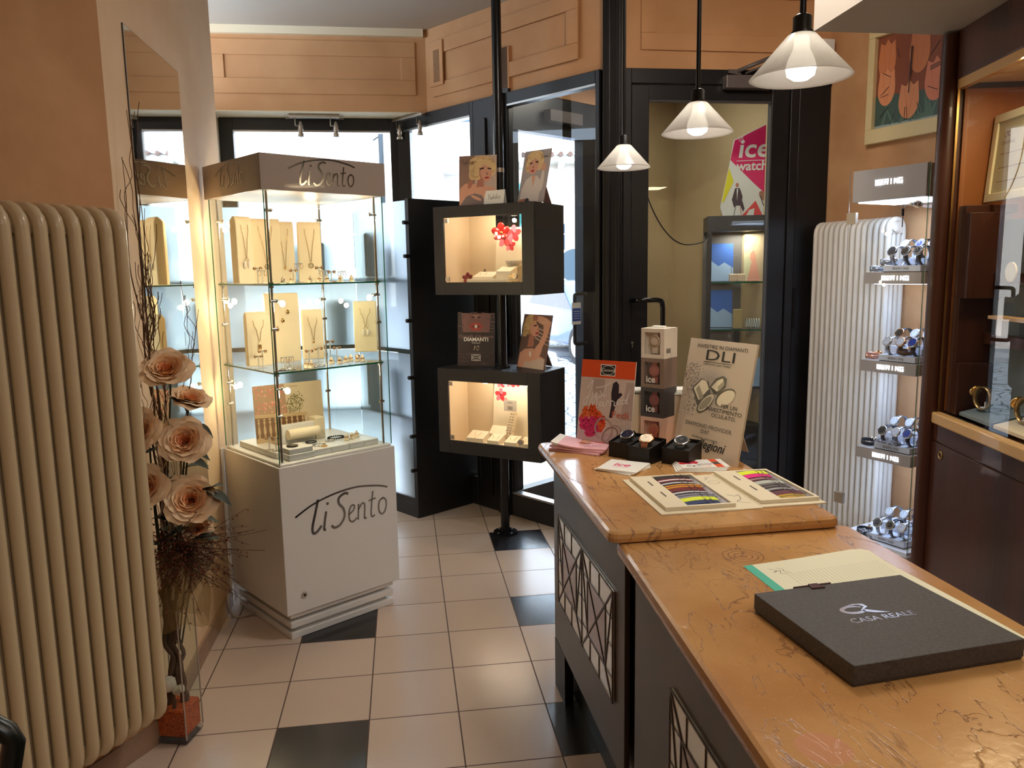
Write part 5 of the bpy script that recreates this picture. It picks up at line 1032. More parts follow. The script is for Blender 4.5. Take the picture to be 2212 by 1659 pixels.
# flyers
for k in range(4):
    lb = ['cream sheet at the bottom of the flyer pile', 'flyer low in the pile before the tall board', 'flyer just under the top of the pile before the tall board', 'flyer with red flowers and orange border on top of its pile'][k]
    B = MB(); m_ = paper; B.box(-.078, -.052, 0, .078, .052, .003, paper)
    if k == 3:
        rr = random.Random(4); B.prism([(.035, -.052), (.06, -.052), (.06, .052), (.035, .052)], .003, .0032, orange)
        for i in range(40): B.ell(rr.uniform(-.07, -.015), rr.uniform(0, .045), .009, .006, MC['print_red_flower'] if i % 3 else MC['print_magenta_flower'], .0033+i*.00001, 8, rr.uniform(0, 3))
        B.box(.036, -.014, .003, .058, .014, .0036, ink); B.ring2(.047, 0, .012, .0015, paper, .0038, 16, .008); B.box(-.02, -.014, .003, .03, -.009, .0034, ink); B.ring2(-.045, -.03, .013, .002, silver, .0036, 16, .009); B.ring2(-.025, -.032, .013, .002, silver, .0037, 16, .009); B.text('Fedi', .018, orange, -.01, -.04, .0034)
    if k == 0: B.M = Matrix.Identity(4)
    tag(B.build('flyer', loc=(.952-.006*(3-k), 2.392-.004*(3-k), ZC+.0032*k), rot=(0, 0, radians(-4-3*(3-k)))), lb, 'flyer', 'flyer pile')
# watch boxes
bxm = mat('black_box_card', c(20, 19, 19), .45); cus = mat('dark_velvet', c(44, 42, 40), .8)
def watchbox(fl, fr, w_, d_, h_, lab, wlab, dial, case_, strap_, wr=0):
    a = V((fl[0], fl[1])); b_ = V((fr[0], fr[1])); an_ = math.atan2(b_.y-a.y, b_.x-a.x); t = thing('watch_box', lab, 'watch box', (a.x, a.y, ZC), an_, 'open black watch boxes')
    B = MB(); B.box(0, 0, 0, w_, d_, .012, bxm); e = .003
    B.box(0, 0, .012, w_, e, h_*.74, bxm); B.box(0, d_-e, .012, w_, d_, h_, bxm); B.add([(0, 0, .012), (e, 0, .012), (e, d_, .012), (0, d_, .012), (0, 0, h_*.74), (e, 0, h_*.74), (e, d_, h_), (0, d_, h_)], [(0, 3, 2, 1), (4, 5, 6, 7), (0, 1, 5, 4), (1, 2, 6, 5), (2, 3, 7, 6), (3, 0, 4, 7)], bxm)
    B.add([(w_-e, 0, .012), (w_, 0, .012), (w_, d_, .012), (w_-e, d_, .012), (w_-e, 0, h_*.74), (w_, 0, h_*.74), (w_, d_, h_), (w_-e, d_, h_)], [(0, 3, 2, 1), (4, 5, 6, 7), (0, 1, 5, 4), (1, 2, 6, 5), (2, 3, 7, 6), (3, 0, 4, 7)], bxm); B.build('tray', t)
    B = MB(); zz0, zz1 = h_*.74-.008, h_-.012; B.add([(e, e, .012), (w_-e, e, .012), (w_-e, d_-e, .012), (e, d_-e, .012), (e, e, zz0), (w_-e, e, zz0), (w_-e, d_-e, zz1), (e, d_-e, zz1)], [(0, 3, 2, 1), (4, 5, 6, 7), (0, 1, 5, 4), (1, 2, 6, 5), (2, 3, 7, 6), (3, 0, 4, 7)], cus); B.build('cushion', t)
    c_ = a+V((cos(an_), sin(an_)))*w_*.5+V((-sin(an_), cos(an_)))*d_*.48; tl = math.atan2(zz1-zz0, d_)+.30
    wt = thing('wristwatch', wlab, 'watch', (c_.x, c_.y, ZC+(zz0+zz1)/2+.019), 0, 'wristwatches in black boxes', rot=(tl, 0, an_+wr)); watch_parts(wt, dial, case_, strap_, s=1.22)
d_blue = mat('dial_dark_blue', c(26, 32, 52), .2); d_cream = mat('dial_cream', c(240, 226, 200), .35); d_black = mat('dial_black', c(24, 22, 22), .25)
blk_l = mat('strap_black_leather', c(26, 24, 24), .5); tan = mat('strap_tan_leather', c(158, 92, 58), .55)
watchbox(G(1315, 985, ZC), G(1362, 993, ZC),   .092, .10, .072, 'open black watch box, leftmost of three, holding the blue dial watch', 'steel wristwatch with dark blue dial and black strap in the left box', d_blue, chrome, blk_l, .1)
watchbox(G(1355, 995, ZC), G(1407, 1005, ZC), .090, .10, .072, 'open black watch box, middle of three, holding the cream dial watch', 'rose gold wristwatch with cream dial and tan strap in the middle box', d_cream, ringm, tan, .3)
watchbox(G(1429, 1000, ZC), G(1468, 1006, ZC), .098, .10, .072, 'open black watch box, rightmost of three, before the tall pale board', 'slim steel wristwatch with black dial and black strap in the right box', d_black, chrome, blk_l, .35)
# strap catalogue
t = thing('strap_catalogue', 'open cream sample folder of coloured watch straps on the far counter', 'sample folder', (.9, 2.112, ZC), radians(1)); cr = mat('catalogue_cream', c(228, 216, 188), .55)
B = MB(); B.box(-.245, -.18, 0, -.01, .172, .004, cr); B.box(-.01, -.176, 0, .045, .176, .003, cr); B.box(.045, -.172, 0, .232, .18, .004, cr); B.build('cover', t)
inl = mat('catalogue_inlay', c(176, 172, 184), .5)
def cat_tray(x0, x1, y0, y1):
    B = MB(); z0, z1 = .0042, .0145; B.box(x0, y0, z0, x1, y1, .007, cr); B.box(x0, y0, .007, x0+.065, y1, z1, cr); B.box(x1-.008, y0, .007, x1, y1, z1, cr); B.box(x0+.065, y0, .007, x1-.008, y0+.010, z1, cr); B.box(x0+.065, y1-.010, .007, x1-.008, y1, z1, cr); o = B.build('tray', t)
    B = MB(); B.box(x0+.066, y0+.011, .0072, x1-.009, y1-.011, .0078, inl); B.build('inlay', o); 
    B = MB()
    for yy in (y0+(y1-y0)*.45, y0+(y1-y0)*.8): B.M = frame((x0+.034, yy, z1+.0004), (.0, -1, 0), (1, 0, 0)); [B.prism([(q_*.006, 0), (q_*.006+.0045, 0), (q_*.006+.0045, .006-.002*(q_ % 2)), (q_*.006, .006-.002*(q_ % 2))], 0, .0002, MC['print_grey']) for q_ in range(8)]; B.M = Matrix.Identity(4)
    B.build('lettering', o)
cat_tray(-.225, -.026, -.158, .162); cat_tray(.050, .224, -.150, .166)
B = MB(); B.ring2(.018, .09, .018, .0012, ink, .0034, 18); B.stroke([(.0, .12), (.012, .13), (.01, .145), (.03, .15)], .0015, ink, .0034); B.stroke([(.0, -.04), (.015, -.06), (.03, -.05), (.02, -.09), (.0, -.11), (.03, -.13)], .0015, ink, .0034); B.build('print', t)
cl = lambda *a: mat('strap_%d_%d_%d' % a, c(*a), .6)
left = [((62, 44, 40), (26, 24, 26), 'dark brown'), ((120, 28, 40), (225, 222, 220), 'red edged with white'), ((40, 40, 48), (205, 205, 210), 'black and pale grey'), ((212, 156, 40), (128, 30, 32), 'mustard and red'), ((128, 30, 32), (90, 24, 26), 'dark red'), ((60, 52, 60), (208, 204, 206), 'grey striped white'), ((148, 148, 164), (70, 70, 84), 'blue grey'), ((226, 240, 60), (220, 236, 50), 'neon yellow'), ((42, 60, 104), (30, 44, 84), 'navy blue')]
right = [((226, 240, 60), (220, 236, 50), 'neon yellow'), ((232, 40, 138), (220, 30, 126), 'hot pink'), ((96, 32, 40), (160, 140, 140), 'maroon with grey edge'), ((168, 172, 164), (190, 194, 186), 'light grey green'), ((110, 100, 98), (50, 46, 48), 'grey and black striped'), ((60, 56, 60), (170, 168, 170), 'charcoal'), ((110, 60, 74), (90, 50, 62), 'plum'), ((196, 150, 50), (128, 116, 40), 'mustard and olive')]
def straps(lst, x0, x1, y0, y1, side):
    n = len(lst)
    for i, (c1, c2, nm) in enumerate(lst):
        y = y1-(y1-y0)*(i+.5)/n; wd = (y1-y0)/n*.44; r_ = thing('watch_strap', '%s fabric watch strap in the %s tray of the sample folder' % (nm, side), 'watch strap', (.9+x0, 2.112+y, ZC+.0085), radians(1+.6*((i*7) % 3-1)), 'fabric watch straps in the sample folder'); L_ = x1-x0-.006*(i % 3)
        B = MB(); m1, m2 = cl(*c1), cl(*c2); z = .003
        for q0, q1, m_ in ((-wd, -wd*.35, m1), (-wd*.35, wd*.35, m2), (wd*.35, wd, m1)):
            for j in range(6):
                xa, xb = L_*j/6, L_*(j+1)/6; h_ = lambda x: .0025+.004*sin(pi*x/L_); B.add([(xa, q0, 0), (xb, q0, 0), (xb, q1, 0), (xa, q1, 0), (xa, q0, h_(xa)), (xb, q0, h_(xb)), (xb, q1, h_(xb)), (xa, q1, h_(xa))], [(4, 5, 6, 7), (0, 1, 5, 4), (2, 3, 7, 6), (0, 3, 7, 4), (1, 2, 6, 5)], m_)
        B.build('band', r_)
        B = MB()
        for xx in (L_*.62, L_*.78): B.tube([(xx, -wd-.0008, .001), (xx, -wd-.0008, .0078), (xx, wd+.0008, .0078), (xx, wd+.0008, .001)], .0007, steel if i % 2 else blk_l, 5)
        B.build('keeper', r_); B = MB(); B.ring2(0, 0, wd, .0015, steel, .0075, 12) if False else B.tube([(L_, -wd, .003), (L_+.006, -wd, .003), (L_+.006, wd, .003), (L_, wd, .003)], .0008, steel, 5, closed=True); B.build('buckle', r_)
straps(left, -.155, -.045, -.146, .150, 'left'); straps(right, .118, .208, -.138, .155, 'right')
# ---------------------------------------------------------------- things on the near counter
ZN = .9548; t = thing('gift_box', 'flat dark grey lidded box with silver emblem on the near counter', 'box', (.704, 1.102, ZN+.0012), radians(6.2)); gb = noisy('textured_grey_paper', c(62, 58, 56), c(80, 75, 72), 160, .5, .3, 500)
B = MB(); B.box(.002, .002, 0, .340, .298, .010, gb); B.build('base', t); B = MB(); B.box(0, 0, .004, .342, .300, .037, gb); B.build('lid', t, bevel=.0015)
slv = mat('silver_foil', c(225, 228, 238), .18, .9); B = MB(); z = .0374; B.text('CASA REALE', .024, slv, .10, .132, z, width=.135)
n = 20; B.add([(.135+.026*cos(a)*(1), .180+.017*sin(a)*(1), z) for a in [radians(25+300*i/n) for i in range(n+1)]]+[(.139+.020*cos(a), .181+.0095*sin(a), z) for a in [radians(25+300*i/n) for i in range(n+1)]], [(i, i+1, n+2+i, n+1+i) for i in range(n)], slv)
B.add([(.130, .197, z), (.160, .198, z), (.165, .188, z), (.150, .176, z), (.150, .171, z), (.168, .160, z), (.196, .154, z), (.17, .170, z), (.158, .178, z), (.172, .186, z), (.170, .199, z), (.150, .203, z)], [(0, 1, 11), (1, 2, 9, 10), (2, 3, 8, 9), (3, 4, 7, 8), (4, 5, 6, 7), (1, 10, 11)], slv); B.build('logo', t)
B = MB(); B.box(.09, .2995, .028, .175, .303, .0385, mat('brown_ribbon', c(70, 30, 26), .5)); B.prism([(.12, .285), (.15, .283), (.145, .305), (.125, .305)], .0375, .0395, MC['brown_ribbon']); B.build('ribbon', t)
B = MB(); pts = [(.752, 1.628), (.90, 1.652), (1.045, 1.682), (1.075, 1.682), (1.089, 1.668), (1.085, 1.60), (1.104, 1.35), (1.112, 1.16), (.80, 1.13), (.762, 1.40)]
B.prism(pts, 0, .0008, mat('writing_paper', c(228, 224, 196), .6)); ptp = mat('teal_print', c(78, 186, 160), .5)
B.prism([(.752, 1.628), (.775, 1.632), (.787, 1.40), (.762, 1.40)], .0008, .0010, ptp)
gl_ = mat('grey_line', c(186, 180, 156), .6)
for k in range(26):
    x = .83+k*.0095; B.prism([(x, 1.43+.004*k), (x+.0010, 1.43+.004*k), (x+.0005, 1.57+.0016*k), (x-.0005, 1.57+.0016*k)], .0008, .0009, gl_)
B.M = Matrix.Translation((.80, 1.60, .001)) @ Matrix.Rotation(radians(-82), 4, 'Z'); B.text('ABC', .014, ink, -.03, .0, 0, shear=.3) if False else None
B.stroke([(-.0, 0), (.012, .012), (.02, .0), (.014, .02), (.03, .012), (.034, .026)], .0012, ink, 0); B.stroke([(.0, .02), (.01, .03), (.02, .026), (.032, .036)], .0012, ink, 0); B.M = Matrix.Identity(4)
tag(B.build('paper_sheet', loc=(0, 0, ZN)), 'cream ruled paper sheet with teal edge under the dark grey box', 'paper')
# ---------------------------------------------------------------- pendant lamps
fg = bpy.data.materials.new('frosted_shade'); fg.use_nodes = True; MC['frosted_shade'] = fg; N = fg.node_tree.nodes; L = fg.node_tree.links; N.clear()
o_ = N.new('ShaderNodeOutputMaterial'); tr = N.new('ShaderNodeBsdfTranslucent'); tr.inputs[0].default_value = (.86, .83, .78, 1); df = N.new('ShaderNodeBsdfDiffuse'); df.inputs[0].default_value = (.8, .77, .73, 1); tp = N.new('ShaderNodeBsdfTransparent'); tp.inputs[0].default_value = (.9, .88, .85, 1); gl = N.new('ShaderNodeBsdfGlossy'); gl.inputs['Roughness'].default_value = .2
a1 = N.new('ShaderNodeMixShader'); a1.inputs[0].default_value = .45; a2 = N.new('ShaderNodeMixShader'); a2.inputs[0].default_value = .28; a3 = N.new('ShaderNodeMixShader'); a3.inputs[0].default_value = .07
L.new(tr.outputs[0], a1.inputs[1]); L.new(df.outputs[0], a1.inputs[2]); L.new(a1.outputs[0], a2.inputs[1]); L.new(tp.outputs[0], a2.inputs[2]); L.new(a2.outputs[0], a3.inputs[1]); L.new(gl.outputs[0], a3.inputs[2]); L.new(a3.outputs[0], o_.inputs[0])
lampb = mat('lamp_bulb', c(255), .3, emit=(1, .95, .84, 1), es=6); lampblk = mat('lamp_black', c(20, 18, 18), .3)
LP = [((.855, 2.99), 'farthest of the pendant lamps, smallest in the picture, left'), ((.851, 2.221), 'middle pendant lamp of the row over the counter'), ((.817, 1.566), 'large nearest fully visible pendant lamp, before the inner door'), ((.80, .93), 'pendant lamp cut by the upper right corner of the picture')]
lamp0 = None; ZL = 2.015
def mklamp():
    t = thing('pendant_lamp', '', 'lamp', (0, 0, 0)); B = MB(); B.cyl((0, 0, .116), (0, 0, CZ-ZL), .0065, lampblk, 12, cap=False); B.build('rod', t)
    B = MB(); B.lathe([(0, .122), (.012, .122), (.0185, .117), (.0185, .092), (.0225, .088), (.0225, .084), (0, .084)], lampblk, 24); B.build('socket', t); B = MB(); B.cyl((0, 0, CZ-ZL-.02), (0, 0, CZ-ZL), .045, lampblk, 24); B.build('ceiling_rose', t)
    B = MB(); B.lathe([(.020, .086), (.028, .082), (.098, .004), (.101, 0), (.098, -.0015), (.094, .004), (.026, .078), (.018, .083)], fg, 48, close=True); B.build('shade', t)
    B = MB(); B.lathe([(0, .08), (.014, .08), (.016, .055), (.026, .035), (.030, .018), (.027, .004), (.015, -.004), (0, -.006)], lampb, 20); B.build('bulb', t); return t
lamp0 = mklamp()
for k, ((x, y), lb) in enumerate(LP):
    o = lamp0 if k == 0 else dup(lamp0); o.location = (x, y, ZL); o['label'] = lb if 'pendant' in lb else lb; o['group'] = 'pendant lamps over the counter'
    light('SPOT', 'pendant_lamp_light', (x, y, ZL-.012), 4.5, (1, .92, .78), .03, spot=radians(150), blend=.6)
    light('POINT', 'pendant_lamp_glow', (x, y, ZL+.02), .12, (1, .9, .72), .02)
# ---------------------------------------------------------------- lit watch display case on the right
BN = V((2.352, 3.30)); bl = V((cos(radians(112)), sin(radians(112)))); br = V((cos(radians(22)), sin(radians(22))))
# local frame: x along the right hand face (22 deg), y along the left hand face (112 deg)
t = thing('watch_display_case', 'tall glass display case with glowing white lettering on the right, before the column radiator', 'display case', (BN.x, BN.y, 0), radians(22)); W_, D_ = .345, .41; ZT = 2.085
def BP(x, y, z): q = BN+br*x+bl*y; return (q.x, q.y, z)
greyh = mat('header_grey', c(176, 172, 172), .45); letter = mat('backlit_letters', c(255), .3, emit=(.92, .95, 1, 1), es=2.6); ledp = mat('led_panel', c(250), .3, emit=(.72, .84, 1, 1), es=4); acw = mat('acrylic_white', c(235, 240, 250), .25)
B = MB(); B.box(-.0, .0, 0, W_, D_, .235, greyh); B.box(.01, .01, .235, W_-.01, D_-.01, .25, acw); B.build('base', t)
for (x0, y0, x1, y1) in ((0, 0, W_, .006), (0, .008, .006, D_), (W_-.006, .008, W_, D_)):
    B = MB(); B.box(x0, y0, .25, x1, y1, ZT, glass); B.build('glass_wall', t)
B = MB(); B.box(-.001, -.001, .25, .0015, .0015, ZT, greenedge); B.box(.008, .0, .25, .0095, .0015, ZT, steel); B.box(-.001, D_-.002, .25, .0015, D_, ZT, steel); B.build('glass_edge', t)
B = MB(); B.box(.012, .02, 1.935, W_-.012, D_-.01, ZT-.002, greyh); B.build('header', t)
B = MB(); B.box(.03, .04, 1.929, W_-.03, D_-.03, 1.9345, ledp); B.build('led_panel', t)
def bering(B, ywid, z, yc, hgt):
    """blocky BERING lettering on the left hand face"""
    B.M = frame((0, 0, 0), (0, -1, 0), (0, 0, 1))
FL = frame((.0105, D_, 0), (0, -1, 0), (0, 0, 1))        # left face plane (inside the glass)
def lettering(name, par, x0, z0, wd, hh, m_, M, ext=.001):
    B = MB(M); k = wd/6; lw = hh*.20; S = lambda a, b_, c_, d_: B.prism([(a, b_), (c_, b_), (c_, d_), (a, d_)], 0, ext, m_)
    g = {'B': [(0, 0, .8, .22), (0, .39, .8, .61), (0, .78, .8, 1), (0, 0, .2, 1), (.6, 0, .8, 1)], 'E': [(0, 0, .8, .22), (0, .39, .8, .61), (0, .78, .8, 1), (0, 0, .2, .61)], 'R': [(0, .78, .8, 1), (0, .35, .8, .55), (0, 0, .2, 1), (.6, .5, .8, 1), (.55, 0, .78, .4)], 'I': [(.3, 0, .5, 1)], 'N': [(0, 0, .2, 1), (.6, 0, .8, 1), (.15, .62, .4, .9), (.4, .2, .62, .55)], 'G': [(0, 0, .8, .22), (0, .78, .8, 1), (0, 0, .2, 1), (.6, 0, .8, .55), (.4, .4, .8, .55)]}
    for i, ch in enumerate('BERING'):
        for a, b_, c_, d_ in g[ch]: S(x0+(i+a)*k, z0+b_*hh, x0+(i+c_)*k, z0+d_*hh)
    return B.build(name, par)
lettering('lettering', t, D_-.278, 2.005, .145, .026, letter, FL)
shz = [1.594, 1.163, .722]
for z in shz:
    B = MB(); B.box(.03, .03, z-.055, W_-.03, D_-.085, z, greyh); s_ = B.build('shelf', t); lettering('lettering', s_, D_-.232, z-.038, .145, .022, letter, frame((.029, D_, 0), (0, -1, 0), (0, 0, 1)))
    B = MB(); B.box(.06, .06, z-.058, W_-.06, D_-.12, z-.0552, ledp); B.build('led_panel', s_)
    q = BP(W_/2, D_/2-.02, z-.075); light('AREA', 'case_led_light', q, 1.5, (.45, .64, 1), .2)
light('AREA', 'case_led_light', BP(W_/2, D_/2, 1.92), 2.2, (.52, .70, 1), .25)
for z in (1.83, .41):
    B = MB(); B.box(-.006, D_-.045, z, .012, D_+.006, z+.055, satin); B.build('hinge', t)
B = MB(); B.cyl((-.03, .045, 1.90), (.02, .045, 1.90), .011, chrome, 16); B.cyl((-.008, .045, 1.90), (.0, .045, 1.90), .017, chrome, 18); B.box(-.035, .075, 1.897, -.030, .045, 1.903, chrome) if False else B.box(-.06, .040, 1.894, -.03, .050, 1.906, chrome); B.build('lock', t)
ky = thing('key', 'small black headed key hanging from the lock of the glowing watch case', 'key', BP(-.045, .09, 1.80)); B = MB(); B.tube([(.0085*cos(a), 0, .09+.0085*sin(a)) for a in [2*pi*i/16 for i in range(16)]], .0009, steel, 5, closed=True); B.build('key_ring', ky)
B = MB(); B.box(-.005, -.003, .05, .005, .003, .083, ink); B.build('key_head', ky); B = MB(); B.box(-.002, -.001, .0, .003, .001, .052, steel); B.build('key_blade', ky)
# watches: standing on c rings with the dial to the upper left
def cwatch(nm, dial, cs, strp, dark=0):
    t_ = thing('display_watch', nm, 'watch', (0, 0, 0)); r = .030
    B = MB(); pts = [(r*cos(a), 0, r*1.08*sin(a)+r) for a in [2*pi*i/30 for i in range(30)]]
    vs = []; fs = []; n = 30
    for i, p in enumerate(pts):
        a = 2*pi*i/n; ox, oz = cos(a), sin(a); wd = .0095-.002*abs(sin(a/2))
        vs += [(p[0]-ox*.0012, -wd, p[2]-oz*.0012), (p[0]+ox*.0012, -wd, p[2]+oz*.0012), (p[0]+ox*.0012, wd, p[2]+oz*.0012), (p[0]-ox*.0012, wd, p[2]-oz*.0012)]
    for i in range(n):
        j = (i+1) % n; fs += [(4*i+k, 4*j+k, 4*j+(k+1) % 4, 4*i+(k+1) % 4) for k in range(4)]
    B.add(vs, fs, strp, True); B.build('strap', t_)
    Mw = Matrix.Translation((-r*cos(.5)-.002, 0, r*1.08*sin(.5)+r)) @ Matrix.Rotation(-(pi/2-.5), 4, 'Y')
    B = MB(Mw); B.lathe([(0, -.001), (.0165, -.001), (.0178, .002), (.0178, .0055), (.0155, .0075), (.015, .007), (0, .007)], cs, 24); B.cyl((0, .0178, .003), (0, .021, .003), .002, cs, 8); B.build('case', t_)
    B = MB(Mw); B.ell(0, 0, .0148, .0148, dial, .0073, 24); B.ring2(0, 0, .0122, .0012, silver if dark else steel, .0075, 24); B.stroke([(0, 0), (.009, .004)], .0008, silver if dark else ink, .0077); B.stroke([(0, 0), (-.003, .011)], .0006, silver if dark else ink, .0078); B.build('dial', t_)
    B = MB(); B.box(-.006, -.004, 0, .010, .004, .004, acw); B.box(.008, -.003, 0, .012, .003, .02, acw); B.build('clip_stand', t_)
    return t_
milan = mat('milanese_mesh', c(150, 156, 168), .3, .95); mdark = mat('black_mesh', c(36, 40, 54), .35, .5); dsil = mat('dial_silver', c(205, 214, 228), .3); dblu = mat('dial_blue', c(30, 60, 150), .2); dgr = mat('dial_grey_dark', c(58, 62, 74), .25); brn = mat('strap_brown_case', c(86, 56, 50), .5); rg_m = mat('strap_rose_mesh', c(216, 160, 140), .3, .8)
kinds = [cwatch('a', dgr, chrome, milan, 1), cwatch('b', d_black, chrome, mdark, 1), cwatch('c', dsil, chrome, milan), cwatch('d', dblu, chrome, mdark, 1), cwatch('e', dsil, ringm, brn), cwatch('f', dsil, ringm, rg_m), cwatch('g', d_black, ringm, mdark, 1)]
kname = ['steel watch with grey dial', 'black mesh watch', 'silver dial watch', 'bright blue dial watch', 'rose gold watch with brown band', 'rose gold mesh watch', 'dark watch with rose gold case']
used = set(); cnt = {}
SHN = ['top shelf', 'second shelf', 'third shelf', 'base platform']
def put_watch(k, x, y, z, shelf, lie=False, where='', s=1.42):
    o = kinds[k] if k not in used else dup(kinds[k]); used.add(k); loc = BP(x, y, z)
    if lie: o.rotation_euler = (radians(82), 0, radians(22+150)); o.location = (loc[0], loc[1], z+.012)
    else: o.rotation_euler = (0, 0, radians(22-8)); o.location = loc
    o.scale = (s, s, s); o['label'] = '%s, %s, %s of glowing case' % (kname[k], where, SHN[shelf]); o['group'] = 'watches in the glowing display case'
blk3 = mat('acrylic_block', c(214, 226, 246), .2)
def plinth(x0, y0, x1, y1, z0, h_, lab, text=True):
    t_ = thing('acrylic_block', lab, 'display block', BP(x0, y0, z0), radians(22), 'white acrylic blocks in the glowing case'); B = MB(); B.rbox(0, 0, .004, x1-x0, y1-y0, h_, blk3, .001); B.box(.002, .002, 0, x1-x0-.002, y1-y0-.002, .004, mdark); B.build('block', t_)
    if text: lettering('lettering', t_, .05, h_*.38, .085, h_*.32, mat('engraved_grey', c(120, 124, 140), .5), frame((-.0006, y1-y0, 0), (0, -1, 0), (0, 0, 1)), .0004)
lev = [(shz[0], 0), (shz[1], 1), (shz[2], 2), (.251, 3)]
for z, s_ in lev:
    plinth(.05, .05, .16, .24, z, .032, 'white acrylic block with faint lettering in front on the %s of the glowing case' % SHN[s_]); plinth(.17, .05, W_-.05, .26, z, .065, 'taller white acrylic block behind on the %s of the glowing case' % SHN[s_], False)
seq = [[0, 1, 1, 2, 3, 0], [2, 4, 3, 6, 2, 5], [1, 2, 3, 2, 2, 1], [0, 1, 2, 2, 2, 0]]
for z, s_ in lev:
    q = seq[s_]; fr_ = [(.085, .185, .032, 'leftmost in front'), (.10, .125, .032, 'second in front'), (.11, .070, .032, 'third in front'), (.20, .20, .065, 'left on taller block'), (.215, .13, .065, 'middle on taller block'), (.23, .075, .065, 'right on taller block')]
    for i, (x, y, dz, wh) in enumerate(fr_): put_watch(q[i], x, y, z+dz+.0005, s_, False, wh)
    put_watch([0, 5, 1, 1][s_], .075, .27, z+.001, s_, True, 'lying far left', 1.15)
    if s_ == 0: put_watch(0, .075, .215, z+.033, 0, True, 'lying on front block', 1.15)
    if s_ == 1: put_watch(4, .07, .10, z+.033, 1, True, 'lying on front block', 1.1)
cry = mat('clear_crystal', c(245, 248, 255), .05, trans=.8)
rr = random.Random(8)
for nm, (x, y, z) in (('third shelf', (.06, .17, shz[2]+.033)), ('base platform', (.08, .26, .252))):
    B = MB()
    for i in range(70): a_, b_ = rr.uniform(-.035, .035), rr.uniform(-.06, .06); B.sph((a_, b_, .006+.012*rr.random()), rr.uniform(.004, .009), cry, 5)
    o = B.build('crystal_gravel', loc=BP(x, y, z+.001), rot=(0, 0, radians(22))); tag(o, 'heap of clear crystal chips on the %s of the glowing case' % nm, 'crystal chips', kind='stuff')
# ---------------------------------------------------------------- dark wood wall cabinet
CO = V((2.118, 2.89)); ca = math.atan2(-.976, -.216); cdx = V((cos(ca), sin(ca))); cn = V((-cdx.y, cdx.x))   # cn points away from the shop
t = thing('wood_display_cabinet', 'dark mahogany wall cabinet with glass doors at the right edge', 'cabinet', (CO.x, CO.y, 0), ca); CL = 1.9; CD = .46
owood = noisy('orange_brown_wood', c(130, 74, 30), c(150, 90, 40), 4, .45, stretch=(1, 1, .1)); bei = mat('beige_sill', c(212, 168, 108), .35, coat=.3); gpan = mat('grey_blue_panel', c(116, 126, 130), .35)
B = MB(); B.box(.06, .0, 0, CL, CD, .93, wood); B.box(.06, -.006, .93, CL, CD, 1.0, wood); B.box(.0, .0, 0, .06, CD, 2.498, wood); B.box(.06, CD-.02, 1.0, CL, CD, 2.498, wood); B.box(.06, .0, 2.32, CL, CD, 2.498, wood); B.box(CL-.03, 0, 1.0, CL, CD, 2.32, wood); B.build('carcass', t, bevel=.003)
B = MB(); B.cyl((.03, -.012, 0), (.03, -.012, 2.49), .034, wood, 24); B.build('column', t)
B = MB(); B.box(.065, -.018, 1.0, CL, .02, 1.045, bei); B.build('sill', t, bevel=.006)
B = MB(); B.box(.062, .004, 2.285, CL, .03, 2.32, bei); B.build('top_strip', t)
B = MB(); B.box(.063, -.008, .06, .88, -.001, .925, wood); dr = B.build('door', t, bevel=.002); B = MB(frame((.148, -.0085, .885), (1, 0, 0), (0, 0, 1))); 
B.tube([(.014*cos(a), .014*sin(a), .002) for a in [2*pi*i/24 for i in range(24)]], .003, brass, 8, closed=True); B.cyl((0, 0, -.002), (0, 0, .001), .012, ink, 20); B.build('ring_pull', dr)
B = MB(); B.box(.885, -.008, .06, CL, -.001, .925, wood); B.build('door', t, bevel=.002)
B = MB(); B.box(.066, .03, 1.05, .072, CD-.02, 2.284, owood); B.box(.072, CD-.03, 1.70, CL-.03, CD-.02, 2.31, owood); B.box(.072, .03, 2.305, CL-.03, CD-.03, 2.318, mat('cabinet_top_inside', c(220, 196, 150), .5)); B.build('wood_lining', t)
B = MB(); B.box(.10, .165, 1.05, CL-.03, .172, 1.79, gpan); B.build('back_panel', t)
for z in (1.575, 1.345):
    B = MB(); B.box(.072, .13, z-.02, CL-.03, .1645, z+.02, wood); B.build('shelf', t)
B = MB(); B.box(.073, .035, 1.50, .17, .16, 1.82, wood); B.box(.073, .035, 1.82, .13, .22, 1.85, wood); B.box(.073, .035, 1.25, .12, .16, 1.50, wood); B.box(.073, .035, 1.046, .15, .16, 1.25, wood); B.build('stepped_support', t, bevel=.002)
B = MB(); B.box(.067, .006, 1.046, CL-.02, .010, 2.284, glass); gd = B.build('glass_door', t); B = MB(); B.box(.067, .004, 1.046, .0695, .012, 2.284, brass); B.build('edge_strip', gd)
light('AREA', 'cabinet_lamp', (CO.x+cdx.x*.6+cn.x*.10, CO.y+cdx.y*.6+cn.y*.10, 2.29), 9, (1, .80, .48), .25)
def CP(x, y, z): q = CO+cdx*x+cn*y; return (q.x, q.y, z)
cf = thing('certificate_frame', 'cream framed card with small brown emblem behind the glass of the wood cabinet', 'framed card', CP(.085, .115, 1.86), 0, rot=(0, 0, ca)); Mt = Matrix.Rotation(radians(-4), 4, 'X')
fcm = mat('cream_frame', c(232, 222, 184), .5)
B = MB(Mt); B.box(0, 0, 0, .42, .02, .03, fcm); B.box(0, 0, .29, .42, .02, .32, fcm); B.box(0, 0, .03, .03, .02, .29, fcm); B.box(.39, 0, .03, .42, .02, .29, fcm); B.build('frame', cf, bevel=.002)
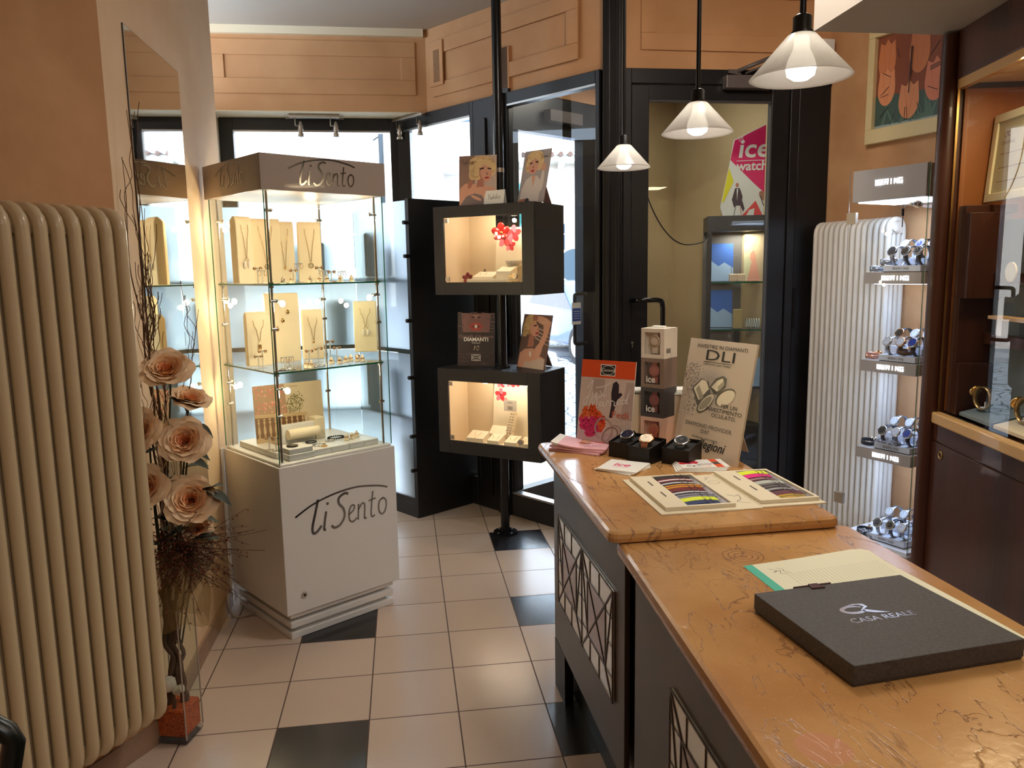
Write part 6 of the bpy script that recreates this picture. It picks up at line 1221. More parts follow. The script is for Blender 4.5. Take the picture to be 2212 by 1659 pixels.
B = MB(Mt); B.box(.03, .008, .03, .39, .018, .29, mat('card_grey', c(196, 186, 150), .5)); B.M = Mt @ frame((0, .0075, 0), (1, 0, 0), (0, 0, 1)); bm = mat('print_brown', c(120, 60, 26), .5); B.ring2(.085, .24, .012, .0025, bm, 0, 18, .009, .5); B.stroke([(.09, .245), (.105, .25), (.098, .238), (.112, .232)], .0035, bm, 0)
B.text('CASA REALE', .016, bm, .06, .205, 0, width=.09)
for k in range(3): B.prism([(.06, .17-k*.05), (.34, .17-k*.05), (.34, .172-k*.05), (.06, .172-k*.05)], 0, .0001, bm)
B.build('card', cf)
B = MB(); B.box(0, 0, 0, .42, .05, .012, bei); o = B.build('wooden_bar', loc=CP(.27, .07, 1.43), rot=(0, 0, ca)); tag(o, 'pale wooden bar tray on the lower shelf of the wood cabinet', 'tray')
B = MB(); B.box(.02, .02, -.06, .06, .04, 0, acw); B.box(.36, .02, -.06, .40, .04, 0, acw); o2 = B.build('tray_stand', parent=None, loc=CP(.27, .07, 1.43), rot=(0, 0, ca)); tag(o2, 'clear supports below the pale wooden bar tray in the wood cabinet', 'stand')
bt = mat('blue_grey_tray', c(130, 146, 152), .4)
for k, (x, lb) in enumerate(((.17, 'leftmost'), (.42, 'middle'), (.68, 'rightmost'))):
    B = MB(); B.add([(0, 0, 0), (.23, 0, 0), (.23, .13, 0), (0, .13, 0), (0, 0, .012), (.23, 0, .012), (.23, .13, .045), (0, .13, .045)], [(0, 3, 2, 1), (4, 5, 6, 7), (0, 1, 5, 4), (1, 2, 6, 5), (2, 3, 7, 6), (3, 0, 4, 7)], bt if k < 1 else cream); o = B.build('sloped_tray', loc=CP(x, .04, 1.0505), rot=(0, 0, ca)); tag(o, '%s low sloped jewellery tray on the sill level of the wood cabinet' % lb, 'tray', 'sloped trays in the wood cabinet')
gw = cwatch('gold toned watch standing on a ring stand, left behind the wood cabinet glass', d_cream, gold, mat('gold_mesh', c(190, 160, 110), .3, .9)); gw.location = CP(.24, .09, 1.09); gw.rotation_euler = (0, 0, ca+.3); gw.scale = (1.3, 1.3, 1.3); gw['group'] = 'watches in the wood cabinet'
dup(gw, CP(.50, .10, 1.09), ca+.2, 'steel and gold watch on a stand further right in the wood cabinet'); 
pw = thing('pocket_watch', 'small gold pocket watch lying open at the left end of the wood cabinet sill', 'watch', CP(.125, .06, 1.062)); B = MB(Matrix.Rotation(radians(60), 4, 'X') @ Matrix.Rotation(.3, 4, 'Y')); B.lathe([(0, 0), (.026, 0), (.028, .004), (.026, .008), (0, .009)], gold, 24); B.build('case', pw); B = MB(Matrix.Rotation(radians(60), 4, 'X') @ Matrix.Rotation(.3, 4, 'Y')); B.ell(0, 0, .022, .022, d_cream, .0095, 24); B.build('dial', pw)
pk_ = mat('pale_plate', c(226, 214, 180), .4)
B = MB(); B.cyl((0, 0, 0), (0, .006, 0), .035, pk_, 24); tag(B.build('medal', loc=CP(.34, .10, 1.60), rot=(0, 0, ca)), 'pale round medal standing on the middle shelf of the wood cabinet', 'medal')
# ---------------------------------------------------------------- framed tulip wall clock
q = SR(.31, -.001); xd = DR
t = thing('wall_clock', 'square cream framed wall clock with peach tulip print, high on the right wall', 'clock', (q[0], q[1], 2.275), radians(-75)); fcr = mat('clock_frame_cream', c(226, 206, 156), .5); S_ = .52
B = MB(); f_ = .075
for (x0, z0, x1, z1) in ((0, 0, S_, f_), (0, S_+.10-f_, S_, S_+.10), (0, f_, f_*.55, S_+.10-f_), (S_-f_*.75, f_, S_, S_+.10-f_)): B.box(x0, -.04, z0, x1, 0, z1, fcr)
B.build('frame', t, bevel=.003)
B = MB(); B.M = frame((f_*.55, -.014, f_), (1, 0, 0), (0, 0, 1)); IW = S_-f_*1.3; IH = S_+.10-2*f_; B.prism([(0, 0), (IW, 0), (IW, IH), (0, IH)], -.006, 0, mat('clock_bg', c(140, 78, 52), .5)); 
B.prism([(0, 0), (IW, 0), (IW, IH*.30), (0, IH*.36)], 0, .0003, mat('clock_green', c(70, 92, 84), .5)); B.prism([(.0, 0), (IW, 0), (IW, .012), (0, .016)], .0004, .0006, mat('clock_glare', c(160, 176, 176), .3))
lg = mat('clock_leaf', c(92, 118, 104), .5); rr = random.Random(6)
for k in range(14): x = rr.uniform(0, IW); B.poly([(x, .01), (x+.02, .01), (x+rr.uniform(-.06, .08), rr.uniform(.09, .16))], lg, .0005+k*.00001)
tu = [mat('tulip_a', c(206, 128, 84), .5), mat('tulip_b', c(222, 148, 104), .5), mat('tulip_c', c(212, 130, 100), .5), mat('tulip_s', c(180, 96, 60), .5)]
def tulip(x, y, rx, ry, m_, z):
    B.ell(x, y, rx, ry, m_, z, 22); B.poly([(x-rx, y+ry*.1), (x-rx*.8, y+ry*1.1), (x-rx*.3, y+ry*.9), (x, y+ry*1.25), (x+rx*.4, y+ry*.9), (x+rx*.85, y+ry*1.1), (x+rx, y+ry*.1)], m_, z+.00005)
    B.stroke([(x-rx*.5, y+ry*.9), (x-rx*.25, y), (x-rx*.1, y-ry*.8)], .0015, tu[3], z+.0001); B.stroke([(x+rx*.5, y+ry*.8), (x+rx*.3, y), (x+rx*.1, y-ry*.8)], .0015, tu[3], z+.0001)
tulip(IW*.15, IH*.72, .055, .09, tu[0], .0010); tulip(IW*.62, IH*.72, .06, .10, tu[0], .0012); tulip(IW*.16, IH*.42, .055, .085, tu[1], .0014); tulip(IW*.86, IH*.38, .062, .095, tu[2], .0016); tulip(IW*.50, IH*.23, .062, .085, tu[1], .0018)
bl_ = lambda pts, w_=.003: B.stroke(pts, w_, ink, .0032)
cxx, cyy = IW*.52, IH*.80
bl_([(IW*.30, IH*.82), (IW*.34, IH*.72)]); bl_([(IW*.78, IH*.66), (IW*.9, IH*.78)]); bl_([(IW*.10, IH*.60), (IW*.22, IH*.54)]); bl_([(IW*.08, IH*.36), (IW*.2, IH*.44)]); bl_([(IW*.08, IH*.34), (IW*.2, IH*.36)])
for k in range(3): bl_([(IW*.78, IH*(.50+.018*k)), (IW*.93, IH*(.53+.018*k))], .004)
bl_([(IW*.08, IH*.12), (IW*.2, IH*.22)]); bl_([(IW*.76, IH*.34), (IW*.9, IH*.28)]); bl_([(IW*.62, IH*.20), (IW*.68, IH*.08)]); bl_([(IW*.3, IH*.14), (IW*.24, IH*.02)])
bl_([(IW*.45, IH*.05), (IW*.455, IH*.18)]); bl_([(IW*.49, IH*.05), (IW*.475, IH*.18)]); bl_([(IW*.45, IH*.05), (IW*.49, IH*.05)]); B.build('clock_face', t)
B = MB(); B.M = frame((f_*.55, -.021, f_), (1, 0, 0), (0, 0, 1)); B.stroke([(cxx, cyy), (IW*.50, IH*.32)], .005, mat('clock_hand', c(50, 34, 30), .4)); B.stroke([(cxx, cyy), (IW*.515, IH*.50)], .009, MC['clock_hand'], .001); B.build('hand', t)
# ---------------------------------------------------------------- vase with artificial roses
VX, VY = -.848, 2.738; gv = mat('vase_glass', c(235, 225, 220), .03, trans=.9, ior=1.15)
t = thing('glass_vase', 'tall square clear glass vase on the floor between radiator and showcase', 'vase', (VX, VY, 0), radians(-15)); B = MB(); w_ = .058; k_ = .0045
for (x0, y0, x1, y1) in ((-w_, -w_, w_, -w_+k_), (-w_, w_-k_, w_, w_), (-w_, -w_+k_, -w_+k_, w_-k_), (w_-k_, -w_+k_, w_, w_-k_)): B.box(x0, y0, .025, x1, y1, .50, sglass)
B.build('walls', t); B = MB(); B.rbox(-w_, -w_, 0, w_, w_, .025, gv, .008); B.build('base', t)
B = MB()
for (a_, b_) in ((-w_, -w_), (w_, -w_), (w_, w_), (-w_, w_)): B.cyl((a_*.97, b_*.97, .02), (a_*.97, b_*.97, .50), .0028, mat('glass_edge_pale', c(200, 180, 168), .15, trans=.3), 6)
B.build('edge', t)
og = noisy('orange_granules', c(160, 44, 8), c(236, 110, 40), 170, .4, .9, 200)
B = MB(); B.rbox(-w_+.006, -w_+.006, 0, w_-.006, w_-.006, .10, og, .004); o = B.build('orange_granules', loc=(VX, VY, .026), rot=(0, 0, radians(-15))); tag(o, 'orange glass granules filling the bottom of the tall square vase', 'granules', kind='stuff')
rr = random.Random(12)
dw = mat('driftwood', c(92, 64, 48), .8); tw1 = mat('willow_brown', c(96, 66, 44), .8); tw2 = mat('willow_pale', c(190, 168, 140), .8)
def wander(p, q, amp, n=9):
    p, q = V(p), V(q); return smooth2([tuple(p.lerp(q, i/n)+(V((rr.uniform(-amp, amp), rr.uniform(-amp, amp), 0)) if 0 < i < n else V((0, 0, 0)))) for i in range(n+1)], 3)
for i in range(6):
    a = rr.uniform(0, 6.28); B = MB(); B.tube(wander((VX+.025*cos(a), VY+.025*sin(a), .10), (VX+rr.uniform(-.035, .035), VY+rr.uniform(-.035, .035), .55), .012), .0075, dw, 7); o = B.build('driftwood_stick'); tag(o, 'brown driftwood stick inside the tall square vase, %s' % ['foremost', 'leaning left', 'leaning right', 'upright in the middle', 'rear left', 'rear right'][i], 'stick', 'driftwood in the vase')
B = MB(); B.sph((VX-.02, VY-.035, .22), .026, mat('white_stone', c(214, 202, 184), .5), 12, sx=1.2, sz=1.2); tag(B.build('pebble'), 'cream pebble inside the vase above the orange granules', 'pebble')
B = MB(); B.cyl((VX-.0, VY-.03, .19), (VX+.03, VY-.035, .2), .014, MC['white_stone'], 14); tag(B.build('shell_stub'), 'small cream shell beside the pebble in the vase', 'shell')
# willow branches
wl = ['curly willow branch reaching highest before the wall', 'curly willow branch bending left of the mirror', 'curly willow branch crossing the mirror edge', 'dark willow branch across the mirror middle', 'dark willow branch arching to the right over the mirror', 'willow branch beside the topmost rose', 'pale willow branch hanging between the upper roses', 'pale willow branch hanging before the middle leaves', 'pale willow branch curling below the middle rose', 'pale willow branch at the right of the lower roses']
tops = [(-.865, 2.78, 2.17), (-.885, 2.76, 2.02), (-.85, 2.76, 1.98), (-.84, 2.80, 1.86), (-.70, 2.83, 1.52), (-.83, 2.79, 1.70), (-.86, 2.72, 1.62), (-.80, 2.70, 1.30), (-.82, 2.69, 1.12), (-.74, 2.71, 1.05)]
for i, tp_ in enumerate(tops):
    B = MB(); m_ = tw1 if i < 6 else tw2; st_ = (VX+rr.uniform(-.02, .03), VY+rr.uniform(-.02, .02), .52); pth = wander(st_, tp_, .016 if i < 6 else .02, 12); n_ = len(pth); B.tube(pth, [(.0055 if i < 6 else .0042)*(1-.85*k/n_) for k in range(n_)], m_, 6)
    for j in range(9 if i < 6 else 4):
        k = rr.randint(n_//4, n_-3); b0 = V(pth[k]); B.tube(wander(b0, b0+V((rr.uniform(-.05, .05), rr.uniform(-.03, .03), rr.uniform(.12, .32))), .010, 6), .0012, m_, 4)
    o = B.build('willow_branch'); tag(o, wl[i], 'branch', 'willow branches')
# roses
pt = [noisy('rose_petal_%d' % i, c(*a), c(*b_), 30, .75) for i, (a, b_) in enumerate([((236, 146, 92), (240, 166, 112)), ((244, 188, 138), (246, 202, 154)), ((246, 210, 168), (248, 220, 184))])]
stemm = mat('rose_stem', c(40, 48, 30), .7); leafm = noisy('rose_leaf', c(14, 26, 18), c(26, 40, 28), 25, .7)
def rose_mesh(seed, R_=.05):
    q = random.Random(seed); B = MB(); NP = 36
    for i in range(NP):
        t_ = i/(NP-1); ang = i*2.399+q.uniform(-.15, .15); tilt = .06+.98*t_**1.1+q.uniform(-.06, .06); ln_ = R_*(.42+.78*t_); wd = R_*(.30+.58*t_); m_ = pt[0] if t_ < .28 else pt[1] if t_ < .62 else pt[2]; nu, nv = 6, 6; vs = []
        for u_ in range(nu+1):
            uu = u_/nu
            for v_ in range(nv+1):
                vv_ = v_/nv*2-1; prof = sin(min(1, uu*1.15)*pi*.5)**.6*(1-.25*max(0, uu-.75)*4*abs(vv_))
                x = vv_*wd*prof*.9; cup = (vv_**2)*wd*.5; bend = tilt+.55*max(0, uu-.72)*(1.2*t_); rad = R_*.06+ln_*uu*sin(bend)-cup*.8+.002*sin(9*vv_+i); zz = ln_*uu*cos(bend)+R_*.09*sin(4*vv_+i)*uu*t_
                vs.append((rad*cos(ang)-x*sin(ang), rad*sin(ang)+x*cos(ang), zz))
        B.add(vs, [(a*(nv+1)+b_, a*(nv+1)+b_+1, (a+1)*(nv+1)+b_+1, (a+1)*(nv+1)+b_) for a in range(nu) for b_ in range(nv)], m_, True)
    return B
def leaf_add(B, p, d, ln_, wd, m_):
    p, d = V(p), V(d).normalized(); s_ = d.cross(V((0, 0, 1))).normalized(); u_ = s_.cross(d); vs = []; n = 7
    for i in range(n+1):
        t_ = i/n; w2 = wd*sin(pi*min(1, t_**.8))*(1 if i < n else 0); c_ = p+d*ln_*t_-V((0, 0, 1))*ln_*.25*t_*t_; vs += [c_-s_*w2+u_*w2*.25, c_, c_+s_*w2+u_*w2*.25]
    B.add(vs, [(3*i+j, 3*i+j+1, 3*i+4+j, 3*i+3+j) for i in range(n) for j in range(2)], m_, True)
RS = [((-.79, 2.72, 1.325), (.05, -.75, .85), 'topmost peach rose, before the mirror', .072), ((-.735, 2.77, 1.215), (.35, -.35, .9), 'peach rose right of the stem, second from the top, seen from the side', .058), ((-.885, 2.70, 1.125), (-.2, -.85, .45), 'peach rose at the left, half hidden by the radiator, upper of two', .068), ((-.745, 2.70, 1.085), (.1, -.95, .5), 'fully open peach rose in the middle right of the arrangement', .070), ((-.875, 2.69, .935), (-.1, -.9, .5), 'peach rose at the left, half hidden by the radiator, lower of two', .066), ((-.735, 2.68, .885), (.1, -.95, .55), 'large pale peach rose low at the right, lowest of the big ones', .076), ((-.735, 2.74, .76), (.45, -.8, .1), 'smallest peach bud low at the right above the twig nest', .042)]
for i, (p, d, lb, R_) in enumerate(RS):
    t = thing('artificial_rose', lb, 'rose', p, 0, 'peach roses in the vase'); z_ = V(d).normalized(); M3 = z_.to_track_quat('Z', 'Y').to_matrix().to_4x4()
    R_ *= 1.12; B = rose_mesh(i+20, R_); B.v = [M3 @ (v_-V((0, 0, R_*.35))) for v_ in B.v]; B.build('bloom', t)
    P_ = V(p); base = V((VX+.01*(i-3), VY, .35))-P_; B = MB(); b0 = -z_*R_*.35; B.tube(smooth2([tuple(b0), tuple(b0-z_*.03-V((0, 0, .02))), tuple(b0.lerp(base, .4)+V((0, .01, 0))), tuple(base)], 5), .0032, stemm, 6); B.build('stem', t)
    for j in range(4 if i != 6 else 1):
        B = MB(); a = rr.choice((pi+.2, -.2))+rr.uniform(-.45, .45); p_ = b0.lerp(base, .08+.09*j)+V((0, -.005, 0)); leaf_add(B, p_, (cos(a), sin(a)*.7, rr.uniform(-.3, .35)), rr.uniform(.08, .11), rr.uniform(.026, .036), leafm); B.build('leaf', t)
    if i == 5:
        for a_, b_, z__ in ((.5, -.3, .35), (.75, -.2, -.25)): B = MB(); leaf_add(B, (.045, .01, .035+.03*b_), (a_, b_, z__), .10, .032, leafm); B.build('leaf', t)
# nest of dry twigs with berries
B = MB(); tm = mat('dry_twig', c(70, 40, 26), .8); bm_ = mat('dry_berry', c(112, 52, 26), .6); cxy = V((-.79, 2.72, .70))
for i in range(270):
    a = rr.uniform(0, 6.28); p = cxy+V((rr.uniform(-.05, .05), rr.uniform(-.04, .04), rr.uniform(-.05, .05))); ln_ = rr.uniform(.06, .17) if i % 4 else rr.uniform(.16, .28); q = p+V((cos(a)*ln_ if cos(a) > 0 else cos(a)*ln_*.4, -abs(sin(a))*ln_*.6, rr.uniform(-.8, .55)*ln_)); mid = p.lerp(q, .5)+V((0, 0, rr.uniform(-.01, .02)))
    B.tube([tuple(p), tuple(mid), tuple(q)], .0009, tm, 4)
    for k in range(3): b0 = p.lerp(q, rr.uniform(.4, 1)); B.sph(b0+V((rr.uniform(-.006, .006), 0, rr.uniform(-.006, .006))), .0032, bm_, 5)
tag(B.build('dry_berry_twigs'), 'tangle of thin dry twigs with rust red berries around the vase mouth', 'twigs', kind='stuff')
rfi = mat('ribbon_gauze', c(206, 176, 112), .7); gz = bpy.data.materials.new('cream_gauze'); gz.use_nodes = True; N = gz.node_tree.nodes; L = gz.node_tree.links; N.clear(); oo = N.new('ShaderNodeOutputMaterial'); tt = N.new('ShaderNodeBsdfTransparent'); dd_ = N.new('ShaderNodeBsdfDiffuse'); dd_.inputs[0].default_value = c(168, 138, 84); ml_ = N.new('ShaderNodeMixShader'); ml_.inputs[0].default_value = .4; L.new(tt.outputs[0], ml_.inputs[1]); L.new(dd_.outputs[0], ml_.inputs[2]); L.new(ml_.outputs[0], oo.inputs[0])
B = MB(); vs = []; n = 26; K_ = 9
for i in range(n):
    a = 2*pi*i/n
    for k in range(K_):
        t_ = k/(K_-1); r_ = .045+.055*sin(t_*2.2)+.010*sin(5*a+3*t_); vs.append((VX+.03+r_*cos(a)*1.05, VY-.01+r_*sin(a)*.9, .70-.26*t_+.015*sin(4*a)*t_))
B.add(vs, [(i*K_+k, ((i+1) % n)*K_+k, ((i+1) % n)*K_+k+1, i*K_+k+1) for i in range(n) for k in range(K_-1)], gz, True); tag(B.build('gauze_wrap'), 'gold cream gauze wrapped around the vase mouth under the twigs', 'gauze')
B = MB(); vs = []
for i in range(13):
    t_ = i/12
    for k in range(6): u_ = k/5; vs.append((-.74+.10*u_+.02*sin(6*t_), 2.72+.01*sin(9*u_+5*t_)+.02*t_, .66-.24*t_-.03*sin(pi*u_)*t_))
B.add(vs, [(i*6+k, i*6+k+1, (i+1)*6+k+1, (i+1)*6+k) for i in range(12) for k in range(5)], gz, True); tag(B.build('gauze_ribbon'), 'loose end of the gauze ribbon hanging right of the vase', 'ribbon')
# ---------------------------------------------------------------- vestibule: grey display cabinet, sign, cable
vq = V((2.03, 5.08)); va = math.atan2(-1.6, .52); t = thing('vestibule_showcase', 'grey framed glass showcase seen through the inner door', 'showcase', (vq.x, vq.y, 0), radians(-16)); gcm = mat('cabinet_grey', c(70, 72, 72), .4); VW, VD, VH = .46, .30, 1.965
B = MB(); B.box(0, 0, VH-.10, VW, VD, VH, gcm); B.box(0, 0, 0, VW, VD, .55, gcm); B.box(0, 0, .55, .03, .03, VH-.1, gcm); B.box(VW-.03, 0, .55, VW, .03, VH-.1, gcm); B.box(0, VD-.03, .55, VW, VD, VH-.1, mat('cabinet_grey_back', c(108, 108, 104), .5)); B.box(.03, .03, .8, VW-.03, VD-.03, .815, gcm); B.build('frame', t, bevel=.002)
for z in (1.20, 1.52): B = MB(); B.box(.03, .01, z, VW-.03, VD-.03, z+.008, sglass); B.box(.03, .008, z, VW-.03, .010, z+.008, greenedge); B.build('shelf', t)
B = MB(); B.box(.03, .004, .55, VW-.03, .008, VH-.10, glass); B.build('glass_front', t)
def vp(x, y, z): a = radians(-16); q = vq+V((cos(a), sin(a)))*x+V((-sin(a), cos(a)))*y; return (q.x, q.y, z)
light('AREA', 'vestibule_showcase_lamp', vp(.23, .15, VH-.115), 1.5, (1, .92, .8), .15)
bsk = mat('picture_blue', c(62, 110, 190), .4); bpl = mat('picture_pale_blue', c(150, 186, 220), .4)
for z, lb in ((1.53, 'blue mountain picture card on the upper shelf of the vestibule showcase'), (1.21, 'blue mountain picture card on the middle shelf of the vestibule showcase'), (.82, 'blue card at the bottom of the vestibule showcase')):
    B = MB(Matrix.Rotation(radians(-6), 4, 'X')); hh = .26 if z > 1 else .2; B.box(0, 0, 0, .15, .004, hh, bsk); B.M = Matrix.Rotation(radians(-6), 4, 'X') @ frame((0, -.0005, 0), (1, 0, 0), (0, 0, 1)); B.prism([(0, 0), (.15, 0), (.15, hh*.35), (.09, hh*.5), (.05, hh*.4), (0, hh*.55)], 0, .0004, bpl)
    tag(B.build('picture_card', loc=vp(.05, .2, z), rot=(0, 0, radians(-16))), lb, 'picture card', 'blue picture cards in the vestibule')
B = MB(Matrix.Rotation(radians(-14), 4, 'X')); B.box(0, 0, 0, .16, .006, .27, mat('pale_green_photo', c(196, 200, 160), .5)); B.M = Matrix.Rotation(radians(-14), 4, 'X') @ frame((0, -.0006, 0), (1, 0, 0), (0, 0, 1)); B.ell(.07, .17, .03, .045, skin, .0002); B.poly([(.02, 0), (.05, .13), (.10, .13), (.15, 0)], skin, .0002); tag(B.build('photo_card', loc=vp(.26, .12, 1.53), rot=(0, 0, radians(-20))), 'pale leaning photo card of a figure in the vestibule showcase', 'photo card')
for k, lb in enumerate(('left', 'right')): 
    B = MB(); B.rbox(0, 0, 0, .05, .04, .05, cream, .003); B.cyl((.01, .0, .05), (.01, .0, .10), .0015, gold, 6); tag(B.build('perfume_box', loc=vp(.16+.055*k, .08, 1.53), rot=(0, 0, radians(-16))), '%s of two small cream boxes on the upper vestibule shelf' % lb, 'box', 'cream boxes in the vestibule')
B = MB(); B.rbox(0, 0, 0, .06, .05, .13, mat('gold_card_box', c(190, 180, 130), .5), .003); tag(B.build('gift_carton', loc=vp(.19, .06, 1.21), rot=(0, 0, radians(-16))), 'tall pale gold carton on the middle shelf of the vestibule showcase', 'carton')
B = MB(); 
for k in range(6): B.tube([(0+.016*k, .03*cos(a), .035+.03*sin(a)) for a in [2*pi*i/20 for i in range(20)]], .0045, mat('bangle_white', c(206, 214, 208), .3), 6, closed=True)
tag(B.build('bangle_roll', loc=vp(.28, .08, 1.21), rot=(0, 0, radians(-16))), 'row of white bangles on a roll in the vestibule showcase', 'bangles')
B = MB(); B.box(0, 0, 0, .2, .2, .004, bpl); tag(B.build('blue_sheet', loc=vp(.30, .03, .816), rot=(radians(70), 0, radians(-16))), 'pale blue sheet leaning low in the vestibule showcase', 'sheet')
# ice watch sign on top
t = thing('advertising_sign', 'pink and white diamond patterned sign standing on the vestibule showcase', 'sign', vp(.13, .10, VH+.0005), 0, rot=(0, 0, radians(-16))); mg = mat('sign_magenta', c(196, 30, 96), .45); wpl = mat('sign_white', c(206, 214, 210), .5)
B = MB(frame((0, 0, 0), (1, 0, 0), (0, 0, 1))); o_p = [(-.02, 0), (.40, 0), (.44, .5), (.24, .59), (.04, .50), (.015, .34), (-.04, .06)]; B.prism(o_p, -.012, 0, wpl); B.build('board', t)
B = MB(frame((0, -.0006, 0), (1, 0, 0), (0, 0, 1))); B.prism([(.045, .495), (.24, .585), (.435, .495), (.44, .38), (.245, .15), (.18, .21), (.02, .37)], 0, .0005, mg); B.prism([(.012, .32), (.045, .23), (-.02, .09), (-.03, .1)], 0, .0005, mat('sign_yellow', c(206, 204, 40), .5)); B.prism([(.10, 0), (.24, 0), (.19, .10)], 0, .0005, mat('sign_red', c(206, 70, 70), .5)); B.poly([(.13, .0), (.15, .04), (.185, .05), (.18, 0)], wpl, .0007)
B.text('ice', .17, wpl, .065, .385, .001, shear=.12, bold=.003, width=.20); B.prism([(.06, .36), (.33, .36), (.33, .364), (.06, .364)], .0006, .001, wpl); B.text('watch', .085, wpl, .06, .30, .001, bold=.002, width=.20, shear=.05); B.ring2(.085, .50, .014, .003, wpl, .001, 20); B.stroke([(.078, .505), (.084, .500), (.09, .505)], .003, wpl, .001); B.stroke([(.093, .512), (.102, .522)], .003, wpl, .001)
pd = mat('print_suit', c(66, 52, 62), .5); B.ell(.068, .205, .010, .014, skin2, .0008); B.poly([(.035, .11), (.055, .185), (.085, .185), (.105, .13), (.10, .09), (.075, .10), (.06, .06), (.05, .06)], pd, .0009); B.poly([(.055, .1), (.10, .11), (.12, .05), (.11, .03), (.09, .07), (.06, .07)], pd, .0010); B.poly([(.065, .18), (.075, .18), (.07, .10)], wpl, .0012); B.stroke([(.06, .06), (.05, .0)], .003, ink, .0012); B.stroke([(.09, .06), (.10, .01)], .004, skin2, .0012)
B.ell(.235, .13, .02, .035, mat('print_brown_skin', c(150, 110, 90), .5), .0008, 16, .5); B.stroke([(.22, .13), (.25, .06), (.27, .12)], .006, pd, .001); B.build('print', t)
B = MB(); B.tube(smooth2([(1.395, 4.56, 2.46), (1.41, 4.56, 2.2), (1.47, 4.57, 2.0), (1.58, 4.6, 1.84), (1.72, 4.68, 1.77), (1.98, 4.98, 1.80), (2.04, 5.10, 1.86)], 6), .004, ink, 6); tag(B.build('black_cable'), 'black cable hanging in a curve behind the inner door glass', 'cable')
# ---------------------------------------------------------------- street
B = MB(); B.prism([(-30, 5.99), (.2, 5.99), (.75, 5.15), (1.4, 5.6), (2.1, 6.2), (30, 6.2), (30, 60), (-30, 60)], -.12, -.02, cob); struct(B.build('ground'))
B = MB(); B.prism([(-12, 12.5), (9, 15.2), (9.0, 16), (-12, 13.4)], -.019, .06, mat('pavement', c(150, 152, 156), .8)); struct(B.build('ground_pavement'))
fac = noisy('pale_facade', c(216, 204, 192), c(228, 218, 206), .5, .85); shut = mat('green_shutter', c(46, 88, 90), .7); wing = mat('window_dark', c(48, 66, 80), .3); stn = mat('pale_stone', c(206, 204, 198), .8)
def house(name, lab, ang, ax, ay, L_, Hh, wins, dep=5, eave=None, extra=None):
    t = thing(name, lab, 'building', (ax, ay, 0), ang); B = MB(); B.box(0, 0, -.1, L_, dep, Hh, fac); B.build('wall', t)
    for (x, z, w2, h2, sh) in wins:
        B = MB(); B.box(x-.05, -.05, z-.05, x+w2+.05, 0, z+h2+.05, stn); wf = B.build('window', t); B = MB(); B.box(x, -.06, z, x+w2, -.045, z+h2, wing); B.build('pane', wf)
        B = MB(); B.box(x+w2/2-.02, -.07, z, x+w2/2+.02, -.06, z+h2, stn); B.box(x, -.07, z+h2*.6, x+w2, -.06, z+h2*.6+.03, stn); B.build('glazing_bar', wf)
        if sh:
            for s_ in (-1, 1):
                xs0 = x-.05-w2*.5 if s_ < 0 else x+w2+.05; B = MB(); B.box(xs0, -.1, z-.02, xs0+w2*.5, -.055, z+h2+.02, shut)
                for k in range(int(h2/.09)): B.box(xs0+.04, -.115, z+.03+k*.09, xs0+w2*.5-.04, -.1, z+.06+k*.09, shut)
                B.build('shutter', t)
    if eave:
        B = MB(); B.box(-.3, -.7, Hh, L_+.3, dep, Hh+.14, stn); 
        for k in range(int(L_/.5)): B.box(k*.5, -.62, Hh-.12, k*.5+.16, 0, Hh, stn)
        B.build('eave', t); B = MB(); tl = mat('roof_tile', c(84, 66, 60), .8)
        B.add([(-.3, -.75, Hh+.14), (L_+.3, -.75, Hh+.14), (L_+.3, dep, Hh+.5), (-.3, dep, Hh+.5)], [(0, 1, 2, 3)], tl)
        for k in range(int((L_+.6)/.24)): B.cyl((-.3+k*.24, -.80, Hh+.16), (-.3+k*.24, dep, Hh+.52), .07, tl, 6)
        B.build('roof', t)
    return t
h1 = house('town_house', 'tall pale house with green shutters across the street, behind the left windows', radians(4), -14, 15.4, 16.5, 9, [(10.2, 4.6, .75, 1.5, 1), (12.6, 4.6, .75, 1.5, 1), (14.9, 4.6, .75, 1.5, 1), (12.5, 1.7, .7, 1.1, 0), (14.9, 1.7, .7, 1.1, 0), (9.8, 1.4, .9, 1.6, 0)], dep=3)
B = MB(); B.tube([(13.7, -.12, 0), (13.7, -.12, 9)], .05, mat('downpipe', c(34, 44, 52), .5), 8); B.tube([(13.55, -.1, 4.2), (13.85, -.1, 4.4)], .015, MC['downpipe'], 5); B.build('downpipe', h1)
B = MB(); B.box(14.2, -.8, 3.75, 16.4, 0, 3.9, stn); B.box(14.35, -.6, 3.55, 16.2, 0, 3.75, stn); B.box(14.6, -.4, 3.3, 14.9, 0, 3.55, stn); B.build('balcony', h1)
h2_ = house('pharmacy', 'low pale pharmacy house with tiled eaves and a cross, seen through the glass door', radians(-8), 1.2, 21.4, 12, 4.35, [(.6, 1.3, .8, 1.4, 0), (2.6, 2.1, .6, .7, 0), (5.2, 1.3, .9, 1.4, 0)], eave=1)
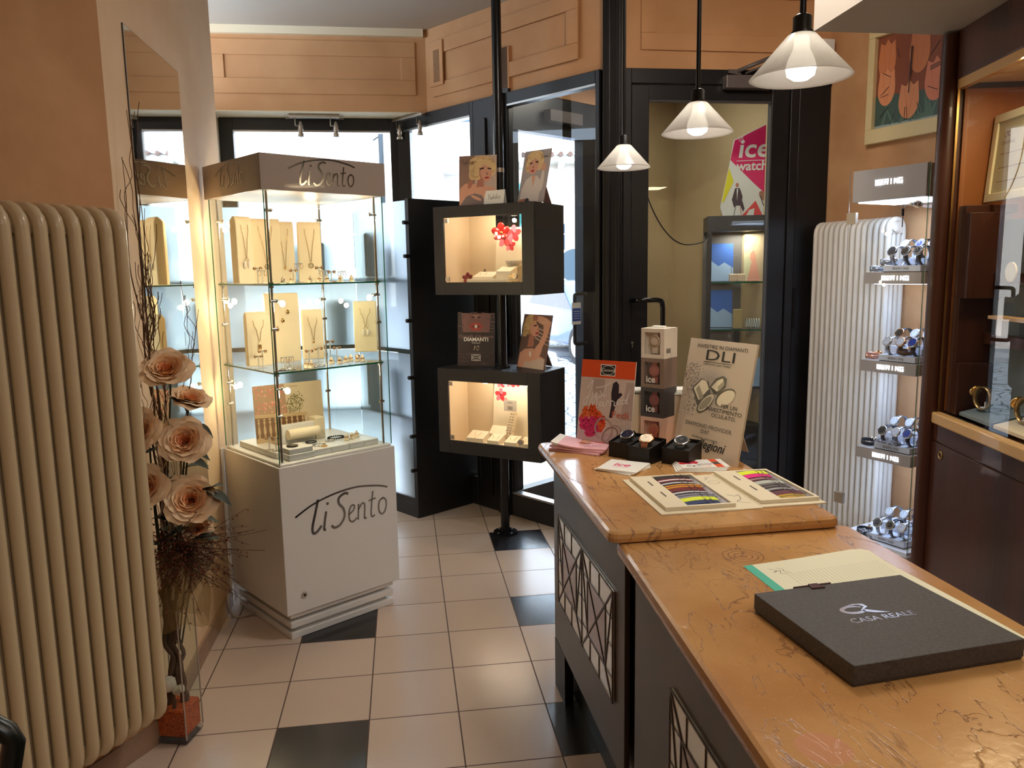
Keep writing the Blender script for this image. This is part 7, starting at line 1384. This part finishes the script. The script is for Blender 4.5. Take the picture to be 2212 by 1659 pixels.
B = MB(); cg = mat('pharmacy_cross_green', c(26, 112, 104), .5); B.M = frame((1.9, -.12, 3.25), (1, 0, 0), (0, 0, 1)); B.prism([(-.5, -.62), (.5, -.62), (.5, .62), (-.5, .62)], -.1, -.05, mat('cross_panel', c(84, 158, 160), .5)); B.prism([(-.14, -.42), (.14, -.42), (.14, -.14), (.42, -.14), (.42, .14), (.14, .14), (.14, .42), (-.14, .42), (-.14, .14), (-.42, .14), (-.42, -.14), (-.14, -.14)], -.05, .02, cg); B.build('pharmacy_cross', h2_)
B = MB(); B.M = frame((3.45, -.05, 0), (1, 0, 0), (0, 0, 1)); B.prism([(-.45, 0), (.45, 0)]+[(.45*cos(a), 1.7+.45*sin(a)) for a in [pi*i/12 for i in range(13)]], -.02, .03, wing); B.ring2(0, 1.7, .5, .06, stn, .04, 30); B.build('arched_door', h2_)
# parked car
t = thing('parked_car', 'pale parked car on the street seen past the upper display box', 'car', (3.55, 14.6, -.02), radians(100)); cb = mat('car_paint', c(84, 108, 150), .2, .3, coat=.6); B = MB(); prof = [(-2, .3), (-2.02, .62), (-1.9, .82), (-1.2, .92), (-.75, 1.38), (.7, 1.42), (1.35, .98), (1.9, .86), (2.05, .6), (2.02, .3)]; B.M = frame((0, .85, 0), (1, 0, 0), (0, 0, 1)); B.prism([(a, b_) for a, b_ in prof], 0, 1.7, cb, True); B.build('body', t, bevel=.05)
B = MB(frame((0, .86, 0), (1, 0, 0), (0, 0, 1))); B.prism([(-1.1, .94), (-.7, 1.3), (.62, 1.34), (1.15, .98)], -.005, 1.72, mat('car_glass', c(60, 74, 88), .1)); B.build('side_window', t)
for x in (-1.3, 1.3):
    for y in (-.87, .67):
        B = MB(); B.cyl((x, y, .32), (x, y+.2, .32), .32, mat('tyre', c(34, 36, 40), .8), 24); wh = B.build('wheel', t); B = MB(); B.cyl((x, y-.005, .32), (x, y+.205, .32), .2, silver, 20); B.build('hubcap', wh)
for i, x in enumerate((2.62, 2.0)):
    B = MB(); 
B = MB(); n = 24
for i in range(n): B.box(2.0+.16*i, 12.0+.04*i, -.0195, 2.08+.16*i, 12.22+.04*i, -.015, mat('road_paint_dark', c(70, 84, 100), .7) if i % 2 else paper)
tag(B.build('kerb_marking'), 'black and white striped kerb marking across the cobbles', 'road marking')
for k_, m_ in list(MC.items()):
    pass
